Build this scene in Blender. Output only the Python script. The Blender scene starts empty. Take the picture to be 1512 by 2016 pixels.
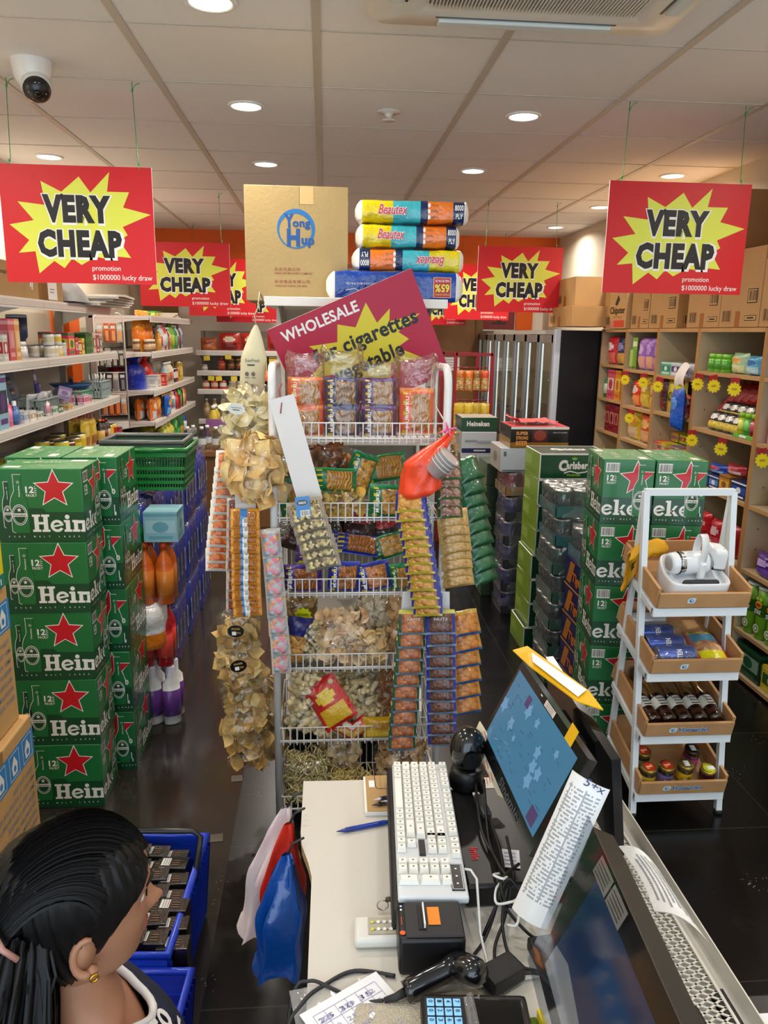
import bpy, bmesh, math, random
from mathutils import Vector, Matrix, Euler, noise
C = bpy.context.scene.collection
R = random.Random(11)
PI = math.pi
ORD = ['first', 'second', 'third', 'fourth', 'fifth', 'sixth', 'seventh', 'eighth', 'ninth', 'tenth', 'eleventh', 'twelfth', 'thirteenth', 'fourteenth', 'fifteenth',
	   'sixteenth', 'seventeenth', 'eighteenth', 'nineteenth', 'twentieth', 'twenty-first', 'twenty-second', 'twenty-third', 'twenty-fourth', 'twenty-fifth', 'twenty-sixth', 'twenty-seventh', 'twenty-eighth', 'twenty-ninth', 'thirtieth']
# ------ materials
def lin(h):
	h = h.lstrip('#'); h = h if len(h) == 6 else ''.join(c + c for c in h)
	return tuple(((c / 12.92) if c <= .04045 else ((c + .055) / 1.055) ** 2.4) for c in (int(h[i:i + 2], 16) / 255 for i in (0, 2, 4))) + (1,)
_M = {}
def M(hexc, rough=.5, metal=0, coat=0, bump=0, bscale=60, spec=.5, var=0, vscale=8, trans=0, ior=1.45, emit=0):
	key = (hexc, rough, metal, coat, bump, bscale, spec, var, vscale, trans, ior, emit)
	if key in _M: return _M[key]
	m = bpy.data.materials.new('mat_' + hexc.strip('#') + '_%d' % len(_M)); m.use_nodes = True
	nt = m.node_tree; b = nt.nodes['Principled BSDF']
	b.inputs['Base Color'].default_value = lin(hexc); b.inputs['Roughness'].default_value = rough
	b.inputs['Metallic'].default_value = metal; b.inputs['Coat Weight'].default_value = coat
	b.inputs['Coat Roughness'].default_value = .12
	b.inputs['Specular IOR Level'].default_value = spec; b.inputs['Transmission Weight'].default_value = trans; b.inputs['IOR'].default_value = ior
	if emit:
		b.inputs['Emission Color'].default_value = lin(hexc); b.inputs['Emission Strength'].default_value = emit
	if bump or var:
		tc = nt.nodes.new('ShaderNodeTexCoord')
	if bump:
		n = nt.nodes.new('ShaderNodeTexNoise'); n.inputs['Scale'].default_value = bscale; n.inputs['Detail'].default_value = 3
		bp = nt.nodes.new('ShaderNodeBump'); bp.inputs['Strength'].default_value = bump; bp.inputs['Distance'].default_value = .01
		nt.links.new(tc.outputs['Object'], n.inputs['Vector']); nt.links.new(n.outputs['Fac'], bp.inputs['Height']); nt.links.new(bp.outputs['Normal'], b.inputs['Normal'])
		if coat: nt.links.new(bp.outputs['Normal'], b.inputs['Coat Normal'])
	if var:
		n2 = nt.nodes.new('ShaderNodeTexNoise'); n2.inputs['Scale'].default_value = vscale; n2.inputs['Detail'].default_value = 4
		hs = nt.nodes.new('ShaderNodeHueSaturation'); mr = nt.nodes.new('ShaderNodeMapRange')
		mr.inputs['To Min'].default_value = 1 - var; mr.inputs['To Max'].default_value = 1 + var
		mr.inputs['From Min'].default_value = .3; mr.inputs['From Max'].default_value = .7
		hs.inputs['Color'].default_value = lin(hexc)
		nt.links.new(tc.outputs['Object'], n2.inputs['Vector']); nt.links.new(n2.outputs['Fac'], mr.inputs['Value']); nt.links.new(mr.outputs['Result'], hs.inputs['Value'])
		nt.links.new(hs.outputs['Color'], b.inputs['Base Color'])
	_M[key] = m
	return m
def P(hexc): return M(hexc, .35, coat=.3)              # printed pack
def plast(hexc): return M(hexc, .3, coat=.2)
def foil(hexc): return M(hexc, .28, coat=.6, bump=.5, bscale=45)   # printed plastic film bag
def paint(hexc): return M(hexc, .45)
def glass(hexc, rough=.05, fac=.85):
	key = ('glass', hexc, rough, fac)
	if key in _M: return _M[key]
	m = bpy.data.materials.new('clear_%d' % len(_M)); m.use_nodes = True; nt = m.node_tree
	nt.nodes.remove(nt.nodes['Principled BSDF']); out = nt.nodes['Material Output']
	tr = nt.nodes.new('ShaderNodeBsdfTransparent'); tr.inputs['Color'].default_value = lin(hexc)
	gl = nt.nodes.new('ShaderNodeBsdfGlossy'); gl.inputs['Roughness'].default_value = rough
	mx = nt.nodes.new('ShaderNodeMixShader'); fr = nt.nodes.new('ShaderNodeLayerWeight'); fr.inputs['Blend'].default_value = .5; pw = nt.nodes.new('ShaderNodeMath'); pw.operation = 'POWER'; pw.inputs[1].default_value = 3.5; nt.links.new(fr.outputs['Facing'], pw.inputs[0])
	ma = nt.nodes.new('ShaderNodeMath'); ma.operation = 'MULTIPLY_ADD'; ma.inputs[1].default_value = fac; ma.inputs[2].default_value = .04
	nt.links.new(pw.outputs[0], ma.inputs[0]); nt.links.new(ma.outputs[0], mx.inputs[0]); nt.links.new(tr.outputs[0], mx.inputs[1]); nt.links.new(gl.outputs[0], mx.inputs[2])
	nt.links.new(mx.outputs[0], out.inputs['Surface']); _M[key] = m
	return m
def film(hexc='#ffffff', haze=.02, bscale=26, strength=.8):
	"""clear crinkled plastic: see-through, with a little haze and sharp glints"""
	key = ('film', hexc, haze, bscale, strength)
	if key in _M: return _M[key]
	m = bpy.data.materials.new('film_%d' % len(_M)); m.use_nodes = True; nt = m.node_tree
	nt.nodes.remove(nt.nodes['Principled BSDF']); out = nt.nodes['Material Output']
	tr = nt.nodes.new('ShaderNodeBsdfTransparent'); tr.inputs['Color'].default_value = lin(hexc)
	gl = nt.nodes.new('ShaderNodeBsdfGlossy'); gl.inputs['Roughness'].default_value = .1
	df = nt.nodes.new('ShaderNodeBsdfDiffuse'); df.inputs['Color'].default_value = (.85, .85, .85, 1)
	tc = nt.nodes.new('ShaderNodeTexCoord'); n = nt.nodes.new('ShaderNodeTexVoronoi'); n.feature = 'DISTANCE_TO_EDGE'; n.inputs['Scale'].default_value = bscale
	nz = nt.nodes.new('ShaderNodeTexNoise'); nz.inputs['Scale'].default_value = bscale * .6; nz.inputs['Detail'].default_value = 2
	ad = nt.nodes.new('ShaderNodeMath'); ad.operation = 'MULTIPLY_ADD'; ad.inputs[1].default_value = .7
	bp = nt.nodes.new('ShaderNodeBump'); bp.inputs['Strength'].default_value = strength; bp.inputs['Distance'].default_value = .012
	nt.links.new(tc.outputs['Object'], n.inputs['Vector']); nt.links.new(tc.outputs['Object'], nz.inputs['Vector'])
	nt.links.new(n.outputs['Distance'], ad.inputs[0]); nt.links.new(nz.outputs['Fac'], ad.inputs[2]); nt.links.new(ad.outputs[0], bp.inputs['Height'])
	fr = nt.nodes.new('ShaderNodeLayerWeight'); fr.inputs['Blend'].default_value = .5; pw = nt.nodes.new('ShaderNodeMath'); pw.operation = 'POWER'; pw.inputs[1].default_value = 3.5; nt.links.new(fr.outputs['Facing'], pw.inputs[0])
	for s in (gl, fr): nt.links.new(bp.outputs['Normal'], s.inputs['Normal'])
	m1 = nt.nodes.new('ShaderNodeMixShader'); m1.inputs[0].default_value = haze
	m2 = nt.nodes.new('ShaderNodeMixShader'); ma = nt.nodes.new('ShaderNodeMath'); ma.operation = 'MULTIPLY_ADD'; ma.inputs[1].default_value = .7; ma.inputs[2].default_value = .075
	nt.links.new(pw.outputs[0], ma.inputs[0]); nt.links.new(ma.outputs[0], m2.inputs[0])
	nt.links.new(tr.outputs[0], m1.inputs[1]); nt.links.new(df.outputs[0], m1.inputs[2]); nt.links.new(m1.outputs[0], m2.inputs[1]); nt.links.new(gl.outputs[0], m2.inputs[2])
	nt.links.new(m2.outputs[0], out.inputs['Surface']); _M[key] = m
	return m
def speckle(c1, c2, c3, scale=55, kind='nuts', coat=.7):
	"""food seen through tight clear film: cells of two or three colours, lumpy, glossy"""
	key = ('speckle', c1, c2, c3, scale, kind, coat)
	if key in _M: return _M[key]
	m = bpy.data.materials.new('food_%d' % len(_M)); m.use_nodes = True; nt = m.node_tree; b = nt.nodes['Principled BSDF']
	b.inputs['Roughness'].default_value = .5; b.inputs['Coat Weight'].default_value = coat; b.inputs['Coat Roughness'].default_value = .1
	tc = nt.nodes.new('ShaderNodeTexCoord')
	if kind == 'noodle':
		t = nt.nodes.new('ShaderNodeTexWave'); t.inputs['Scale'].default_value = scale; t.inputs['Distortion'].default_value = 14; t.inputs['Detail'].default_value = 1.5; t.inputs['Detail Scale'].default_value = .8
		hgt = t.outputs['Fac']; sel = t.outputs['Fac']
	else:
		t = nt.nodes.new('ShaderNodeTexVoronoi'); t.inputs['Scale'].default_value = scale
		hgt = t.outputs['Distance']
		sp = nt.nodes.new('ShaderNodeSeparateColor'); nt.links.new(t.outputs['Color'], sp.inputs[0]); sel = sp.outputs[0]
	nt.links.new(tc.outputs['Object'], t.inputs['Vector'])
	cr = nt.nodes.new('ShaderNodeValToRGB'); cr.color_ramp.elements[0].color = lin(c1); cr.color_ramp.elements[1].color = lin(c3)
	e = cr.color_ramp.elements.new(.5); e.color = lin(c2)
	nt.links.new(sel, cr.inputs[0]); nt.links.new(cr.outputs[0], b.inputs['Base Color'])
	bp = nt.nodes.new('ShaderNodeBump'); bp.inputs['Strength'].default_value = .9; bp.inputs['Distance'].default_value = .006
	if kind != 'noodle': bp.invert = True
	nt.links.new(hgt, bp.inputs['Height']); nt.links.new(bp.outputs['Normal'], b.inputs['Normal'])
	n = nt.nodes.new('ShaderNodeTexNoise'); n.inputs['Scale'].default_value = 40
	b2 = nt.nodes.new('ShaderNodeBump'); b2.inputs['Strength'].default_value = .5; b2.inputs['Distance'].default_value = .01
	nt.links.new(tc.outputs['Object'], n.inputs['Vector']); nt.links.new(n.outputs['Fac'], b2.inputs['Height']); nt.links.new(b2.outputs['Normal'], b.inputs['Coat Normal'])
	_M[key] = m
	return m
# ------ text outlines
_T = {}
def glyphs(s, bold=0, shear=0, res=3):
	key = (s, bold, shear, res)
	if key not in _T:
		cu = bpy.data.curves.new('t', 'FONT'); cu.body = s; cu.size = 1; cu.offset = bold; cu.space_character = 1 + bold * 1.7; cu.resolution_u = res; cu.shear = shear; cu.fill_mode = 'FRONT'
		ob = bpy.data.objects.new('t', cu); me = bpy.data.meshes.new_from_object(ob)
		vs = [v.co.copy() for v in me.vertices]; fs = [tuple(p.vertices) for p in me.polygons]
		bpy.data.objects.remove(ob); bpy.data.meshes.remove(me); bpy.data.curves.remove(cu)
		xs = [v.x for v in vs] or [0, 1]; ys = [v.y for v in vs] or [0, 1]
		_T[key] = (vs, fs, min(xs), max(xs), min(ys), max(ys))
	return _T[key]
# ------ mesh builder
class G:
	def __init__(s): s.bm = bmesh.new(); s.m = []; s.sm = set(); s.X = Matrix()
	def mi(s, mat):
		if mat not in s.m: s.m.append(mat)
		return s.m.index(mat)
	def v(s, p): return s.bm.verts.new(s.X @ Vector(p))
	def face(s, vs, mat, smooth=False):
		try: f = s.bm.faces.new(vs)
		except ValueError: return None
		f.material_index = s.mi(mat); f.smooth = smooth
		return f
	def poly(s, pts, mat, smooth=False): return s.face([s.v(p) for p in pts], mat, smooth)
	def box(s, x0, y0, z0, x1, y1, z1, mat, top=None, front=None, side=None, bevel=0):
		v = [s.v(p) for p in ((x0, y0, z0), (x1, y0, z0), (x1, y1, z0), (x0, y1, z0), (x0, y0, z1), (x1, y0, z1), (x1, y1, z1), (x0, y1, z1))]
		fs = [s.face([v[i] for i in q], mm) for q, mm in (((3, 2, 1, 0), mat), ((4, 5, 6, 7), top or mat), ((0, 1, 5, 4), front or mat), ((2, 3, 7, 6), front or mat), ((1, 2, 6, 5), side or mat), ((3, 0, 4, 7), side or mat))]
		if bevel:
			es = {e for f in fs for e in f.edges}
			r = bmesh.ops.bevel(s.bm, geom=list(es), offset=bevel, segments=2, profile=.6, affect='EDGES')
			for f in r['faces']: f.smooth = True
		return s
	def lathe(s, prof, mats, seg=16, o=(0, 0, 0), axis=None, smooth=True, cap0=True, cap1=True, sx=1, sy=1):
		"""prof [(r,z)...]; mats one material or one per band"""
		A = Matrix.Translation(o) @ (axis.to_4x4() if axis else Matrix())
		rings = []
		for r, z in prof:
			rings.append([s.v(A @ Vector((r * sx * math.cos(2 * PI * k / seg), r * sy * math.sin(2 * PI * k / seg), z))) for k in range(seg)])
		for i in range(len(prof) - 1):
			mm = mats[i] if isinstance(mats, (list, tuple)) else mats
			for k in range(seg):
				s.face([rings[i][k], rings[i][(k + 1) % seg], rings[i + 1][(k + 1) % seg], rings[i + 1][k]], mm, smooth)
		m0 = mats[0] if isinstance(mats, (list, tuple)) else mats; m1 = mats[-1] if isinstance(mats, (list, tuple)) else mats
		if cap0 and prof[0][0] > 1e-5: s.face(rings[0][::-1], m0)
		if cap1 and prof[-1][0] > 1e-5: s.face(rings[-1], m1)
		return s
	def tube(s, pts, r, mat, seg=6, closed=False, rz=None):
		P_ = [Vector(p) for p in pts]; n = len(P_); rings = []; up = None
		for i, p in enumerate(P_):
			a = P_[(i - 1) % n] if (closed or i > 0) else p; b = P_[(i + 1) % n] if (closed or i < n - 1) else p
			t = (b - a).normalized() if (b - a).length > 1e-9 else Vector((0, 0, 1))
			if up is None: up = Vector((0, 0, 1)) if abs(t.z) < .9 else Vector((1, 0, 0))
			sd = t.cross(up)
			if sd.length < 1e-6: sd = t.cross(Vector((1, .3, 0)))
			sd.normalize(); up = sd.cross(t).normalized()
			rr = r[i] if isinstance(r, (list, tuple)) else r
			rings.append([s.v(p + (sd * math.cos(2 * PI * k / seg) + up * math.sin(2 * PI * k / seg)) * rr) for k in range(seg)])
		for i in range(n if closed else n - 1):
			for k in range(seg):
				s.face([rings[i][k], rings[i][(k + 1) % seg], rings[(i + 1) % n][(k + 1) % seg], rings[(i + 1) % n][k]], mat, seg > 4)
		if not closed: s.face(rings[0][::-1], mat); s.face(rings[-1], mat)
		return s
	def bar(s, a, b, w, h, mat):
		"""square bar between two points"""
		a, b = Vector(a), Vector(b); t = (b - a).normalized(); u = Vector((0, 0, 1)) if abs(t.z) < .9 else Vector((1, 0, 0))
		x = t.cross(u).normalized(); y = x.cross(t)
		q = [s.v(p + x * w / 2 * i + y * h / 2 * j) for p in (a, b) for i, j in ((-1, -1), (1, -1), (1, 1), (-1, 1))]
		for f in ((3, 2, 1, 0), (4, 5, 6, 7), (0, 1, 5, 4), (1, 2, 6, 5), (2, 3, 7, 6), (3, 0, 4, 7)): s.face([q[i] for i in f], mat)
		return s
	def grid(s, fn, nu, nv, mat, smooth=True, wrap=False):
		"""fn(u,v)->point; mat a material or function (u,v)->material"""
		V = [[s.v(fn(i / nu, j / nv)) for j in range(nv + 1)] for i in range(nu if wrap else nu + 1)]
		n = nu
		for i in range(n):
			for j in range(nv):
				mm = mat((i + .5) / nu, (j + .5) / nv) if callable(mat) else mat
				s.face([V[i][j], V[(i + 1) % len(V)][j], V[(i + 1) % len(V)][j + 1], V[i][j + 1]], mm, smooth)
		return s
	def text(s, st, X, h, mat, bold=0, shear=0, w=None, align='l', res=3):
		"""flat lettering in plane of matrix X (x right, y up); h cap height"""
		vs, fs, x0, x1, y0, y1 = glyphs(st, bold, shear, res)
		k = h / .72; kx = k if w is None else w / max(1e-6, x1 - x0)
		off = {'l': x0, 'c': (x0 + x1) / 2, 'r': x1}[align]
		nv = [s.v(X @ Vector(((v.x - off) * kx, v.y * k, 0))) for v in vs]
		for f in fs: s.face([nv[i] for i in f], mat)
		return s
	def build(s, name, parent=None, loc=None, rot=None, smooth_angle=None):
		me = bpy.data.meshes.new(name); bmesh.ops.recalc_face_normals(s.bm, faces=s.bm.faces[:]) if False else None
		s.bm.to_mesh(me); s.bm.free()
		for m in s.m: me.materials.append(m)
		o = bpy.data.objects.new(name, me); C.objects.link(o)
		if parent: o.parent = parent
		if loc is not None: o.location = loc
		if rot is not None: o.rotation_euler = rot
		return o
def plane(o, xdir, ydir, off=0):
	"""matrix of a plane: origin, x direction, y direction; shifted off along the normal"""
	x = Vector(xdir).normalized(); y = Vector(ydir).normalized(); n = x.cross(y); y = n.cross(x)
	m = Matrix((x, y, n)).transposed().to_4x4(); m.translation = Vector(o) + n * off
	return m
def FR(x, z, y, off=.0008): return plane((x, y, z), (1, 0, 0), (0, 0, 1), off)     # face towards -Y
LABELS = {}
def tag(o, label, cat, group=None, kind=None):
	if label is not None:
		o['label'] = label; LABELS.setdefault(label, []).append(group); o['category'] = cat
	if group: o['group'] = group
	if kind: o['kind'] = kind
	return o
def thing(name, label, cat, loc=(0, 0, 0), rot=0, group=None):
	o = bpy.data.objects.new(name, None); C.objects.link(o); o.empty_display_size = .05
	o.location = loc; o.rotation_euler = rot if isinstance(rot, (tuple, list, Euler)) else (0, 0, rot)
	return tag(o, label, cat, group)
def struct(g, name):
	o = g.build(name); o['kind'] = 'structure'
	return o
def dup(root, label=None, loc=None, rot=None, group=None, scale=None):
	r = root.copy(); C.objects.link(r)
	if label: tag(r, label, r.get('category'), group or r.get('group'))
	if loc is not None: r.location = loc
	if rot is not None: r.rotation_euler = rot if isinstance(rot, (tuple, list, Euler)) else (0, 0, rot)
	if scale is not None: r.scale = (scale,) * 3 if not isinstance(scale, (tuple, list)) else scale
	for ch in list(root.children):
		c = ch.copy(); C.objects.link(c); c.parent = r
		for g in list(ch.children):
			d = g.copy(); C.objects.link(d); d.parent = c
	return r
def mono(g, name, label, cat, loc=(0, 0, 0), rot=0, group=None):
	"""a thing that is one mesh"""
	o = g.build(name, None, loc, rot if isinstance(rot, (tuple, list)) else (0, 0, rot))
	return tag(o, label, cat, group)
def rotz(a): return Matrix.Rotation(a, 4, 'Z')
# ------ camera
sc = bpy.context.scene
def cam():
	f, pit, yaw, rol = 1514, math.radians(13.0845), math.radians(4.58), math.radians(.8455)
	fwd = Vector((math.sin(yaw) * math.cos(pit), math.cos(yaw) * math.cos(pit), -math.sin(pit)))
	rt = Vector((math.cos(yaw), -math.sin(yaw), 0)); up = rt.cross(fwd)
	r2 = rt * math.cos(rol) + up * math.sin(rol); u2 = up * math.cos(rol) - rt * math.sin(rol)
	cd = bpy.data.cameras.new('camera'); co = bpy.data.objects.new('camera', cd); C.objects.link(co)
	m = Matrix((r2, u2, -fwd)).transposed().to_4x4(); m.translation = (0, 0, 1.6); co.matrix_world = m
	cd.sensor_fit = 'VERTICAL'; cd.sensor_height = 24; cd.lens = 24 * f / 2016; cd.clip_start = .02
	sc.camera = co
cam()
sc.view_settings.view_transform = 'Standard'; sc.view_settings.look = 'None'; sc.view_settings.gamma = 1; sc.view_settings.use_curve_mapping = False
sc.view_settings.exposure = .17
sc.cycles.max_bounces = 6; sc.cycles.diffuse_bounces = 3; sc.cycles.glossy_bounces = 3; sc.cycles.transparent_max_bounces = 16; sc.cycles.transmission_bounces = 4
sc.cycles.caustics_reflective = False; sc.cycles.caustics_refractive = False; sc.cycles.sample_clamp_indirect = 4; sc.cycles.blur_glossy = .6
sc.cycles.use_denoising = True
# ------ daylight outside the open shop front behind the viewer
w = bpy.data.worlds.new('daylight'); sc.world = w; w.use_nodes = True
bg = w.node_tree.nodes['Background']; bg.inputs['Color'].default_value = (.72, .86, 1, 1); bg.inputs['Strength'].default_value = 2.8
# ------ shell
XL, XR, YB, ZC, YF = -1.85, 2.36, 8.4, 2.55, -1.6
def floor_mat(base, rough, speck, spec=.3):
	m = bpy.data.materials.new('floor_tile'); m.use_nodes = True; nt = m.node_tree; b = nt.nodes['Principled BSDF']
	b.inputs['Specular IOR Level'].default_value = spec
	tc = nt.nodes.new('ShaderNodeTexCoord')
	br = nt.nodes.new('ShaderNodeTexBrick'); br.offset = 0; br.inputs['Scale'].default_value = 1; br.inputs['Mortar Size'].default_value = .0022
	br.inputs['Brick Width'].default_value = .61; br.inputs['Row Height'].default_value = .61; br.inputs['Mortar Smooth'].default_value = .2
	br.inputs['Color1'].default_value = lin(base); br.inputs['Color2'].default_value = lin(base); br.inputs['Mortar'].default_value = lin('#2c2a27')
	mp = nt.nodes.new('ShaderNodeMapping'); mp.inputs['Location'].default_value = (.305, .265, 0)
	nt.links.new(tc.outputs['Object'], mp.inputs['Vector']); nt.links.new(mp.outputs[0], br.inputs['Vector'])
	n = nt.nodes.new('ShaderNodeTexNoise'); n.inputs['Scale'].default_value = 3.2; n.inputs['Detail'].default_value = 6
	mr = nt.nodes.new('ShaderNodeMapRange'); mr.inputs['To Min'].default_value = rough * .8; mr.inputs['To Max'].default_value = rough * 1.35
	nt.links.new(tc.outputs['Object'], n.inputs['Vector']); nt.links.new(n.outputs['Fac'], mr.inputs['Value']); nt.links.new(mr.outputs[0], b.inputs['Roughness'])
	# dust specks and scuffs trodden into the tiles
	v = nt.nodes.new('ShaderNodeTexNoise'); v.inputs['Scale'].default_value = 95; v.inputs['Detail'].default_value = 2
	v2 = nt.nodes.new('ShaderNodeTexNoise'); v2.inputs['Scale'].default_value = 5; v2.inputs['Detail'].default_value = 3
	mu = nt.nodes.new('ShaderNodeMath'); mu.operation = 'MULTIPLY'
	nt.links.new(tc.outputs['Object'], v.inputs['Vector']); nt.links.new(tc.outputs['Object'], v2.inputs['Vector'])
	nt.links.new(v.outputs['Fac'], mu.inputs[0]); nt.links.new(v2.outputs['Fac'], mu.inputs[1])
	cr = nt.nodes.new('ShaderNodeValToRGB'); cr.color_ramp.elements[0].position = .435; cr.color_ramp.elements[1].position = .47
	cr.color_ramp.elements[1].color = (speck, speck, speck, 1)
	nt.links.new(mu.outputs[0], cr.inputs[0])
	mx = nt.nodes.new('ShaderNodeMixRGB'); mx.inputs['Color2'].default_value = lin('#a8a49c')
	nt.links.new(cr.outputs[0], mx.inputs['Fac']); nt.links.new(br.outputs['Color'], mx.inputs['Color1']); nt.links.new(mx.outputs[0], b.inputs['Base Color'])
	return m
def build_shell():
	g = G(); g.box(-.3, YF, -.05, XR, YB, 0, floor_mat('#0a0a0b', .24, .45)); struct(g, 'floor')
	g = G(); g.box(XL, YF, -.05, -.3, YB, 0, floor_mat('#2b2722', .12, .35, .5)); struct(g, 'floor_brown_tiles')
	# ceiling: white mineral tiles in a dropped grid
	m = bpy.data.materials.new('ceiling_tile'); m.use_nodes = True; nt = m.node_tree; b = nt.nodes['Principled BSDF']; b.inputs['Roughness'].default_value = .75
	tc = nt.nodes.new('ShaderNodeTexCoord'); n = nt.nodes.new('ShaderNodeTexNoise'); n.inputs['Scale'].default_value = 160; n.inputs['Detail'].default_value = 2
	bp = nt.nodes.new('ShaderNodeBump'); bp.inputs['Strength'].default_value = .12; bp.inputs['Distance'].default_value = .004
	b.inputs['Base Color'].default_value = lin('#ebe6e3')
	nt.links.new(tc.outputs['Object'], n.inputs['Vector']); nt.links.new(n.outputs['Fac'], bp.inputs['Height']); nt.links.new(bp.outputs['Normal'], b.inputs['Normal'])
	g = G(); g.box(XL - .2, YF, ZC, XR + .2, YB, ZC + .06, m); struct(g, 'ceiling')
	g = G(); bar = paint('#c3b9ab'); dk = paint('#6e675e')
	x = -.02 - .62 * 4
	while x < XR:
		if x > XL: g.box(x - .014, YF, ZC - .004, x + .014, YB, ZC - .0002, bar)
		x += .62
	y = 2.78 - .592 * 8
	while y < YB:
		if y > YF:
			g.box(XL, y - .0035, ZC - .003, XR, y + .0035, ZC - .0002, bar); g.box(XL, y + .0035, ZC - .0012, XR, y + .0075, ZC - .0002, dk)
		y += .592
	struct(g, 'trim_ceiling_grid')
	wall = M('#d8cdb6', .7, bump=.05, bscale=30)
	g = G(); g.box(XL - .1, YF, 0, XL, YB, ZC, wall); struct(g, 'wall_left')
	g = G(); g.box(XR, YF, 0, XR + .1, YB, ZC, wall); struct(g, 'wall_right')
	g = G(); g.box(XL - .1, YB, 0, XR + .1, YB + .1, ZC, M('#f2ead8', .7, bump=.05, bscale=30)); struct(g, 'wall_back')
	og = M('#e8660f', .55)
	g = G(); g.box(XL, 7.95, 2.26, XR, YB, ZC, og); struct(g, 'wall_bulkhead_orange')
	g = G(); g.box(XL, 5.55, 0, XL + .12, 5.78, ZC, og); g.box(XL, 5.78, 0, XL + .1, 5.86, ZC, paint('#ddd3c0')); struct(g, 'trim_pillar_orange')
	# wood board doors on the back wall, orange strip beside them
	wd = M('#8a6238', .5, var=.18, vscale=3)
	g = G(); g.box(.7, YB - .05, 0, 1.62, YB, 1.9, wd); g.box(.62, YB - .06, 0, .7, YB, 1.95, paint('#7a5630')); g.box(1.62, YB - .06, 0, 1.7, YB, 1.95, paint('#7a5630')); g.box(.62, YB - .06, 1.9, 1.7, YB, 1.98, paint('#7a5630')); struct(g, 'door_1')
	g = G(); g.box(2.06, YB - .03, 0, 2.24, YB, 2.26, og); struct(g, 'trim_strip_orange')
	g = G(); g.box(-1.84, YB - .04, 1.5, -1.5, YB, 2.1, M('#8d6a3e', .6, var=.1)); struct(g, 'trim_board_brown')
build_shell()
# ------ ceiling lights
LIGHTS = [(-.33, 2.59), (-.33, 3.67), (.89, 3.67), (-1.55, 4.84), (-.33, 4.85), (.89, 4.86), (2.1, 4.82), (.89, 6.05), (2.08, 6.02), (2.08, 7.16), (-1.55, 6.05), (-.33, 6.05), (-.33, 7.2), (.89, 7.2),
		  (-.33, 1.4), (-1.55, 1.4), (.89, .9), (2.1, 1.4), (-1.55, .2), (-.33, .2), (2.1, .2), (2.1, 2.5), (-1.55, 2.5)]
LN = ['above the counter, at the top edge beside the cassette vent', 'over the cardboard box with the blue ring', 'over the tilted wholesale sign', 'above the left wall shelves and first sign', 'second row, behind the blue ring box', 'second row, over the tissue packs', 'second row, over the right sign',
	  'third row, over the tissue packs', 'third row, just left of the right sign', 'last row, over the small right sign', 'third row, over the left shelves', 'third row, behind the blue ring box', 'last row, behind the blue ring box', 'last row, behind the tissue packs',
	  'over the cash counter', 'over the seated woman', 'over the screens', 'over the white tray stand', 'by the shop front on the left', 'by the shop front in the middle', 'by the shop front on the right', 'over the front of the wooden shelves', 'over the stacked green cartons']
def downlights():
	wht = paint('#efece6'); em = bpy.data.materials.new('lamp_diffuser'); em.use_nodes = True
	b = em.node_tree.nodes['Principled BSDF']; b.inputs['Emission Color'].default_value = (1, .93, .82, 1); b.inputs['Emission Strength'].default_value = 9; b.inputs['Base Color'].default_value = (.9, .9, .9, 1)
	root = thing('downlight', 'round recessed downlight ' + LN[0], 'ceiling light', (LIGHTS[0][0], LIGHTS[0][1], ZC), 0, 'recessed ceiling downlights')
	g = G(); g.lathe([(.062, -.004), (.066, -.008), (.078, -.006), (.08, 0)], wht, 28, cap0=False); g.build('trim_ring', root)
	g = G(); g.lathe([(.0001, -.0045), (.063, -.0045)], em, 28, cap1=False); g.build('diffuser', root)
	for i, (x, y) in enumerate(LIGHTS):
		if i: dup(root, 'round recessed downlight ' + LN[i], (x, y, ZC))
		ld = bpy.data.lights.new('downlight_beam', 'AREA'); ld.shape = 'DISK'; ld.size = .12; ld.energy = 9.5 if y > 2.2 else 3.5; ld.color = (1, .91, .81); ld.spread = math.radians(160)
		lo = bpy.data.objects.new('downlight_beam', ld); C.objects.link(lo); lo.location = (x, y, ZC - .012)
downlights()
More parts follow.
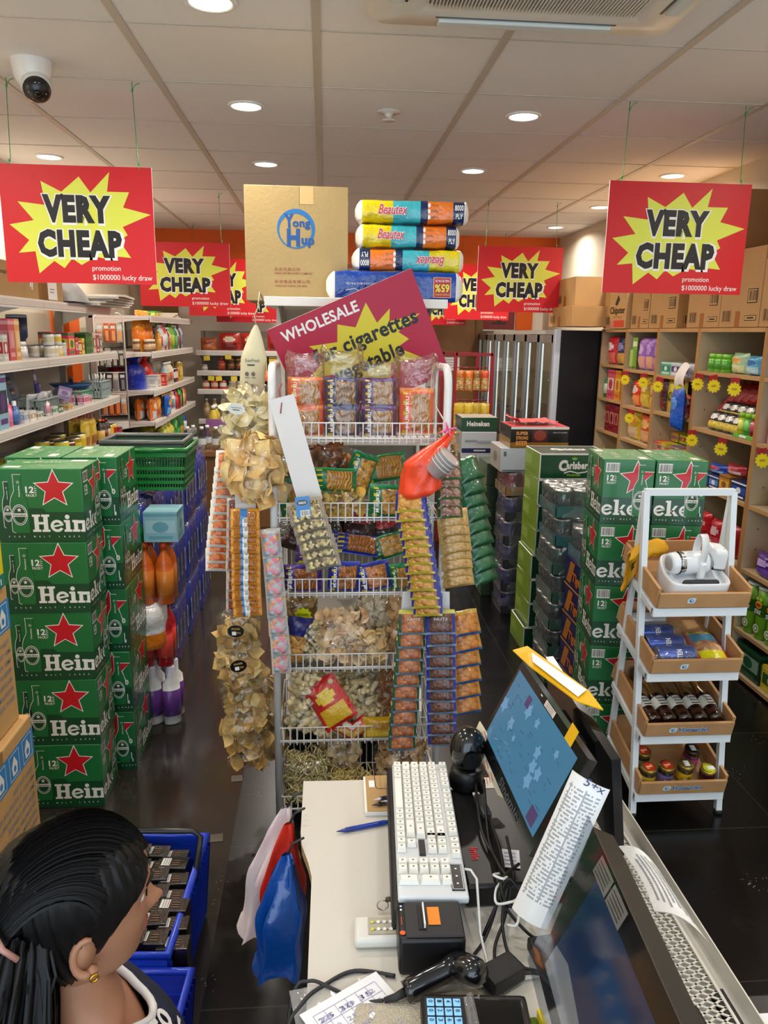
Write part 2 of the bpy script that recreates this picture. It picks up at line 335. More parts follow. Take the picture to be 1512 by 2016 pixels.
# ------ red promotion boards hung from the ceiling
STAR = [(.722, .045), (.70, .21), (.845, .21), (.80, .34), (.98, .395), (.79, .505), (.82, .575), (.76, .62), (.835, .77), (.70, .755), (.655, .78), (.60, .765), (.50, .84), (.44, .785), (.385, .87), (.32, .81), (.215, .92), (.20, .73), (.09, .745),
		(.165, .635), (.045, .505), (.205, .465), (.11, .31), (.29, .335), (.27, .135), (.40, .22), (.52, .09), (.59, .22)]
RED, YEL, INK, WHT, CORD = paint('#cf1720'), paint('#dde252'), paint('#161314'), paint('#f3f0ec'), plast('#1f9e50')
def sign(label, x0, x1, z0, z1, y, swing=0, hooks=(.08, .92), wt=.0):
	w, h = x1 - x0, z1 - z0
	t = thing('hanging_sign', label, 'sign', ((x0 + x1) / 2, y, z1), swing, 'red promotion signs hanging from the ceiling')
	g = G(); g.box(-w / 2, -.0025, -h, w / 2, .0025, 0, WHT, front=RED)
	X = plane((-w / 2, -.0025, 0), (1, 0, 0), (0, 0, 1), .0006)
	g.face([g.v(X @ Vector((u * w, -v * h, 0))) for u, v in STAR], YEL)
	for s, u0, u1, v in (('VERY', .262, .712, .47), ('CHEAP', .212, .772, .765)):
		X2 = plane((-w / 2 + u0 * w, -.0025, -v * h), (1, 0, 0), (0, 0, 1), .0012)
		g.text(s, X2, .215 * h, WHT, .10, 0, (u1 - u0) * w * 1.05, res=2)
		X2 = plane((-w / 2 + (u0 + .008) * w, -.0025, -v * h + .004), (1, 0, 0), (0, 0, 1), .0018)
		g.text(s, X2, .21 * h, INK, .062, 0, (u1 - u0) * w, res=2)
	X2 = plane((-w / 2 + .57 * w, -.0025, -.885 * h), (1, 0, 0), (0, 0, 1), .0007); g.text('promotion', X2, .045 * h, WHT, .003, 0, .19 * w, res=3)
	X2 = plane((-w / 2 + .57 * w, -.0025, -.965 * h), (1, 0, 0), (0, 0, 1), .0007); g.text('$1000000 lucky draw', X2, .047 * h, WHT, .003, 0, .4 * w, res=3)
	g.build('board', t)
	for i, u in enumerate(hooks):
		hx = -w / 2 + u * w; g = G()
		g.tube([(hx, 0, -.018), (hx, -.004, .004), (hx + .004 * (1 - 2 * i), 0, .02), (hx + .012 * (1 - 2 * i), .004, ZC - z1)], .0016, CORD, 5)
		k = ZC - z1; hx2 = hx + .012 * (1 - 2 * i)
		g.tube([(hx2, .004, k - .03), (hx2 + .012, 0, k - .012), (hx2 + .03, 0, k - .004)], .0014, CORD, 5)
		g.lathe([(.002, -.006), (.005, 0), (.002, .006)], CORD, 6, o=(hx, 0, .012)); g.lathe([(.002, -.006), (.005, 0), (.002, .006)], CORD, 6, o=(hx2, .004, k - .03))
		g.build('cord', t)
	return t
sign('large red VERY CHEAP board hanging at the left front, over the wall shelves', -1.29, -.69, 1.783, 2.236, 3.4)
sign('large red VERY CHEAP board hanging at the right front, before the wooden shelves', 1.21, 1.835, 1.787, 2.243, 3.4)
sign('smaller looking VERY CHEAP board hanging just behind the left front board', -1.31, -.67, 1.768, 2.21, 5.86)
sign('VERY CHEAP board hanging to the right of the tissue packs, wholly in view', 1.136, 1.77, 1.768, 2.235, 5.86)
sign('VERY CHEAP board at the back, mostly hidden left of the blue ring box', -1.25, -.63, 1.735, 2.25, 7.55)
sign('VERY CHEAP board showing only its P beside the blue ring box', -1.04, -.43, 1.685, 2.12, 7.85)
sign('VERY CHEAP board at the back peeking out right of the tissue packs', 1.16, 1.79, 1.74, 2.25, 7.59)
sign('VERY CHEAP board with only its lower edge showing under the tissue packs', .98, 1.42, 1.69, 2.1, 7.85)
# ------ ceiling fittings
def dome_camera():
	t = thing('dome_camera', 'white dome security camera on the ceiling, black lens ball', 'camera', (-1.06, 3.2, ZC), .25)
	w = plast('#e9e6e0')
	g = G(); g.lathe([(.072, 0), (.072, -.012), (.066, -.05), (.055, -.075), (.035, -.09), (.0001, -.092)], w, 28, cap0=False); g.build('housing', t)
	g = G(); g.lathe([(.0001, .055), (.03, .046), (.048, .027), (.055, 0), (.046, -.03), (.028, -.047), (.0001, -.055)], w, 24); b = g.build('ball', t, (.012, -.03, -.092))
	g = G(); g.lathe([(.048, .027), (.040, .039), (.022, .051), (.0001, .0565)], plast('#141416'), 24); g.lathe([(.012, .055), (.011, .060), (.0001, .061)], glass('#8a9098'), 16)
	o = g.build('lens', b); o.rotation_euler = (2.2, 0, .1)
dome_camera()
def cassette():
	w = plast('#e3ded2'); dk = plast('#2b2b2b')
	t = thing('ceiling_air_conditioner', 'white square ceiling air conditioner with a slatted grille', 'air conditioner', (.6, 2.13, ZC))
	g = G(); n = 32; s = .475
	def ring(k, z, c):
		out = []
		for sx, sy, a0 in ((1, 1, 0), (-1, 1, 1), (-1, -1, 2), (1, -1, 3)):
			for i in range(5):
				a = (a0 + i / 4) * PI / 2
				out.append((sx * (k - c) + c * math.cos(a), sy * (k - c) + c * math.sin(a), z))
		return out
	A = [g.v(p) for p in ring(s, 0, .05)]; B = [g.v(p) for p in ring(s, -.02, .05)]; D = [g.v(p) for p in ring(s - .03, -.045, .04)]; E_ = [g.v(p) for p in ring(.33, -.05, .01)]; F = [g.v(p) for p in ring(.3, -.04, .01)]
	for p, q in ((A, B), (B, D), (D, E_), (E_, F)):
		for i in range(20): g.face([p[i], q[i], q[(i + 1) % 20], p[(i + 1) % 20]], w, True)
	g.build('casing', t)
	g = G(); g.box(-.3, -.3, -.04, .3, .3, -.036, dk)
	for i in range(60):
		x = -.295 + i * .01; g.box(x, -.3, -.052, x + .004, .3, -.04, w)
	for y in (-.1, .1): g.box(-.3, y - .004, -.054, .3, y + .004, -.05, w)
	g.build('grille', t)
	for k in range(4):
		g = G(); g.box(-.26, -.415, -.058, .26, -.375, -.047, paint('#d6dbd8'), bevel=.004); g.box(-.27, -.37, -.0495, .27, -.362, -.0475, dk)
		o = g.build('louver', t); o.rotation_euler = (0, 0, k * PI / 2)
	g = G(); g.box(.36, -.45, -.05, .41, -.40, -.0475, plast('#8b8f95')); g.build('sensor_panel', t)
cassette()
g = G(); g.lathe([(.05, 0), (.05, -.004), (.02, -.006), (.012, -.03), (.03, -.034), (.03, -.037), (.0001, -.037)], plast('#d9d4cb'), 20, cap0=False)
mono(g, 'fire_sprinkler', 'small flush fire sprinkler on a ceiling tile between two downlights', 'sprinkler', (.29, 3.685, ZC))
# ------ green beer cartons
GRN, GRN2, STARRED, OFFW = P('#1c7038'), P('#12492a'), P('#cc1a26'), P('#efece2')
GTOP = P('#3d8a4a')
def on(X, u, v, off=0):
	m = X.copy(); m.translation = X @ Vector((u, v, off)); return m
def p2(g, X, pts, mat, off=0): return g.face([g.v(X @ Vector((u, v, off))) for u, v in pts], mat)
def star5(g, X, cx, cy, r, mat, off=0, rot=0, inner=.45, n=5, clip=None):
	pts = []
	for i in range(2 * n):
		a = PI / 2 + rot + i * PI / n; rr = r if i % 2 == 0 else r * inner
		u, v = cx + rr * math.cos(a), cy + rr * math.sin(a)
		if clip: u = min(max(u, clip[0]), clip[1]); v = min(max(v, clip[2]), clip[3])
		pts.append((u, v))
	p2(g, X, pts, mat, off)
def ell(g, X, cx, cy, a, b, mat, off=0, n=20): p2(g, X, [(cx + a * math.cos(2 * PI * i / n), cy + b * math.sin(2 * PI * i / n)) for i in range(n)], mat, off)
def rect(g, X, u0, v0, u1, v1, mat, off=0): p2(g, X, [(u0, v0), (u1, v0), (u1, v1), (u0, v1)], mat, off)
def stroke(g, X, pts, w, mat, off=0):
	for (a, b), (c, d) in zip(pts, pts[1:]):
		L = math.hypot(c - a, d - b) or 1; nx, ny = -(d - b) / L * w / 2, (c - a) / L * w / 2
		p2(g, X, [(a + nx, b + ny), (a - nx, b - ny), (c - nx, d - ny), (c + nx, d + ny)], mat, off)
def barcode(g, X, u0, v0, u1, v1, bg=OFFW, ink=INK, n=14):
	rect(g, X, u0, v0, u1, v1, bg, .0004); rr = random.Random(3); w = (u1 - u0) / (n * 1.25)
	for i in range(n):
		x = u0 + (i + .7) * (u1 - u0) / (n + .5); rect(g, X, x, v0 + (v1 - v0) * .12, x + w * rr.choice((.3, .5, .7)), v1 - (v1 - v0) * .08, ink, .0008)
def slab(g, X, word, x, base, H, mat, off=.0008, clip=None):
	"""heavy slab-serif capitals and lower case, drawn letter by letter; returns the end x"""
	xh = H * .68; b = H * .13
	def r(a, c, d, e):
		if clip is not None:
			a, d = max(a, clip[0]), min(d, clip[1])
			if d <= a: return
		rect(g, X, a, base + c, d, base + e, mat, off)
	for ch in word:
		if ch == 'H':
			for s in (0, .5): r(x + s * H, 0, x + (s + .44) * H, b); r(x + s * H, H - b, x + (s + .44) * H, H); r(x + (s + .1) * H, b, x + (s + .34) * H, H - b)
			r(x + .34 * H, .43 * H, x + .6 * H, .57 * H); x += .97 * H
		elif ch == 'i':
			r(x, 0, x + .42 * H, b); r(x + .09 * H, b, x + .33 * H, xh); r(x, xh - b, x + .09 * H, xh)
			if clip is None or x + .34 * H < clip[1]: ell(g, X, x + .2 * H, base + .86 * H, .13 * H, .13 * H, mat, off, 12)
			x += .46 * H
		elif ch == 'n':
			r(x, 0, x + .4 * H, b); r(x + .08 * H, b, x + .3 * H, xh); r(x, xh - b, x + .08 * H, xh)
			r(x + .44 * H, 0, x + .84 * H, b); r(x + .52 * H, b, x + .75 * H, xh * .7); r(x + .3 * H, xh * .72, x + .7 * H, xh * .98); x += .86 * H
		elif ch == 'k':
			r(x, 0, x + .42 * H, b); r(x + .09 * H, b, x + .32 * H, H); r(x, H - b, x + .09 * H, H)
			if clip is None or x + .8 * H < clip[1]:
				p2(g, X, [(x + .32 * H, base + .27 * H), (x + .58 * H, base + xh), (x + .78 * H, base + xh), (x + .45 * H, base + .25 * H)], mat, off)
				p2(g, X, [(x + .36 * H, base + .36 * H), (x + .52 * H, base + .38 * H), (x + .86 * H, base), (x + .58 * H, base)], mat, off)
			x += .86 * H
		elif ch == 'e':
			n = 18; ro, ri = .36 * H, .2 * H; cx, cy = x + ro, base + xh / 2; ky = xh / 2 / ro * 1.04
			for i in range(n):
				a0, a1 = .25 + i * 5.55 / n, .25 + (i + 1) * 5.55 / n
				p = [(cx + q * math.cos(a + .02), cy + q * ky * math.sin(a + .02)) for q, a in ((ro, a0), (ro, a1), (ri * 1.0, a1), (ri * 1.0, a0))]
				if clip is not None and (max(t[0] for t in p) > clip[1] or min(t[0] for t in p) < clip[0]): continue
				p2(g, X, p, mat, off)
			q = [(cx - ri * 1.1, cy - .09 * H), (cx + ro * .95, cy + .03 * H), (cx + ro * .93, cy + .13 * H), (cx - ri * 1.1, cy + .03 * H)]
			if clip is None or (q[1][0] < clip[1] and q[0][0] > clip[0]): p2(g, X, q, mat, off)
			x += .74 * H
	return x
def bottle_print(g, X, cx, y0, h, w, second=False):
	"""outlined bottle with its oval label"""
	o = .0012; nw = w * .43; lab = y0 + h * .31
	body = [(-w / 2, .04), (-w / 2 * .9, 0), (w / 2 * .9, 0), (w / 2, .04), (w / 2, .5), (w / 2 * .85, .6), (nw / 2, .72), (nw / 2, .93), (nw / 2 * 1.1, 1), (-nw / 2 * 1.1, 1), (-nw / 2, .93), (-nw / 2, .72), (-w / 2 * .85, .6), (-w / 2, .5)]
	p2(g, X, [(cx + u, y0 + v * h) for u, v in body], GRN if not second else GRN2, o)
	L = [(cx + u, y0 + v * h) for u, v in ((-w * .3, 0), (-w / 2 * .95, .02), (-w / 2, .5), (-w / 2 * .85, .6), (-nw / 2, .72), (-nw / 2, .93), (-nw / 2 * 1.1, .995), (nw / 2 * 1.1, .995))]
	stroke(g, X, L, .0016, OFFW, o + .0004)
	a, b = w * .44, h * .18
	ell(g, X, cx, lab, a, b, OFFW, o + .0005); ell(g, X, cx, lab, a * .9, b * .93, GRN2, o + .0008); ell(g, X, cx, lab, a * .8, b * .84, OFFW, o + .0011); ell(g, X, cx, lab, a * .74, b * .78, GRN2, o + .0014)
	rect(g, X, cx - a * .95, lab - b * .16, cx + a * .95, lab + b * .16, OFFW, o + .0017); g.text('Heineken', on(X, cx - a * .82, lab - b * .09, o + .002), b * .2, GRN2, .03, 0, a * 1.64, res=1)
	star5(g, X, cx, lab + b * .48, b * .22, OFFW, o + .0018)
	star5(g, X, cx + nw * .1, y0 + h * .865, nw * .26, OFFW, o + .0006); star5(g, X, cx + nw * .1, y0 + h * .865, nw * .16, GRN, o + .0009)
	m = on(X, cx + nw * .26, y0 + h * .62, o + .0006) @ Matrix.Rotation(PI / 2, 4, 'Z'); g.text('Heineken', m, nw * .24, OFFW, .02, 0, h * .19, res=1)
def twelve(g, X, u, v):
	g.text('12', on(X, u, v + .0125, .0009), .020, OFFW, .035, 0, .026, res=2); g.text('PACK', on(X, u + .001, v, .0009), .0085, OFFW, .025, 0, .0255, res=1)
	stroke(g, X, [(u + .031, v), (u + .028, v), (u + .028, v + .033), (u + .031, v + .033)], .0008, OFFW, .0009)
	for k in range(4): rect(g, X, u + .0295, v + .004 + k * .007, u + .0335, v + .0065 + k * .007, OFFW, .0009)
WA, WB, HC = .265, .18, .235
def face_a(g, X):
	rect(g, X, .0005, 0, WA - .0005, .0967, GRN2, .0003)
	p2(g, X, [(.02, .0967), (.15, .0967), (.14, .108), (.11, .11)], GRN2, .0003)
	star5(g, X, .178, .170, .065, OFFW, .0006, clip=(0, WA, 0, HC)); star5(g, X, .178, .170, .058, STARRED, .0010)
	bottle_print(g, X, .034, .046, .148, .03, True); bottle_print(g, X, .069, .030, .187, .054)
	twelve(g, X, .092, .146)
	slab(g, X, 'Hein', .105, .033, .056, OFFW, clip=(0, WA))
	for k, ch in enumerate('PURE MALT LAGER'):
		if ch != ' ': g.text(ch, on(X, .03 + k * .0152, .0155, .0008), .005, OFFW, .02, res=1)
def face_b(g, X):
	rect(g, X, .0005, 0, WB - .0005, .0967, GRN2, .0003)
	star5(g, X, .122, .168, .067, OFFW, .0006, .06, clip=(0, WB, 0, HC)); star5(g, X, .122, .168, .060, STARRED, .0010, .06)
	barcode(g, X, .008, .188, .056, .222); twelve(g, X, .014, .146)
	slab(g, X, 'eke', .003, .033, .056, OFFW, clip=(0, WB))
	bottle_print(g, X, .134, .030, .187, .05)
	rect(g, X, .163, .033, .170, .045, OFFW, .0009); rect(g, X, .163, .033, .166, .07, OFFW, .0009)
	g.text('0', on(X, .158, .108, .0009), .018, OFFW, .04, res=2)
	for k, ch in enumerate('PURE MALT LAGER'):
		if ch != ' ': g.text(ch, on(X, .014 + k * .0115, .0155, .0008), .005, OFFW, .02, res=1)
def carton_mesh():
	g = G(); a, b = WA / 2, WB / 2
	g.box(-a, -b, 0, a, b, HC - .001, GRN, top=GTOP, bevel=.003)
	face_a(g, plane((-a, -b, 0), (1, 0, 0), (0, 0, 1), .0004)); face_a(g, plane((a, b, 0), (-1, 0, 0), (0, 0, 1), .0004))
	face_b(g, plane((a, -b, 0), (0, 1, 0), (0, 0, 1), .0004)); face_b(g, plane((-a, b, 0), (0, -1, 0), (0, 0, 1), .0004))
	T = plane((-a, -b, HC - .001), (1, 0, 0), (0, 1, 0), .0004); pale = P('#a9c79a')
	stroke(g, T, [(.004, WB / 2), (WA - .004, WB / 2)], .0012, GRN2)
	for u, v, w_, h_ in ((.02, .02, .05, .028), (.19, .14, .05, .028)): rect(g, T, u, v, u + w_, v + h_, OFFW)
	rr = random.Random(5)
	for k in range(26):
		u, v = .09 + rr.random() * .13, .012 + rr.random() * .16; rect(g, T, u, v, u + .008 + rr.random() * .022, v + .002 + rr.random() * .004, pale)
	slab(g, T, 'Hein', .08, .105, .03, pale); star5(g, T, .06, .12, .02, pale)
	return g
def carton_stacks():
	first = None
	TIER = ['bottom', 'second from floor', 'third from floor', 'fourth from floor', 'topmost']
	spec = [('front left stack', -.889, 2.506, 0, 'left'), ('right back column at left', -.79, 2.775, PI / 2, 'left'), ('left back column at left', -.98, 2.775, PI / 2, 'left'),
			('left column behind white tray stand', 1.097, 2.742, PI / 2 - .13, 'right'), ('right column behind white tray stand', 1.280, 2.724, PI / 2 - .13, 'right')]
	rr = random.Random(2)
	for nm, x, y, rz, side in spec:
		for k in range(5):
			lab = 'green beer carton with red star, %s in %s' % (TIER[k], nm)
			dx, dy, da = (rr.uniform(-.002, .002), rr.uniform(-.004, .004), rr.uniform(-.006, .006)) if k else (0, 0, 0)
			if side == 'left' and rz == 0: dx += .006 * k / 4
			z = .001 + k * (HC + .0006)
			if first is None:
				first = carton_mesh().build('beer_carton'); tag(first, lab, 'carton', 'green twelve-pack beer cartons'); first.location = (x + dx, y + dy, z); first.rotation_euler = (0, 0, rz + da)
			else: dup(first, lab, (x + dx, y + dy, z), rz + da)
carton_stacks()
# ------ shop goods: one shared mesh per kind
_P = {}
def bagfn(w, h, d, seed=0, crimp=.05, sag=.12):
	def f(u, v, s):
		x = (u - .5) * w; z = v * h
		e = max(0, 1 - abs(2 * u - 1) ** 3) * max(0, 1 - abs(2 * v - 1) ** 5) ** .7
		vv = 1 - .35 * sag * (v - .4)
		y = d / 2 * e * vv + .12 * d * e * noise.noise(Vector((u * 4 + seed, v * 5, s * 3.1 + seed)))
		if v < crimp or v > 1 - crimp: y = .0015 + .0012 * math.sin(u * 60)
		nx = 1 - .05 * math.sin(PI * v) * (1 if e else 0)
		return Vector((x * nx, -y if s < 0 else y, z + .01 * h * math.sin(u * 9 + seed) * (v > .5)))
	return f
def add_bag(g, w, h, d, matf, seed=0, nu=10, nv=14, back=None):
	f = bagfn(w, h, d, seed)
	g.grid(lambda u, v: f(u, v, -1), nu, nv, matf); g.grid(lambda u, v: f(1 - u, v, 1), nu, nv, back or matf)
def goods(kind, *a):
	key = (kind,) + a
	if key in _P: return _P[key]
	g = G()
	if kind == 'box':
		w, d, h, c1, c2, c3 = a; g.box(-w / 2, -d / 2, 0, w / 2, d / 2, h, P(c1))
		for X, ww in ((plane((-w / 2, -d / 2, 0), (1, 0, 0), (0, 0, 1)), w), (plane((w / 2, -d / 2, 0), (0, 1, 0), (0, 0, 1)), d), (plane((-w / 2, d / 2, 0), (0, -1, 0), (0, 0, 1)), d)):
			rect(g, X, .06 * ww, .3 * h, .94 * ww, .72 * h, P(c2), .0006); rect(g, X, 0, .86 * h, ww, .95 * h, P(c3), .0006); ell(g, X, .5 * ww, .5 * h, .26 * min(ww, h), .18 * h, P(c3), .0012, 12); rect(g, X, .15 * ww, .1 * h, .85 * ww, .2 * h, P(c3), .0006)
	elif kind == 'bottle':       # r, h, body, cap, label
		r, h, c1, c2, c3 = a; b, c, l = plast(c1), plast(c2), P(c3)
		g.lathe([(r * .9, 0), (r, .02 * h), (r, .16 * h), (r * 1.015, .161 * h), (r * 1.015, .55 * h), (r, .551 * h), (r, .64 * h), (r * .8, .74 * h), (r * .36, .86 * h), (r * .36, .9 * h), (r * .44, .9 * h), (r * .42, h), (.0001, h)], [b, b, l, l, l, b, b, b, b, c, c, c], 14)
	elif kind == 'flask':        # squarish bottle with pump or flip cap
		r, h, c1, c2, c3 = a; b, c, l = plast(c1), plast(c2), P(c3)
		g.lathe([(r * .92, 0), (r, .03 * h), (r, .15 * h), (r * 1.02, .151 * h), (r * 1.02, .6 * h), (r, .601 * h), (r * .95, .72 * h), (r * .5, .8 * h), (r * .5, .97 * h), (r * .4, h), (.0001, h)], [b, b, l, l, l, b, b, c, c, c], 14, sy=.62)
	elif kind == 'can':
		r, h, c1, c2, c3 = a; m = M('#c9c9c6', .3, 1)
		g.lathe([(r * .9, 0), (r, .03 * h), (r, .3 * h), (r, .75 * h), (r, .94 * h), (r * .9, h), (r * .86, .985 * h), (.0001, .985 * h)], [m, P(c1), P(c2), P(c3), m, m, m], 16)
	elif kind == 'jar':
		r, h, c1, c2, c3 = a
		g.lathe([(r * .92, 0), (r, .04 * h), (r, .18 * h), (r * 1.01, .181 * h), (r * 1.01, .6 * h), (r, .601 * h), (r, .7 * h), (r * .84, .78 * h), (r * .9, .78 * h), (r * .9, .99 * h), (r * .8, h), (.0001, h)], [M(c1, .15, coat=.8)] * 2 + [P(c3)] * 3 + [M(c1, .15, coat=.8)] * 2 + [plast(c2)] * 4, 16)
	elif kind == 'bag':          # w, h, d, main, panel, patch
		w, h, d, c1, c2, c3 = a; A, B, D = foil(c1), foil(c2), foil(c3)
		add_bag(g, w, h, d, lambda u, v: A if (v > .82 or v < .08 or abs(u - .5) > .44) else (D if ((u - .5) / .28) ** 2 + ((v - .64) / .14) ** 2 < 1 else (B if v < .42 else A)), seed=int(w * 1000) + len(_P))
	elif kind == 'pouch':        # window bag: border colour, food three colours
		w, h, d, c1, f1, f2, f3 = a; A, B = foil(c1), speckle(f1, f2, f3, 70)
		add_bag(g, w, h, d, lambda u, v: B if (.1 < v < .62 and .1 < u < .9) else A, seed=int(w * 1000) + len(_P))
	elif kind == 'card':         # small goods on a hanging card
		w, h, d, c1, c2, c3 = a; g.box(-w / 2, -.001, 0, w / 2, .001, h, P(c1)); g.box(-w * .32, -d, .08 * h, w * .32, -.001, .62 * h, plast(c2), bevel=min(w, d) * .1); rect(g, plane((-w / 2, -.001, 0), (1, 0, 0), (0, 0, 1)), .1 * w, .72 * h, .9 * w, .88 * h, P(c3), .0006)
	me_name = kind + '_goods'; me = bpy.data.meshes.new(me_name); g.bm.to_mesh(me); g.bm.free()
	for m in g.m: me.materials.append(m)
	_P[key] = me
	return me
def put(spec, name, label, cat, loc, rot=0, group=None):
	o = bpy.data.objects.new(name, goods(*spec)); C.objects.link(o); o.location = loc
	o.rotation_euler = rot if isinstance(rot, (tuple, list)) else (0, 0, rot)
	return tag(o, label, cat, group)
KN = {'box': ('product_box', 'box'), 'bottle': ('drink_bottle', 'bottle'), 'flask': ('toiletry_bottle', 'bottle'), 'can': ('food_can', 'can'), 'jar': ('food_jar', 'jar'), 'bag': ('snack_bag', 'snack bag'), 'pouch': ('snack_pouch', 'snack pouch'), 'card': ('carded_item', 'carded item')}
def shelf_run(items, tier, P0, dirv, rot, start=0, end='near end', nouns=None, group=None, tilt=0, rows=1):
	"""items: (spec, colour words, gap before, setback) placed one after another along dirv from P0; returns the end distance"""
	s = start; n = 0
	for it in items:
		spec, words = it[0], it[1]; gap = it[2] if len(it) > 2 else .006; back = it[3] if len(it) > 3 else 0
		kind = spec[0]; w = spec[1] * (2.05 if kind in ('bottle', 'flask', 'can', 'jar') else 1.0); dep = spec[1] if kind in ('bottle', 'flask', 'can', 'jar') else (spec[2] if kind == 'box' else spec[3]) / 2
		s += gap
		p = Vector(P0) + Vector(dirv) * (s + w / 2); nrm = Vector((math.sin(rot), -math.cos(rot), 0))    # outward
		p -= nrm * (dep * (1.12 if kind in ("bag", "pouch") else 1.02) + .02 + back); p.z += .001 + (it[4] if len(it) > 4 else 0)
		nm, cat = KN[kind]
		noun = it[5] if len(it) > 5 else cat
		lab = '%s %s, %s from %s of %s' % (words, noun, ORD[n], end, tier)
		for r in range(rows if back < .05 else 1):
			put(spec, nm if len(it) <= 5 else noun.replace(' ', '_'), lab if r == 0 else 'rear-row ' + lab, cat, p - nrm * r * (2.3 * dep + .012), rot, group or 'goods on the ' + tier)
		if back < .05: s += w
		else: s += w if len(it) <= 6 else 0
		n += 1
	return s
# ------ white metal gondola shelving
SHW, SHG = M('#e6e2da', .4), M('#8f8a80', .5)
def gondola(label, y0, y1, xf, xb, tiers, ztop, name='shelf_unit', rot=0, origin=(0, 0, 0), top_depth=None, peg=False, base=.12):
	"""local frame: shelves open towards -Y; length along X from 0 to L"""
	L = y1 - y0; D = abs(xf - xb)
	t = thing(name, label, 'shelving unit', origin, rot)
	for x in (.0, L - .03):
		g = G(); g.box(x, D - .05, 0, x + .03, D, ztop, SHG); g.build('upright', t)
	g = G(); g.box(.0, D - .012, base, L, D - .006, ztop - .3 if not peg else ztop, M('#a39d92', .55, bump=.3 if peg else 0, bscale=120)); g.build('back_panel', t)
	for i, z in enumerate(tiers):
		g = G(); d0 = 0 if z < ztop - .05 or top_depth is None else D - top_depth
		g.box(0, d0 + .012, z - .02, L, D - .02, z, SHW); g.box(0, d0 + .006, z - .045, L, d0 + .014, z + .004, SHW)
		g.box(.003, d0 + .0035, z - .034, L - .003, d0 + .0065, z - .006, M('#d3cfc6', .3, coat=.3)); o = g.build('shelf', t)
		for x in (.002, L - .006):
			g = G(); n = 8; pts = [(d0 + .02, z - .021)] + [(d0 + .02 + (D - .06 - d0) * k / n, z - .03 - .085 * (k / n) ** 2) for k in range(n + 1)] + [(D - .04, z - .021)]
			a = [g.v((x, p[0], p[1])) for p in pts]; c = [g.v((x + .004, p[0], p[1])) for p in pts]
			g.face(a, SHW); g.face(c[::-1], SHW)
			for k in range(len(pts)): g.face([a[k], a[(k + 1) % len(pts)], c[(k + 1) % len(pts)], c[k]], SHW)
			g.build('bracket', o)
	g = G(); g.box(0, .03, 0, L, D, base - .002, SHG); g.build('plinth', t)
	return t
# ------ left wall shelves (facing the aisle)
XF, XF2 = -1.4, -1.25
T1 = [.3, .585, .87, 1.155, 1.45, 1.735]; T2 = [.4, .66, .925, 1.16, 1.44, 1.70]
gondola('white shelving unit on left wall, nearest, under the big left sign', 2.76, 4.128, XF, -1.8, T1, 1.8, rot=PI / 2, origin=(XF, 2.76, 0))
gondola('white shelving unit on left wall, second, ending before the orange pillar', 4.13, 5.49, XF, -1.8, T1, 1.8, rot=PI / 2, origin=(XF, 4.13, 0))
gondola('white shelving unit on left wall, third, starting beyond the orange pillar', 5.9, 6.86, XF2, -1.72, T2, 1.76, rot=PI / 2, origin=(XF2, 5.9, 0))
gondola('white shelving unit on left wall, farthest, in the back corner', 6.862, 7.72, XF2, -1.72, T2, 1.76, rot=PI / 2, origin=(XF2, 6.862, 0))
U = (0, 1, 0); RL = PI / 2
Bx = lambda w, d, h, *c: ('box', w, d, h) + c
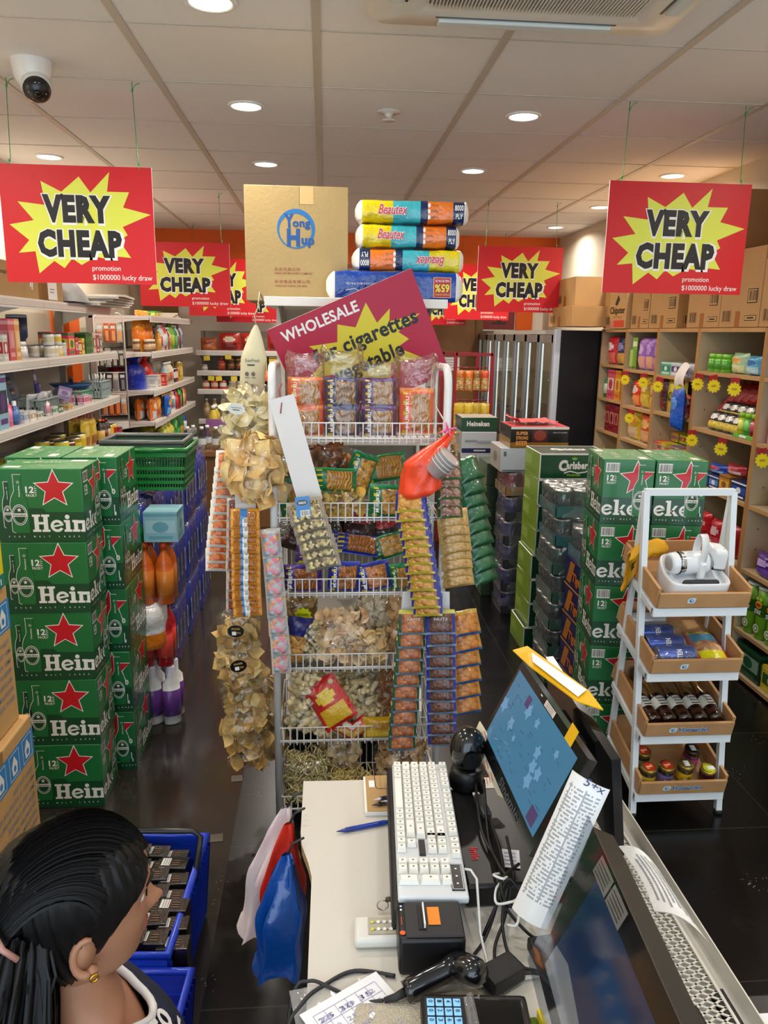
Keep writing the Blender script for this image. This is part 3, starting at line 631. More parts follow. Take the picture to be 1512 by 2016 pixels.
def left_goods():
	run = lambda items, tier, z, y0, x=XF, **k: shelf_run(items, tier, (x, y0, z), U, RL, **k)
	# second shelf from the top, near units
	run([(Bx(.05, .05, .12, '#cfc7ba', '#a22', '#ddd'), 'tall pale glass-like red trimmed', .0, 0), (Bx(.07, .06, .19, '#c8525a', '#d9868c', '#e0a0a4'), 'tall pink printed', .02), (Bx(.06, .06, .19, '#e0a050', '#ecc07a', '#f0d2a0'), 'tall orange printed', .003),
		 (('jar', .045, .085, '#e8e6e2', '#f4f2ee', '#e9e7e4'), 'squat white', .03, 0, 0, 'tub'),
		 ], 'left cup shelf', 1.45, 3.62)
	t = thing('travel_tumbler', 'dark navy travel tumbler with a grey lid and side handle, left wall shelf', 'tumbler', (XF - .16, 4.17, 1.451), RL)
	g = G(); nv = M('#2a3350', .4); g.lathe([(.032, 0), (.036, .01), (.037, .09), (.048, .105), (.05, .2), (.047, .2), (.0001, .195)], nv, 24); g.build('body', t)
	g = G(); g.lathe([(.05, .2), (.051, .206), (.048, .215), (.0001, .217)], plast('#8d949c'), 24); g.build('lid', t)
	g = G(); g.tube([(.048, 0, .19), (.085, 0, .185), (.09, 0, .15), (.085, 0, .115), (.046, 0, .105)], .009, plast('#6c7a58'), 8); g.build('handle', t)
	tin = ('can', .028, .06, '#e9e6df', '#d8cfae', '#f0ede6')
	run([(tin, 'small white', .0), (tin, 'small white', .004), (('can', .028, .06, '#e8c64a', '#f0e0a0', '#e9e6df'), 'small yellow-banded', .004), (('can', .03, .075, '#c9c6bf', '#d8d5cf', '#bdbab3'), 'plain grey', .01),
		 (Bx(.11, .07, .13, '#d8485a', '#f2c95a', '#2f7d3a'), 'pink and yellow powder', .012), (Bx(.05, .05, .1, '#b3202c', '#f0ece4', '#d84a50'), 'slim red and white', .01), (Bx(.06, .05, .085, '#c62a35', '#f2efe8', '#f2d24a'), 'short red and white', .004), (Bx(.055, .05, .095, '#d9c32e', '#b3402c', '#f0e070'), 'bright yellow', .004),
		 (Bx(.07, .06, .12, '#2e6b35', '#3f8a45', '#1e4f26'), 'plain dark green', .03), (Bx(.06, .06, .125, '#3f7a3c', '#58954f', '#27552a'), 'mid green', .004), (Bx(.07, .06, .13, '#c9b69a', '#8a5a3c', '#e6d8c0'), 'beige and brown', .01), (Bx(.06, .05, .13, '#a22c46', '#d86a7c', '#f0c4c8'), 'crimson', .004), (Bx(.07, .05, .125, '#b59a84', '#3c6f6a', '#e8d9c8'), 'tan and teal', .004)],
		'left tea shelf', 1.45, 4.26, rows=2)
	g2 = [(tin, 'upper white', .0, 0, .0605), (('can', .028, .06, '#f0ede6', '#e6c23c', '#f0ede6'), 'upper yellow-labelled', .06, 0, .0605)]
	run(g2, 'left row of stacked tins', 1.45, 4.26)
	# third shelf
	run([(Bx(.11, .05, .24, '#8fb9cc', '#2c3a44', '#5a3c78'), 'big pale blue toy', 0, 0), (('flask', .035, .13, '#e8447a', '#f2e9ea', '#f28aae'), 'bright pink lotion', .03), (('flask', .03, .11, '#2c4f8f', '#dfe5ee', '#4a78b8'), 'dark blue lotion', .012), (Bx(.05, .03, .055, '#e9e7e6', '#8fa3b8', '#c9ced6'), 'tiny pale blue', .006), (Bx(.08, .04, .05, '#e8e2d9', '#c9a27c', '#f0ece6'), 'small cream', .02), (Bx(.07, .03, .035, '#ece8e2', '#7c8a6a', '#d9d4c8'), 'flat white and green', .03),
		 (('flask', .022, .09, '#f0e4e6', '#d84a6a', '#e89ab0'), 'slim white and pink', .10), (Bx(.07, .03, .04, '#e7e9e2', '#3f8a5a', '#cfd8c8'), 'low white and green', .01), (Bx(.07, .03, .035, '#3f7d4c', '#e7e9e2', '#2f5f3a'), 'low dark green', .01), (Bx(.07, .03, .03, '#e6d6a8', '#d8a84a', '#c98a3a'), 'low straw coloured', .10), (Bx(.09, .04, .06, '#efe4e6', '#d8547a', '#e9a0b4'), 'white and pink', .22), (Bx(.06, .04, .05, '#e9e5e2', '#c9486a', '#d88aa0'), 'small white and rose', .01)],
		'left toiletry shelf', 1.155, 3.5, rows=2)
	def crate(label, y, z, col, w=.2, h=.09, x=-1.5):
		t = thing('storage_basket', label, 'basket', (x, y, z + .001), RL); m = plast(col); g = G()
		for sy in (-.06, .06):
			for k in range(11): xx = -w / 2 + w * k / 10; g.box(xx - .005, sy - .002, .012, xx + .005, sy + .002, h, m)
			g.box(-w / 2, sy - .002, h * .48, w / 2, sy + .002, h * .58, m)
		for sx in (-w / 2, w / 2):
			for k in range(7): yy = -.06 + .12 * k / 6; g.box(sx - .002, yy - .005, .012, sx + .002, yy + .005, h, m)
			g.box(sx - .002, -.06, h * .48, sx + .002, .06, h * .58, m)
		g.box(-w / 2, -.06, .006, w / 2, .06, .014, m); g.build('lattice', t)
		g = G(); g.tube([(-w / 2 - .004, -.064, h), (w / 2 + .004, -.064, h), (w / 2 + .004, .064, h), (-w / 2 - .004, .064, h)], .006, m, 6, True); g.build('rim', t)
	crate('grey perforated basket of silver packets, left toiletry shelf', 4.2, 1.155, '#8fa09c', .26, .085)
	crate('teal basket under a dark blue pan, left toiletry shelf', 4.85, 1.155, '#6fa88f', .2, .08)
	crate('pale grey-blue basket of white spoons, far end of left toiletry shelf', 5.28, 1.155, '#9fb4b0', .2, .11)
	for k in range(7): put(('bag', .09, .1, .02, '#b9bcbe', '#cfd2d4', '#8a8f94'), 'foil_packet', 'silver foil packet standing in the grey perforated basket, %s from its near side' % ORD[k], 'packet', (-1.5 + .02 * (k % 2), 4.1 + k * .033, 1.172), (.15 + .08 * (k % 3), 0, RL + .3 * (k % 3 - 1)), 'silver packets in the grey basket')
	for k in range(8):
		g = G(); g.tube([(0, 0, 0), (0, .004, .1)], .003, plast('#f1efe9'), 6); g.lathe([(.0001, .1), (.012, .11), (.014, .125), (.009, .14), (.0001, .145)], plast('#f1efe9'), 10, sy=.4)
		o = mono(g, 'plastic_spoon', 'white plastic spoon in the grey-blue basket, %s from near' % ORD[k], 'spoon', (-1.51 + .02 * (k % 3), 5.21 + k * .02, 1.171), (.1 * (k % 3 - 1), .12 * (k % 2), RL), 'white spoons in the grey-blue basket')
	g = G(); g.box(-.11, -.004, 0, .11, .004, .27, P('#7d92a8')); X = FR(-.11, 0, -.004)
	for k in range(4): rect(g, X, .1, .03 + k * .06, .16, .07 + k * .06, P('#4c4a52')); rect(g, X, .105, .035 + k * .06, .155, .05 + k * .06, P('#c9b89a'), .0005)
	mono(g, 'picture_card', 'blue-grey card with small photos leaning at the back of left toiletry shelf', 'card', (-1.64, 4.28, 1.158), (-.25, 0, RL))
	for k in range(4): put(('card', .045, .2, .02, '#4a4a86', '#7a6ab0', '#d8d4e6'), 'toothbrush_pack', 'purple toothbrush card leaning behind the grey basket, %s from near' % ORD[k], 'toothbrush pack', (-1.55 - .012 * k, 4.37 + .025 * k, 1.18), (-.1, .05 * k, RL), 'purple toothbrush cards')
	put(Bx(.2, .07, .07, '#a48fb8', '#c2b0d0', '#8a74a4'), 'lilac_box', 'long lilac box lying askew on left toiletry shelf', 'box', (-1.5, 4.55, 1.195), (.3, .2, RL + .5))
	t = thing('frying_pan', 'dark blue shallow pan lying across the teal basket', 'pan', (-1.53, 4.86, 1.245), RL + .3)
	g = G(); g.lathe([(.0001, 0), (.09, 0), (.125, .03), (.12, .03), (.088, .006), (.0001, .006)], plast('#1f4a78'), 28); g.build('bowl', t)
	g = G(); g.tube([(.12, 0, .028), (.2, 0, .045), (.28, 0, .05)], .012, plast('#20262c'), 8); g.build('handle', t)
	# fourth shelf (tins and sauces)
	ylw = ('can', .045, .11, '#d9bf1e', '#e6d23c', '#a88a1a')
	run([(ylw, 'yellow', .0, .03), (ylw, 'yellow', .02), (ylw, 'yellow', .01, .02), (('can', .04, .12, '#d9bf1e', '#8a5a24', '#e6d23c'), 'yellow and brown', .3), (('can', .045, .1, '#c9a02a', '#e6c84a', '#7a3a1c'), 'gold', .02), (ylw, 'yellow', .02), (('can', .045, .12, '#c62a2a', '#e0c030', '#f0e070'), 'red-topped yellow', .0), (('bag', .14, .19, .05, '#d0b23a', '#a8743a', '#e6d070'), 'tall yellow printed', .02, .02), (('bag', .14, .18, .05, '#c9a830', '#96602f', '#e0c860'), 'tall mustard printed', .01, .02),
		 (('bottle', .03, .16, '#231c18', '#b8862a', '#d9b25a'), 'dark soy sauce', .02), (('bottle', .03, .15, '#2a211c', '#c62a2a', '#7a2a22'), 'dark red-capped sauce', .01), (('bottle', .03, .15, '#231c18', '#8a1f1f', '#c9b49a'), 'dark brown sauce', .005), (('can', .038, .1, '#c21f2c', '#e6c23c', '#d9bf1e'), 'red and yellow', .01), (('can', .036, .1, '#d9bf1e', '#c21f2c', '#e6d23c'), 'yellow and red', .006), (Bx(.08, .06, .06, '#9a2a2c', '#c96a5a', '#7a1c1f'), 'low maroon', .02)],
		'left tin shelf', .87, 3.75, rows=2)
	put(('bag', .1, .26, .04, '#b5566a', '#c97a8a', '#8a3246'), 'broom_refill', 'tall rose pink packet leaning above the left tin shelf', 'packet', (-1.6, 5.2, .9), (0, .3, RL))
	put(('bag', .1, .25, .04, '#c2707f', '#a84a5f', '#e0a0ac'), 'broom_refill', 'tall pale rose packet leaning beside its darker twin above left tin shelf', 'packet', (-1.58, 5.31, .9), (0, .35, RL))
	run([(('bag', .14, .2, .08, '#a8862a', '#c2a44a', '#7a5a1c'), 'mustard rice', .0), (('bag', .14, .2, .08, '#a8862a', '#c2a44a', '#7a5a1c'), 'mustard rice', .02), (('can', .05, .12, '#d9bf1e', '#7a6a1c', '#e6d23c'), 'big yellow', .03), (('can', .05, .12, '#d9bf1e', '#7a6a1c', '#e6d23c'), 'big yellow', .02), (('can', .05, .12, '#b3262c', '#d9bf1e', '#c9a02a'), 'big red', .02)], 'left lower tin shelf', .585, 3.3)
	# top shelf: cartons, grey bundle, loose boards
	kr = M('#b08a58', .6)
	for k, (y, w, h, lab) in enumerate(((3.72, .42, .16, 'brown cardboard carton on top of left shelving, nearest'), (4.02, .2, .15, 'brown cardboard carton with a white mark on top of left shelving'), (4.38, .22, .14, 'brown cardboard carton with a white flap on top of left shelving'))):
		g = G(); g.box(-w / 2, -.13, 0, w / 2, .13, h, kr, bevel=.004); X = FR(-w / 2, 0, -.13)
		if k == 0: g.text('Thermal Printer', on(X, .1, .1), .02, paint('#5a452c'), .01, 0, .22)
		if k == 1: p2(g, X, [(.08, .06), (.1, .1), (.12, .1), (.1, .06)], WHT); p2(g, X, [(.1, .05), (.12, .09), (.13, .085), (.115, .045)], WHT)
		if k == 2: rect(g, X, -.02, .01, .12, .13, WHT, .001); rect(g, X, .01, .06, .08, .065, SHG, .0015); rect(g, X, .01, .045, .07, .05, SHG, .0015)
		mono(g, 'cardboard_carton', lab, 'box', (-1.55, y, 1.736), RL)
	g = G(); g.grid(lambda u, v: Vector(((u - .5) * .34, (v - .5) * .3, .16 * (max(0, math.sin(PI * u)) * max(0, math.sin(PI * v))) ** .5 + .03 * noise.noise(Vector((u * 5, v * 5, 1))) * math.sin(PI * u) * math.sin(PI * v))), 16, 14, M('#8e8d8b', .6, bump=.3, bscale=20)); mono(g, 'rolled_cloth', 'crumpled grey cloth bundle on top of left shelving beside the cartons', 'cloth', (-1.52, 4.68, 1.748), RL)
	for k in range(5):
		g = G(); g.box(-.26, -.2, 0, .26, .2, .012, M('#d8d2c6', .5)); mono(g, 'flat_board', 'loose white board lying on top of left shelving, %s of five from below' % ORD[k], 'board', (-1.5 + .02 * k, 5.12 + .02 * (k % 3), 1.737 + k * .0135), RL + .06 * (k - 2), 'flat boards on the left shelving')
	# beyond the pillar: hanging cards at the shelf end
	t = thing('pen_display', 'white wire frame display of carded pens beside the orange pillar', 'display', (-1.5, 5.68, .9), .5)
	g = G(); g.tube([(-.1, 0, 0), (-.1, 0, .78), (-.07, 0, .81), (.07, 0, .81), (.1, 0, .78), (.1, 0, 0)], .006, SHW, 6); g.box(-.1, -.004, 0, .1, .004, .05, SHW)
	for k in range(5): g.tube([(-.1, 0, .1 + .15 * k), (.1, 0, .1 + .15 * k)], .003, SHW, 5)
	g.build('frame', t)
	t2 = [('#d8642a', '#e88a4a'), ('#3a3a3c', '#8a8a8c'), ('#4a4a44', '#c9c4b0'), ('#d8642a', '#f0a060')]
	for r in range(4):
		for k in range(4):
			c1, c2 = t2[r]
			v = Matrix.Rotation(.5, 4, 'Z') @ Vector((-.07 + .045 * k, -.02, .13 + .17 * r))
			put(('card', .038, .13, .012, c1 if (k + r) % 3 else '#c9c4b8', c2, '#e8e4da'), 'pen_card', '%s card of pens, %s row up, %s across the pen display' % ('orange' if r in (0, 3) else 'dark', ORD[r], ORD[k]), 'pens', (-1.5 + v.x, 5.68 + v.y, .9 + v.z - .03), .5, 'carded pens on the display')
	# third and fourth units
	run2 = lambda items, tier, z, y0, **k: shelf_run(items, tier, (XF2, y0, z), U, RL, **k)
	oj = ('bottle', .05, .3, '#e08a14', '#e8962a', '#e07a1a'); sm = ('jar', .03, .09, '#6a3a22', '#e6d9b8', '#c9a878')
	run2([(sm, 'small brown', .0), (sm, 'small brown', .004), (sm, 'small brown', .004), (('bottle', .024, .16, '#d9a83a', '#e8e4da', '#e0b860'), 'slim amber', .16), (('bottle', .03, .2, '#c9d0d2', '#e8e8e6', '#c8404a'), 'clear red-labelled', .004), (('bottle', .03, .2, '#cdd3d4', '#d0d4d6', '#dfe2e4'), 'clear white-labelled', .004), (('bottle', .034, .23, '#c62a34', '#8a1820', '#e8e4e0'), 'red tall', .004), (('bottle', .03, .19, '#cfd6d4', '#4aa08a', '#8fc9b8'), 'clear teal-labelled', .004), (('bottle', .03, .18, '#8a1f24', '#d9d4ce', '#b53a3c'), 'dark red', .004),
		  (('bottle', .03, .18, '#d8b48a', '#e8e0d4', '#c98a5a'), 'peach', .004), (('bottle', .034, .21, '#6ab02a', '#4a8a1c', '#8ac93c'), 'bright green', .01), (('bottle', .034, .21, '#6ab02a', '#4a8a1c', '#e0c030'), 'green and yellow', .004), (('bottle', .034, .2, '#3f8a3c', '#e6e6e2', '#5aa84f'), 'mid green', .004), (('bottle', .034, .2, '#2f7a4c', '#d9dcd8', '#7ab88a'), 'sea green', .004), (('bottle', .034, .2, '#c8d2cc', '#d9dcd8', '#4a8a5a'), 'clear green-labelled', .004), (('bottle', .034, .2, '#4a1c1c', '#b3202c', '#a8262c'), 'cola dark', .02), (('bottle', .036, .22, '#a8bcd0', '#dfe6ee', '#6a8ab8'), 'pale blue', .02)],
		 'far left drinks shelf', 1.44, 5.93, rows=2)
	for k in range(3): put(oj, 'juice_bottle', 'large orange juice bottle on the far left drinks shelf, %s from the pillar' % ORD[k], 'bottle', (-1.37, 6.0 + .118 * k, 1.441), RL, 'large orange juice bottles')
	def gift(label, y, z, c1, c2, h=.2, x=-1.42):
		g = G(); A, B = foil(c1), foil(c2)
		g.grid(lambda u, v: Vector(((.1 * (1 - v ** 6 * .75) + .02 * math.sin(v * 3)) * math.cos(2 * PI * u) * (1 + .12 * noise.noise(Vector((u * 6, v * 4, 2)))), (.08 * (1 - v ** 6 * .75)) * math.sin(2 * PI * u), v * h)), 16, 10, lambda u, v: B if v < .35 and .6 < u < .9 else A, wrap=True)
		g.grid(lambda u, v: Vector(((.025 + .05 * v) * math.cos(2 * PI * u), (.02 + .04 * v) * math.sin(2 * PI * u), h - .012 + .05 * v + .012 * math.sin(u * 38))), 20, 3, A, wrap=True)
		mono(g, 'wrapped_gift_bag', label, 'gift bag', (x, y, z + .001), RL)
	gift('dark blue gathered gift bag at the near end of far left sweet shelf', 6.02, 1.16, '#1c2f9a', '#2a3fb0')
	gift('red gathered gift bag beside the dark blue one, far left sweet shelf', 6.27, 1.16, '#d8201c', '#c01a22', .21)
	gift('small maroon gathered bag behind the white box, far left sweet shelf', 6.16, 1.16, '#8a1a24', '#a8323c', .19, -1.58)
	put(Bx(.14, .08, .1, '#e9e4dc', '#d8d2c8', '#b8b2a8'), 'white_box', 'small white box before the red gift bag, far left sweet shelf', 'box', (-1.31, 6.15, 1.161), RL)
	run2([(Bx(.06, .05, .1, '#d82a22', '#e8564a', '#f0a49a'), 'small bright red', .0)] + [(('bottle', .034, .18, c, '#f0eee8', l), w, .006) for c, l, w in (('#9fc4cc', '#7aa8b8', 'pale blue white-capped'), ('#d8c48a', '#c9843a', 'cream white-capped'), ('#dcd8cc', '#b85a4a', 'milky white-capped'), ('#dcd6c8', '#d88a6a', 'peachy white-capped'))] +
		 [(('can', .032, .12, c, l, c), w, .008) for c, l, w in (('#2a2a2c', '#e0e0de', 'black and white'), ('#3a3a3e', '#d8d8d4', 'charcoal'), ('#b53a34', '#e0c8a0', 'brick red'), ('#c9a03a', '#8a6a2a', 'gold'), ('#bfa04a', '#d8c07a', 'pale gold'), ('#a8843a', '#e0c88a', 'bronze'))] + [(('can', .032, .17, '#5a2a78', '#8a4aa8', '#5a2a78'), 'tall purple', -.22, .09), (('can', .032, .17, '#c9a02a', '#d8b84a', '#a8842a'), 'tall gold', .01, .0), (('can', .032, .16, '#c9b04a', '#e0c86a', '#a88a3a'), 'tall straw', .008, .0)],
		 'far left sweet shelf', 1.16, 6.42, rows=2)
	cr = ('bag', .15, .17, .07)
	run2([(cr + ('#d8742a', '#c9d0d8', '#e8e0d0'), 'orange cracker', .0), (cr + ('#e08a24', '#b85a2a', '#f0c060'), 'bright orange', .004), (cr + ('#1f5ab8', '#7ab0e0', '#e0b02a'), 'blue crisp', .004, -.05), (cr + ('#e0b424', '#d84a2a', '#f0d860'), 'yellow crisp', .004), (cr + ('#d89a2a', '#c83a24', '#e8c04a'), 'amber crisp', .004), (('flask', .035, .17, '#dfe6ea', '#f0f0ee', '#4a90b8'), 'white and blue detergent', .01), (('flask', .035, .16, '#cfe0e6', '#e8ecee', '#8ab8c9'), 'pale blue detergent', .004), (('bottle', .036, .19, '#b01f28', '#8a1820', '#c9404a'), 'dark red drink', .006), (Bx(.07, .06, .12, '#a01c26', '#c9404a', '#7a141c'), 'dark red', .004),
		  (('bottle', .034, .19, '#4ab03a', '#2a2a2c', '#7ad04a'), 'lime black-capped', .006), (('bottle', .036, .21, '#1c1c1e', '#2a2a2c', '#3a3a3c'), 'black', .006), (('bottle', .034, .2, '#c9b04a', '#d9c890', '#e0d080'), 'pale yellow', .006), (('bottle', .034, .2, '#b8564a', '#d9a090', '#c97a6a'), 'rusty red', .006)],
		 'far left crisps shelf', .925, 5.95, rows=2)
	run2([(('bag', .18, .16, .1, '#1c1a1c', '#2c282a', '#4a2a24'), 'black', .0), (('bag', .16, .15, .1, '#4a2a1c', '#6a3a24', '#8a5a34'), 'dark brown', .01), (('bottle', .055, .19, '#b8b83a', '#e8e6e0', '#c9c94a'), 'big yellow-green', .06), (('bottle', .055, .19, '#c2be44', '#e8e6e0', '#a8a834'), 'big pale green', .01), (('bottle', .05, .2, '#c9b83a', '#d8c890', '#8a9a3a'), 'big olive', .01), (('bag', .16, .22, .09, '#2f8a3c', '#4aa85a', '#8ad08a'), 'bright green', .02), (('bag', .16, .22, .09, '#2a7a38', '#58b060', '#1c5a2a'), 'leaf green', .01), (('bag', .16, .22, .09, '#3a9044', '#d9a030', '#2a6a34'), 'green and orange', .01), (('bottle', .04, .22, '#1c3f9a', '#16307a', '#e0e4f0'), 'deep blue', .01)],
		 'far left low shelf', .66, 5.95, rows=2)
	put(Bx(.24, .1, .05, '#3fa05a', '#e0c030', '#2a8044'), 'snack_box', 'flat green and yellow box lying on top of far left shelving', 'box', (-1.42, 6.75, 1.701), RL)
	for k in range(3):
		g = G(); g.box(-.2, -.14, 0, .2, .14, .014, M('#d8cfc0', .5)); mono(g, 'flat_board', 'loose white board on top of far left shelving, %s of three from below' % ORD[k], 'board', (-1.45, 7.2 + .03 * k, 1.702 + k * .0155), RL + .1 * k, 'flat boards on the far left shelving')
left_goods()
# ------ back wall shelves
def back_shelves():
	z = [.12, .45, .74, 1.035, 1.215, 1.41]
	gondola('white pegboard shelving unit against back wall, left of the rack', 0, 1.0, 7.78, 8.18, z[:], 1.6, rot=0, origin=(-1.24, 7.78, 0), peg=True)
	gondola('white pegboard shelving unit against back wall, behind the hanging bags', 0, .9, 7.78, 8.18, z[:], 1.6, rot=0, origin=(-.238, 7.78, 0), peg=True)
	run = lambda items, tier, zz, x0=-1.2: shelf_run(items, tier, (x0, 7.78, zz), (1, 0, 0), 0, end='left end')
	rd = ('bag', .2, .17, .08, '#b3281c', '#7a1a14', '#e8dcc0')
	run([(('bag', .16, .12, .08, '#a8562a', '#c9743a', '#8a3a1c'), 'brown noodle', 0), (rd, 'red coffee', .02), (rd, 'red coffee', .01), (rd, 'red coffee', .06), (rd, 'red coffee', .02), (rd, 'red coffee', .02)], 'top back shelf', 1.41)
	jr = ('jar', .035, .12, '#3a241a', '#8a5a2a', '#7a4a2a')
	run([(('jar', .03, .06, '#c9c9b8', '#b8b4a8', '#d8d4c8'), 'small pale', .0), (('jar', .036, .13, '#8a2a1c', '#6a1c14', '#a84a2a'), 'tall reddish', .1), (jr, 'dark coffee', .02), (jr, 'dark coffee', .006), (jr, 'dark coffee', .006), (Bx(.06, .05, .12, '#d9c02a', '#e8d860', '#a8902a'), 'slim yellow', .03), (Bx(.05, .05, .12, '#d0b82a', '#e8e0a0', '#b09a2a'), 'thin yellow', .02), (Bx(.12, .06, .14, '#d9c02a', '#e8d44a', '#7a6a2a'), 'broad yellow', .02), (jr, 'dark coffee', .03), (jr, 'dark coffee', .01), (jr, 'dark coffee', .01)], 'second back shelf', 1.215)
	cn = lambda a, b: ('can', .036, .085, a, b, a)
	run([(cn('#b84a3a', '#e8d8c0'), 'red and cream', 0), (cn('#c23a34', '#e8c8a0'), 'red', .01), (cn('#b8343a', '#d8d0c0'), 'crimson', .01), (cn('#c9c0a8', '#8a7a5a'), 'putty', .02), (cn('#d0c8b4', '#a8946a'), 'pale putty', .008), (cn('#c9a02a', '#e8d890'), 'yellow', .01), (cn('#c2982a', '#7a4a1c'), 'gold', .05), (cn('#b8902a', '#e0c870'), 'bronze', .01), (cn('#c9a85a', '#8a5a2a'), 'sandy', .01), (cn('#c9a85a', '#8a5a2a'), 'sandy', .01), (cn('#c23a34', '#e8c8a0'), 'red', .01)], 'third back shelf', 1.035)
	run([(('bottle', .035, .2, '#8a744a', '#c9b88a', '#a8906a'), 'brown', 0), (('bottle', .035, .2, '#8a744a', '#c9b88a', '#a8906a'), 'brown', .01), (('bottle', .035, .2, '#a8946a', '#d8c8a0', '#8a744a'), 'tan', .01)], 'fourth back shelf', .74)
	tg = P('#e0c81e')
	for i, (x, zz) in enumerate(((-1.14, 1.36), (-.93, 1.375), (-1.1, 1.165), (-1.03, 1.165), (-.88, 1.165), (-.73, 1.165), (-.64, 1.165))):
		g = G(); g.box(-.03, -.002, -.045, .03, .0, 0, tg); mono(g, 'price_tag', 'yellow price tag hanging under back shelf edge, %s of seven counted from upper left' % ORD[i], 'price tag', (x, 7.776, zz), (0, .1 * (i % 3 - 1), 0), 'yellow price tags on the back shelves')
	t = thing('orange_cup_dispenser', 'orange tub with clear lower half hooked on the back shelves', 'tub', (-.58, 7.66, 1.03))
	g = G(); g.lathe([(.055, .1), (.075, .19), (.07, .19), (.05, .1)], plast('#e8743a'), 18, cap0=False, cap1=False); g.build('tub', t)
	g = G(); g.lathe([(.05, 0), (.055, .1), (.0001, .1)], glass('#b0b4b4'), 18); g.build('clear_cup', t)
	# purple carton of bottles and water bottles on a wooden table
	t = thing('bottle_carton', 'purple carton of yellow-shouldered drink bottles with white caps by back shelves', 'carton', (-.75, 7.1, .66))
	g = G(); pu = P('#8f5a9c'); g.box(-.3, -.13, 0, .3, .13, .17, pu); rect(g, FR(-.3, 0, -.13), .03, .0, .12, .1, P('#8a7350')); g.text('12x', on(FR(-.3, 0, -.13), .045, .05, .001), .02, INK, .02); g.build('carton', t)
	for k in range(5):
		for j in range(2):
			g = G(); g.lathe([(.045, .02), (.046, .2), (.02, .245), (.018, .26)], plast('#c9b43a'), 12, cap1=False); g.lathe([(.02, .258), (.02, .285), (.0001, .286)], plast('#ece8e2'), 10)
			g.lathe([(.0185, .243), (.0205, .258)], plast('#1c1a1a'), 10, cap0=False, cap1=False)
			g.build('bottle', t, (-.24 + .12 * k, -.06 + .12 * j, 0))
	t = thing('wooden_table', 'low brown wooden table under the water bottles by back shelves', 'table', (-.82, 6.5, 0))
	g = G(); wd = M('#8a6238', .5, var=.12); g.box(-.36, -.2, .60, .42, .75, .64, wd); g.build('top', t); g = G(); g.box(-.33, -.17, .0, .39, .7, .60, M('#7a5630', .6)); X = FR(-.33, 0, -.17)
	g.build('cabinet', t)
	for k in range(10):
		g = G(); g.lathe([(.032, 0), (.034, .02), (.034, .11), (.03, .14), (.014, .165), (.014, .175)], glass('#dfe6ea', .03), 14, cap1=False); b = g
		o = thing('water_bottle', 'clear water bottle with a white cap on wooden table, %s row, %s from left' % (ORD[k // 5], ORD[k % 5]), 'bottle', (-1.11 + .115 * (k % 5) + .03 * (k // 5), 6.37 + .1 * (k // 5), .641), 0, 'clear water bottles on the wooden table')
		b.build('body', o); g = G(); g.lathe([(.016, .173), (.016, .195), (.0001, .196)], plast('#f0eeea'), 12); g.build('cap', o)
		g = G(); g.lathe([(.0345, .05), (.0345, .1)], P('#cfd6da'), 14, cap0=False, cap1=False); g.build('label_sleeve', o)
back_shelves()
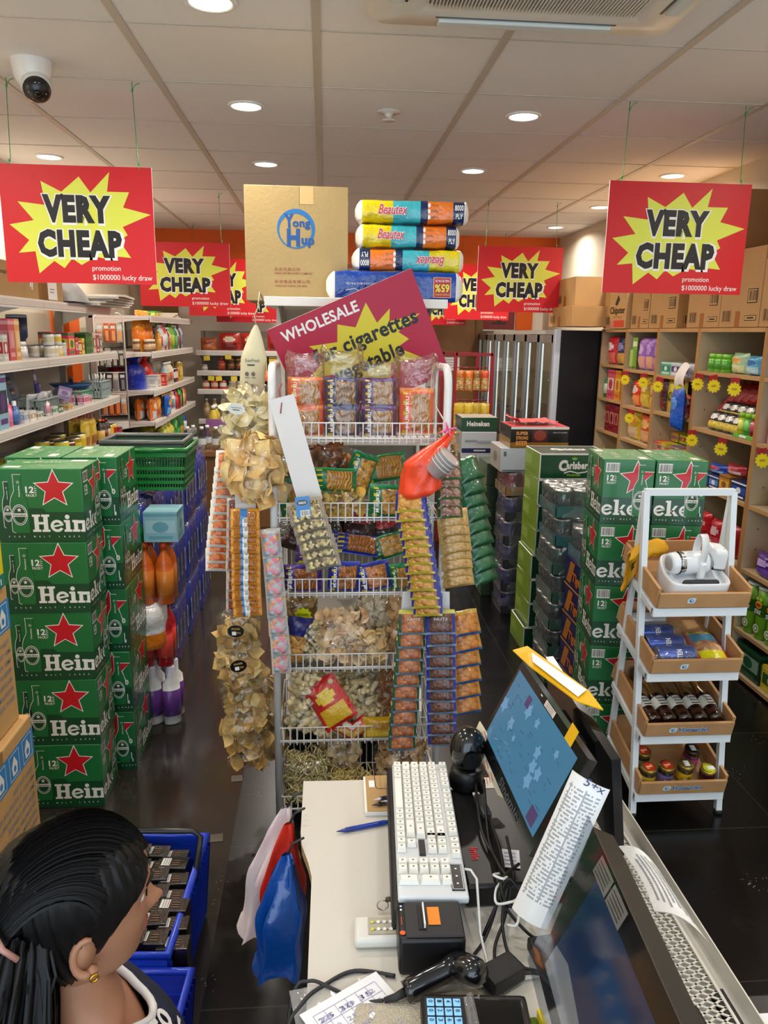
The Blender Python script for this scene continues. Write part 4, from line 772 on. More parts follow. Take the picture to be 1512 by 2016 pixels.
# ------ end-of-aisle gondola behind the snack rack
RW = M('#e9e8e6', .3, coat=.3)
def centre_gondola():
	t = thing('end_shelf_unit', 'tall white gondola end behind the snack rack, holding box and tissue packs', 'shelving unit', (.115, 2.75, 0))
	g = G(); g.box(-.3, .45, .1, .3, .462, 1.72, SHG); g.build('back_panel', t)
	for x in (-.3, .27):
		g = G(); g.box(x, .41, 0, x + .03, .449, 1.75, SHW); g.build('upright', t)
	for z in (.14, .5, .86, 1.22, 1.7):
		g = G(); wx = .317 if z > 1.6 else .29; g.box(-wx, 0, z - .012, wx, .408, z + .004, SHW, bevel=.004); g.box(-wx, -.006, z - .014, wx, .002, z + .017, SHW, bevel=.002); o = g.build('shelf', t)
		for x in (-.27, .262):
			g = G(); a = [g.v((x, .02, z - .013)), g.v((x, .25, z - .09)), g.v((x, .25, z - .013))]; c = [g.v((x + .008, .02, z - .013)), g.v((x + .008, .25, z - .09)), g.v((x + .008, .25, z - .013))]
			g.face(a, SHG); g.face(c[::-1], SHG)
			for k in range(3): g.face([a[k], a[(k + 1) % 3], c[(k + 1) % 3], c[k]], SHG)
			g.build('bracket', o)
	# cardboard box with blue ring
	kr = M('#a38b5a', .55, bump=.15, bscale=90, var=.03)
	g = G(); W_, H_ = .36, .386; g.box(-W_ / 2, -.14, 0, W_ / 2, .14, H_, kr, bevel=.003); X = FR(-W_ / 2, 0, -.14)
	BL = paint('#1f68a6'); cx, cy, r = .178, .245, .066
	for i in range(40):
		a0, a1 = 2 * PI * i / 40, 2 * PI * (i + 1) / 40; th = lambda a: .010 - .006 * math.sin(a + .4) * -1
		p2(g, X, [(cx + r * math.cos(a0), cy + r * math.sin(a0)), (cx + r * math.cos(a1), cy + r * math.sin(a1)), (cx + (r - th(a1)) * math.cos(a1), cy + (r - th(a1)) * math.sin(a1)), (cx + (r - th(a0)) * math.cos(a0), cy + (r - th(a0)) * math.sin(a0))], BL)
	B2 = paint('#164c8e')
	g.text('Y', on(X, cx - .042, cy + .006, .0004), .043, B2, .05, -.05, .034); g.text('ong', on(X, cx - .012, cy + .008, .0004), .026, B2, .04, 0, .062)
	g.text('H', on(X, cx - .032, cy - .055, .0004), .055, B2, .05, 0, .045); g.text('up', on(X, cx + .018, cy - .05, .0004), .03, B2, .045, 0, .045)
	rd = paint('#8a2a1c')
	g.text('永合兄弟公司', on(X, .10, .105, .0002), .009, rd, 0, 0, .09); g.text("YONG HUP BROTHER'S COMPANY", on(X, .10, .093, .0002), .0065, rd, .01, 0, .135)
	g.text('永合食品有限公司', on(X, .10, .063, .0002), .009, rd, 0, 0, .125); g.text('YONG HUP SNACK SDN BHD', on(X, .10, .050, .0002), .0065, rd, .01, 0, .115)
	rect(g, X, W_ / 2 + .012, H_ - .06, W_ / 2 + .06, H_, M('#c2a46c', .3), .0002); stroke(g, X, [(W_ / 2 + .01, H_), (W_ / 2 + .01, H_ - .07)], .001, paint('#8f7240'), .0004)
	mono(g, 'cardboard_box', 'tan cardboard box with a blue ring emblem standing on the gondola end', 'box', (-.092, 2.995, 1.7055))
centre_gondola()
def tissue_packs():
	WH, YE, TE, NA, OR, BLU = M('#ece7e1', .35, coat=.4, bump=.3, bscale=30), foil('#e6cf12'), foil('#3fb4bf'), foil('#1a2c58'), foil('#ee7a1e'), foil('#12429c')
	rdm, pk = paint('#d23a52'), paint('#f6e6e6')
	def pack(label, x, z, w, h, y, flip=False, blue=False, rot=0, dp=.1):
		t = thing('tissue_pack', label, 'tissue pack', (x, y, z), (0, PI if flip else 0, rot))
		g = G(); sy = -1
		def f(u, v):
			a = 2 * PI * v; ex = min(u, 1 - u); k = min(1, (ex / .055 + .05)) ** .4
			s = lambda q: math.copysign(abs(q) ** .35, q)
			yy, zz = dp * s(math.cos(a)), h / 2 * s(math.sin(a))
			j = .004 * noise.noise(Vector((u * 9, math.cos(a) * 2, math.sin(a) * 2 + z * 9)))
			return Vector(((u - .5) * w, (yy * k + j), zz * k + j))
		def mat(u, v):
			if u < .07 or u > .94: return WH
			if blue: return BLU
			return YE if u < .33 else TE if u < .56 else NA if u < .63 else OR if u < .84 else NA
		g.grid(f, 64, 24, mat); o = g.build('wrapper', t)
		g = G(); X = plane((-w / 2, -dp - .003, -h / 2), (1, 0, 0), (0, 0, 1), .002)
		if not blue:
			for o2, b, m in ((.0006, .055, pk), (.0012, .012, rdm)): g.text('Beautex', on(X, .20 * w, .36 * h, o2), .42 * h, m, b, .35, .25 * w)
			g.text('8000', on(X, .855 * w, .55 * h, .001), .24 * h, WHT, .02, 0, .075 * w); g.text('PLY', on(X, .865 * w, .2 * h, .001), .22 * h, WHT, .02, 0, .06 * w)
			for k in range(3):
				ell(g, X, .635 * w, (.25 + .25 * k) * h, .012 * w, .10 * h, WHT, .001, 10); g.text(('Soft & Thick', 'Pure Pulp', '4 Packs')[k], on(X, .655 * w, (.22 + .25 * k) * h, .001), .09 * h, INK, 0, 0, .06 * w, res=1)
			g.text('Multipurpose Tissue Box Packs', on(X, .24 * w, .12 * h, .001), .055 * h, INK, 0, 0, .14 * w, res=1)
		else:
			m = paint('#b32a3a'); u0, u1 = (.1 * w, .23 * w); rect(g, X, u0, .18 * h, u1, .86 * h, paint('#e0b48a'), .001); rect(g, X, u0 + .003, .2 * h, u1 - .003, .84 * h, m, .0014)
			g.text('65%', on(X, u0 + .006, .42 * h, .002), .25 * h, paint('#e8e03a'), .03, 0, u1 - u0 - .012)
			g.text('MORE SAVING', on(X, u0 + .006, .72 * h, .002), .07 * h, paint('#e8c04a'), 0, 0, u1 - u0 - .012, res=1); g.text('VALUE PACK', on(X, u0 + .006, .26 * h, .002), .08 * h, WHT, .01, 0, u1 - u0 - .012, res=1); g.build('price_badge', o); g = G()
			g.text('SOFT-TOUCH BIG PACK', on(X, .56 * w, .4 * h, .001), .07 * h, WHT, 0, 0, .3 * w, res=1); stroke(g, X, [(.7 * w, .6 * h), (.76 * w, .68 * h), (.8 * w, .6 * h), (.86 * w, .66 * h)], .002, WHT, .001)
		g.build('lettering', o)
	pack('blue tissue pack lying lowest on the gondola end shelf, price badge upside down', .25, 1.7585, .48, .1, 2.80, True, True, 0, .046)
	pack('colourful tissue pack lying upside down on top of the blue one', .30, 1.849, .4, .076, 2.885, True)
	pack('yellow-teal-orange tissue pack second from the top of the pile', .298, 1.9285, .37, .078, 2.885)
	pack('yellow-teal-orange tissue pack on top of the pile', .312, 2.008, .4, .076, 2.88, False, False, -.04)
	pack('blue tissue pack behind the pile, its end hanging past shelf right', .29, 1.759, .48, .1, 3.12, True, True) if False else None
tissue_packs()
def wholesale():
	w, h = .515, .37; t = thing('wholesale_sign', 'tilted red WHOLESALE cigarettes board leaning behind the rack top bags', 'sign', (-.185, 2.62, 1.604), (.12, -.41, 0))
	rd = paint('#b3123a'); g = G(); g.box(0, -.0025, -h, w, .0025, 0, WHT, front=rd); X = plane((0, -.0025, 0), (1, 0, 0), (0, 0, 1), .0005)
	S = [(.106, .101), (.198, .125), (.221, .072), (.273, .104), (.335, .043), (.345, .118), (.402, .091), (.385, .13), (.49, .145), (.40, .174), (.425, .209), (.378, .22), (.446, .287), (.34, .26), (.30, .34), (.24, .27), (.13, .30), (.15, .22), (.06, .2), (.145, .16)]
	g.face([g.v(X @ Vector((u, -v, 0))) for u, v in S], paint('#dccb2c'))
	g.text('WHOLESALE', on(X, .035, -.058, .0006), .036, WHT, .028, 0, .272)
	g.text('for cigarettes', on(X, .105, -.168, .0009), .05, INK, .028, 0, .372); g.text('vegetable', on(X, .145, -.25, .0009), .05, INK, .03, 0, .25)
	g.build('board', t)
wholesale()
def everfresh():
	t = thing('cloth_bag_holder', 'cream cloth tube with printed icons hanging by its tip left of the rack', 'bag', (-.212, 2.52, 1.62))
	cr = M('#ddd3b0', .7, bump=.2, bscale=40); g = G()
	def f(u, v):
		z = -.34 * v; r = (.004 + .036 * min(1, v / .3) ** .8) * (1.05 - .1 * v)
		a = 2 * PI * u; return Vector((r * math.cos(a) - .03 * v, .55 * r * math.sin(a), z))
	g.grid(f, 20, 20, cr, wrap=True); b = g.build('tube', t)
	g = G(); g.tube([(0, 0, -.002), (-.004, 0, .03), (.006, 0, .05), (.014, 0, .1)], .002, M('#c9bfa0', .7), 5); g.tube([(.014, 0, .1), (.012, .2, .075)], .002, SHG, 5); g.build('loop', t)
	g = G(); X = plane((-.05, -.0235, -.33), (1, 0, 0), (0, 0, 1), .0); gr = paint('#6a6450')
	g.text('EverFresh', on(X, .016, .215, 0), .011, gr, .005, 0, .045); rect(g, X, .022, .204, .045, .208, INK)
	for u, v in ((.02, .178), (.04, .178), (.018, .148), (.036, .14), (.02, .116), (.036, .105)): ell(g, X, u, v, .006, .007, gr); rect(g, X, u - .006, v - .0125, u + .007, v - .0105, gr)
	g.build('lettering', b)
everfresh()
# ------ the wire snack rack
TZ = [.038, .289, .545, .797, 1.04, 1.285]; RY = 2.3; RD = .3
def rack():
	t = thing('snack_rack', 'white wire snack rack of six baskets in the middle of the shop', 'rack', (.11, RY, 0))
	for x in (-.262, .262):
		g = G(); pts = [(x, .01, 0), (x, .005, 1.40)] + [(x, .005 + .05 * (1 - math.cos(a)), 1.44 + .06 * math.sin(a)) for a in (0, .4, .8, 1.2, 1.57)] + [(x, RD - .05 * (1 - math.sin(a)), 1.50 - .06 * (1 - math.cos(a))) for a in (.3, .8, 1.2, 1.57)] + [(x, RD, 0)]
		g.tube(pts, .0125, RW, 10); g.tube([(x, .01, .12), (x, RD, .12)], .006, RW, 6); g.build('side_frame', t)
	for i, z in enumerate(TZ):
		g = G(); h = .052; x0, x1 = (-.245, .245) if i < 5 else (-.235, .25); n = 22; r = .0019
		for yy, zz, q in ((0, z + h, .0024), (0, z + .006, .0028), (.01, z - .004, .0026), (RD - .02, z + .0, .0024), (RD - .02, z + .09, .0024), (RD * .5, z - .002, .002)): g.tube([(x0 - .01, yy, zz), (x1 + .01, yy, zz)], q, RW, 5)
		for x in (x0 - .008, x1 + .008): g.tube([(x, 0, z + h), (x, RD - .02, z + .09)], .0024, RW, 5); g.tube([(x, 0, z), (x, RD - .02, z)], .0024, RW, 5)
		for k in range(n + 1):
			x = x0 + (x1 - x0) * k / n; g.tube([(x, -.002, z + h), (x, -.002, z - .008), (x, .012, z - .003), (x, RD - .02, z + .002), (x, RD - .02, z + .09)], r, RW, 4)
		g.build('wire_basket', t)
rack()
# ------ food inside clear bags
def scatter(g, kind, n, w, h, d, size, cols, seed=1, fill=(.06, .85)):
	rr = random.Random(seed); mats = [M(c, .55, var=.12, vscale=40) for c in cols]
	for i in range(n):
		u, v = rr.random(), fill[0] + (fill[1] - fill[0]) * rr.random() ** 1.15
		q = rr.uniform(-1, 1); q = math.copysign(abs(q) ** .6, q)
		c = Vector(((u - .5) * w * .84, q * d * .40 * (1 - abs(2 * u - 1) ** 3 * .5), v * h)); m = rr.choice(mats); s = size * rr.uniform(.75, 1.2)
		rot = Euler((rr.uniform(0, 6.3), rr.uniform(0, 6.3), rr.uniform(0, 6.3))).to_matrix()
		if kind == 'chip':
			k1, k2 = rr.uniform(.25, .6), rr.uniform(-.2, .4); nz = rr.random() * 9
			def f(a, b):
				rad = s * b * (1 + .12 * math.sin(a * 25 + nz)); x, y = rad * math.cos(2 * PI * a), rad * .85 * math.sin(2 * PI * a)
				return c + rot @ Vector((x, y, k1 * x * x / s + k2 * y * y / s))
			g.grid(f, 10, 3, m, wrap=True)
		elif kind == 'sheet':
			k1 = rr.uniform(1, 3); nz = rr.random() * 9
			g.grid(lambda a, b: c + rot @ Vector(((a - .5) * 2 * s, (b - .5) * 1.5 * s, .22 * s * math.sin(a * 5 * k1 / 2 + nz) + .18 * s * math.sin(b * 6 + nz))), 7, 5, m)
		elif kind == 'peanut':
			L = s; prof = [(.0001, -L), (L * .3, -L * .85), (L * .4, -L * .5), (L * .3, -.05 * L), (L * .36, L * .35), (L * .4, L * .6), (L * .26, L * .9), (.0001, L)]
			g.lathe(prof, m, 8, o=c, axis=rot)
		elif kind == 'ball':
			prof = [(.0001, -s), (s * .7, -s * .7), (s, 0), (s * .7, s * .7), (.0001, s)]; g.lathe(prof, m, 8, o=c, axis=rot)
		elif kind == 'noodle':
			p = [c + rot @ Vector((s * 2.2 * (k / 7 - .5), s * .7 * math.sin(k * .9 + i), s * .6 * math.cos(k * .7 + i * 2))) for k in range(8)]; g.tube(p, s * .09, m, 5)
		elif kind == 'curl':
			p = [c + rot @ Vector((s * math.cos(k * .75) * .8, s * math.sin(k * .75) * .8, s * .25 * k / 4)) for k in range(7)]; g.tube(p, [s * .2 + s * .12 * math.sin(k) for k in range(7)], m, 5)
def clear_bag(label, cat, loc, w, h, d, kind, n, size, cols, rot=0, seed=1, film_m=None, ruffle=True, group=None, name='snack_bag', sticker=None, fill=(.06, .82)):
	loc = (loc[0], loc[1] + (.02 if loc[1] < 2.37 and loc[0] > -.12 else 0), loc[2]); t = thing(name, label, cat, loc, rot, group)
	g = G(); scatter(g, kind, n, w * (.8 if kind == 'sheet' else .92), h * .97, d * (.62 if kind == 'sheet' else .8), size, cols, seed, (fill[0], fill[1] + .08)) if loc[0] < -.12 else scatter(g, kind, int(n * 1.6), w * .9, h * 1.08, d * .8, size * 1.06, cols, seed, (.05, .9)); o = g.build('contents', t); o['kind'] = 'stuff'
	g = G(); fm = film_m or film()
	f = bagfn(w, h, d * 1.12, seed * 1.7, .035)
	def wr(u, v, s):
		p = f(u, v, s); e = .006 * noise.noise(Vector((p.x * 45, p.z * 45, s + seed))) + .003 * noise.noise(Vector((p.x * 110, p.z * 110, s)))
		if v > .84: k = (v - .84) / .16; p.x *= 1 - (.35 * k if ruffle else 0); p.y += .25 * d * k * math.sin(u * 22 + seed) * .3
		p.y += e * s; return p
	g.grid(lambda u, v: wr(u, v, -1), 22, 26, fm); g.grid(lambda u, v: wr(1 - u, v, 1), 22, 26, fm); fo = g.build('film', t)
	if sticker:
		kind_, su, sv, sw, sh = sticker[:5]; p = f(su, sv, -1); g = G(); X = plane((p.x, p.y - .012, p.z), (1, 0, 0), (0, -.25, 1), 0)
		if kind_ == 'oval_white':
			ell(g, X, 0, 0, sw / 2, sh / 2, WHT, 0, 24); ell(g, X, 0, 0, sw * .44, sh * .44, P('#dfe3dc'), .0004, 24); stroke(g, X, [(-sw * .3, sh * .1), (sw * .3, sh * .1)], .002, paint('#7a8a7a'), .0008); stroke(g, X, [(-sw * .2, -sh * .1), (sw * .2, -sh * .1)], .003, paint('#4a5a4a'), .0008)
		elif kind_ == 'oval_black':
			ell(g, X, 0, 0, sw / 2, sh / 2, P('#c9a85a'), 0, 24); ell(g, X, 0, 0, sw * .47, sh * .47, P('#141210'), .0004, 24); g.text(sticker[5] if len(sticker) > 5 else 'CRACKER', on(X, 0, sh * .12, .0008), sh * .14, P('#d9b45a'), .02, 0, sw * .5, 'c'); rect(g, X, -sw * .22, -sh * .3, sw * .02, -sh * .02, WHT, .0008); rect(g, X, .05 * sw, -sh * .2, .28 * sw, -.05 * sh, P('#8a7440'), .0008)
		elif kind_ == 'yellow':
			star5(g, X, 0, 0, sw / 2, P('#d9d81e'), 0, 0, .8, 10); g.text('KITCHEN', on(X, 0, -sh * .05, .0005), sh * .14, INK, .02, 0, sw * .6, 'c')
		elif kind_ == 'patch':
			rect(g, X, -sw / 2, -sh / 2, sw / 2, sh / 2, P(sticker[5])); rect(g, X, -sw * .4, -sh * .4, sw * .1, -sh * .05, WHT, .0004); barcode(g, on(X, 0, 0, .0004), .0, -sh * .42, sw * .42, 0)
		g.build('sticker', fo)
	return t
MUR = {'orange': ('#e8521a', '#f08a2a', ('#c9862c', '#ecb850', '#a05a1c')), 'navy': ('#241a4a', '#3a2a6a', ('#a06a30', '#c9985a', '#6a4420')), 'purple': ('#4a1c5e', '#6a2c80', ('#c08a4a', '#d9ae74', '#a87238')), 'violet': ('#3c1c6e', '#5a3096', ('#a85a1e', '#c97a2a', '#7a3c12')),
	   'blue': ('#1c2c86', '#2c40a8', ('#b8661e', '#d98a34', '#7a4214')), 'green': ('#0f6a3c', '#1c8a50', ('#c2862c', '#e0aa48', '#8a5a1c'))}
def murukku(label, kindc, loc, w=.108, h=.088, d=.04, rot=0, seed=0, word=True, fk='noodle'):
	c1, c2, f = MUR[kindc]; A, B, Fo, Y_ = foil(c1), foil(c2), speckle(*f, 34 if fk == 'noodle' else 85, fk), foil('#e0c82a')
	t = thing('murukku_pack', label, 'snack pack', loc, rot, 'murukku packs in the rack')
	g = G()
	def mat(u, v):
		if .3 < u < .93 and .1 < v < .86: return Fo
		if u < .22 and (int(v * 14) % 3 == 0) and u > .1: return Y_
		return B if (v > .93 or v < .06) else A
	add_bag(g, w, h, d, mat, seed, 22, 22, A); o = g.build('wrapper', t)
	if word:
		g = G(); m = plane((-w * .27, -d * .36, h * .12), (0, 0, 1), (-1, 0, 0), .001); m = plane((-w * .235, -d * .43, h * .14), (0, 0, 1), (-1, 0, 0), .0); g.text('MURUKKU', m, w * .1, WHT, .035, 0, h * .68); g.build('lettering', o)
	return t
def roll_top(label, loc, w, d, h, seed, tint='#fffdfa'):
	"""large clear outer bag, upright, its top rolled back into a crinkled collar"""
	t = thing('clear_plastic_bag', label, 'plastic bag', loc, 0, None); g = G(); fm = film(tint, .02, 26, .9)
	def f(u, v):
		a = 2 * PI * u; s = lambda q: math.copysign(abs(q) ** .45, q); e = .006 * noise.noise(Vector((math.cos(a) * 3, math.sin(a) * 3, v * 9 + seed)))
		if v < .7: z = h * v / .7; k = 1
		else:
			b = (v - .7) / .3 * 1.5 * PI; z = h + .022 * math.sin(b); k = 1 + .12 * (1 - math.cos(b)) * (1 if seed % 2 else .7) - .12
		return Vector(((w / 2 * k + e) * s(math.cos(a)), (d / 2 * k + e) * s(math.sin(a)), z + e * (v > .5) + .012 * math.sin(a * 2 + seed) * (v > .6)))
	g.grid(f, 40, 30, fm, wrap=True); g.build('film', t); return t
def rack_food():
	# top basket: four columns of murukku packs in big open bags
	z0 = TZ[5] + .005
	for c, (kc, x, nm) in enumerate((('orange', -.055, 'leftmost'), ('navy', .055, 'second'), ('purple', .168, 'third'), ('orange', .283, 'rightmost'))):
		for k in range(2):
			if c == 3 and k == 1: continue
			hh = .088 if c != 3 else .14
			murukku('%s murukku snack pack, %s in the %s column of the top basket' % (kc, 'lower' if k == 0 else 'upper', nm), kc, (x, 2.345 + .008 * k, z0 + k * .086 + (.004 if c < 3 else .01)), .106, hh, .045, (-.05 - .06 * k, 0, 0), c * 3 + k)
			murukku('%s murukku snack pack behind the %s one of the %s column, top basket' % (kc, 'lower' if k == 0 else 'upper', nm), kc, (x, 2.415, z0 + k * .086 + .004), .1, .084, .045, 0, c * 5 + k, False)
		roll_top('big clear bag with a rolled collar around the %s column of murukku packs' % nm, (x, 2.385, z0 - .002), .112, .15, .225 + (.02 if c == 1 else -.012 if c == 2 else 0), c)
	# second basket
	z0 = TZ[4] + .004
	murukku('green murukku pack with curls standing front right in second basket', 'green', (.195, 2.325, z0), .115, .1, .05, (-.1, .05, 0), 3, True, 'nuts')
	murukku('green murukku pack lying tilted at the left of second basket', 'green', (.03, 2.335, z0 + .075), .14, .075, .05, (-.25, .05, .1), 5, False)
	murukku('green murukku pack leaning upright in the back middle of second basket', 'green', (.095, 2.41, z0 + .06), .09, .13, .04, (-.05, .35, .2), 7, True, 'nuts')
	murukku('green murukku pack lying flat over the others, second basket back right', 'green', (.2, 2.43, z0 + .09), .15, .09, .045, (-.35, -.15, 0), 9, False)
	murukku('small green murukku pack tucked at the far left of second basket', 'green', (-.085, 2.35, z0), .09, .12, .045, (0, -.2, .2), 11, False)
	clear_bag('clear bag of yellow cassava chips at the front of second basket', 'snack bag', (.06, 2.325, z0), .16, .085, .055, 'chip', 60, .016, ('#e0b84a', '#d9a83a', '#e8c86a'), -.03, 4)
	clear_bag('clear bag of brown crackers at the back left of second basket', 'snack bag', (-.06, 2.44, z0 + .06), .16, .12, .07, 'chip', 50, .018, ('#8a5a2c', '#a06a34', '#70441e'), .2, 5)
	clear_bag('clear bag of orange-brown fritters at the back middle of second basket', 'snack bag', (.02, 2.5, z0 + .1), .15, .1, .06, 'chip', 40, .018, ('#a8642a', '#8a4c1c', '#c07a34'), 0, 6)
	# third basket
	z0 = TZ[3] + .004
	murukku('violet murukku pack standing at the left front of third basket', 'violet', (-.07, 2.33, z0), .125, .085, .05, (-.12, 0, 0), 2, True)
	murukku('violet murukku pack lying behind the front violet one, third basket', 'violet', (-.03, 2.385, z0 + .07), .13, .075, .05, (-.5, .1, 0), 4, False)
	murukku('blue murukku pack with noodles in the middle front of third basket', 'blue', (.06, 2.33, z0), .1, .095, .05, (-.12, .05, 0), 6, True)
	murukku('blue murukku pack with curls at the right front of third basket', 'blue', (.165, 2.335, z0), .11, .09, .05, (-.2, -.2, 0), 8, True, 'nuts')
	murukku('green murukku pack standing on edge right of the blue ones, third basket', 'green', (.25, 2.34, z0), .075, .085, .045, (-.05, -.1, 0), 12, True)
	murukku('blue murukku pack lying across the middle back of third basket', 'blue', (.1, 2.41, z0 + .095), .16, .07, .05, (-.6, .15, 0), 14, False)
	murukku('green murukku pack leaning back right in third basket', 'green', (.22, 2.42, z0 + .08), .12, .08, .045, (-.4, -.3, 0), 16, False, 'nuts')
	for i, (x, y, zz, ry, lab) in enumerate(((-.09, 2.47, .09, .3, 'black foil snack bag at the back left of third basket'), (.0, 2.45, .1, -.3, 'black foil snack bag lying back middle in third basket'), (.1, 2.5, .11, .2, 'black foil snack bag at the back right of third basket'), (.22, 2.51, .09, -.2, 'black foil snack bag behind the leaning green pack, third basket'))):
		put(('bag', .15, .12, .06, '#121018', '#1c1a26' if i % 2 else '#3a1418', '#8a1c24'), 'snack_bag', lab, 'snack bag', (x, y, z0 + zz), (-.5, ry, 0))
	# fourth basket
	z0 = TZ[2] + .004; pc = ('#f2cf9e', '#ecc08c', '#f8dcb4')
	clear_bag('clear bag of pale round prawn crackers in the middle of fourth basket', 'snack bag', (.055, 2.335, z0), .19, .17, .09, 'chip', 110, .021, pc, (-.15, 0, 0), 21, group=None)
	clear_bag('clear bag of peanuts in shell at the left of fourth basket', 'snack bag', (-.05, 2.34, z0), .09, .14, .07, 'peanut', 60, .016, ('#d8c79c', '#c9b586'), 0, 22)
	clear_bag('clear bag of white tapioca crackers lying high in fourth basket', 'snack bag', (.165, 2.42, z0 + .09), .14, .11, .07, 'chip', 60, .024, ('#e8d0a8', '#f0dcb8'), (-.2, .05, 0), 23)
	clear_bag('clear bag of pale chips at the right front of fourth basket', 'snack bag', (.15, 2.325, z0), .15, .1, .06, 'chip', 60, .02, ('#f0d49c', '#e8c488'), (-.15, -.2, 0), 24)
	clear_bag('clear bag of tan cassava strips at the right end of fourth basket', 'snack bag', (.255, 2.40, z0), .11, .2, .08, 'sheet', 70, .018, ('#dcae74', '#e8c08c'), 0, 25)
	clear_bag('clear bag with a yellow sticker standing at the left back of fourth basket', 'snack bag', (-.085, 2.44, z0), .13, .21, .08, 'chip', 60, .02, ('#a8844a', '#c29c5e'), 0, 26, sticker=('yellow', .62, .72, .06, .06))
	clear_bag('clear bag of orange fritters in the middle back of fourth basket', 'snack bag', (.16, 2.47, z0 + .03), .13, .1, .07, 'chip', 30, .02, ('#d08a3a', '#c07a2c'), 0, 27)
	put(('pouch', .08, .16, .05, '#1c1f66', '#c98a3a', '#e0b060', '#8a5a20'), 'snack_pouch', 'navy snack pouch wedged at the left end of fourth basket', 'snack pouch', (-.105, 2.34, z0), (0, .2, .2))
	# fifth basket
	z0 = TZ[1] + .004; pn = ('#e2d0a0', '#d6c08c', '#ecdcb2')
	clear_bag('large clear bag of peanuts in shell at the left of fifth basket', 'snack bag', (-.045, 2.345, z0), .2, .2, .1, 'peanut', 105, .026, pn, (-.1, .1, 0), 31)
	clear_bag('clear bag of peanuts in shell behind the red and yellow bag, fifth basket', 'snack bag', (.15, 2.36, z0 + .03), .14, .14, .08, 'peanut', 60, .023, pn, (-.1, -.3, 0), 32)
	clear_bag('clear bag of peanuts at the top back of fifth basket', 'snack bag', (.13, 2.48, z0 + .1), .2, .11, .08, 'peanut', 70, .018, pn, 0, 33)
	clear_bag('clear bag of pinkish brown fritters at the right of fifth basket', 'snack bag', (.24, 2.38, z0), .12, .21, .09, 'noodle', 170, .02, ('#a8683c', '#b87a4a', '#945a34'), 0, 34)
	t = put(('bag', .12, .16, .04, '#c8201c', '#d9b02a', '#e8c83a'), 'snack_bag', 'red and yellow striped snack bag lying tilted across fifth basket', 'snack bag', (.06, 2.30, z0 + .06), (-.35, -.6, 0))
	for i, (x, ry) in enumerate(((.06, .5), (.12, -.7))): put(('bag', .09, .05, .03, '#c8241c', '#c9a04a', '#e8e0d0'), 'snack_bag', 'small red and clear snack sachet lying at the front of fifth basket, %s' % ('left' if i == 0 else 'right'), 'snack bag', (x, 2.31, z0 + .012), (-.6, ry, 0))
	put(('bag', .13, .07, .05, '#c9a01e', '#d9b83a', '#a8781a'), 'snack_bag', 'yellow snack bag low in the front of fifth basket', 'snack bag', (.19, 2.31, z0), (-.2, 0, 0))
	put(('bag', .13, .07, .05, '#b85a24', '#c9743a', '#8a3c14'), 'snack_bag', 'rust orange snack bag low in the front of fifth basket', 'snack bag', (.06, 2.335, z0 + .002), (-.2, 0, 0)) if False else None
	# bottom basket
	z0 = TZ[0] + .004
	clear_bag('clear bag of pale yellow noodle snack at the left of bottom basket', 'snack bag', (-.06, 2.345, z0), .16, .17, .1, 'noodle', 240, .022, ('#dccb8c', '#e8daa2', '#ccb878'), 0, 41)
	clear_bag('clear bag of beige curled chips upper middle of bottom basket', 'snack bag', (.05, 2.42, z0 + .07), .16, .15, .09, 'sheet', 80, .02, ('#dcbc8c', '#e8cca0'), 0, 42)
	clear_bag('clear bag of pale vermicelli lying front middle of bottom basket', 'snack bag', (.09, 2.33, z0), .17, .1, .09, 'noodle', 190, .022, ('#dcc680', '#ccb46a'), 0, 43)
	clear_bag('large clear bag of tan cracker curls at the right of bottom basket', 'snack bag', (.245, 2.39, z0), .2, .2, .1, 'sheet', 110, .02, ('#dcb47c', '#e8c898', '#cca06a'), (0, .15, 0), 44)
rack_food()
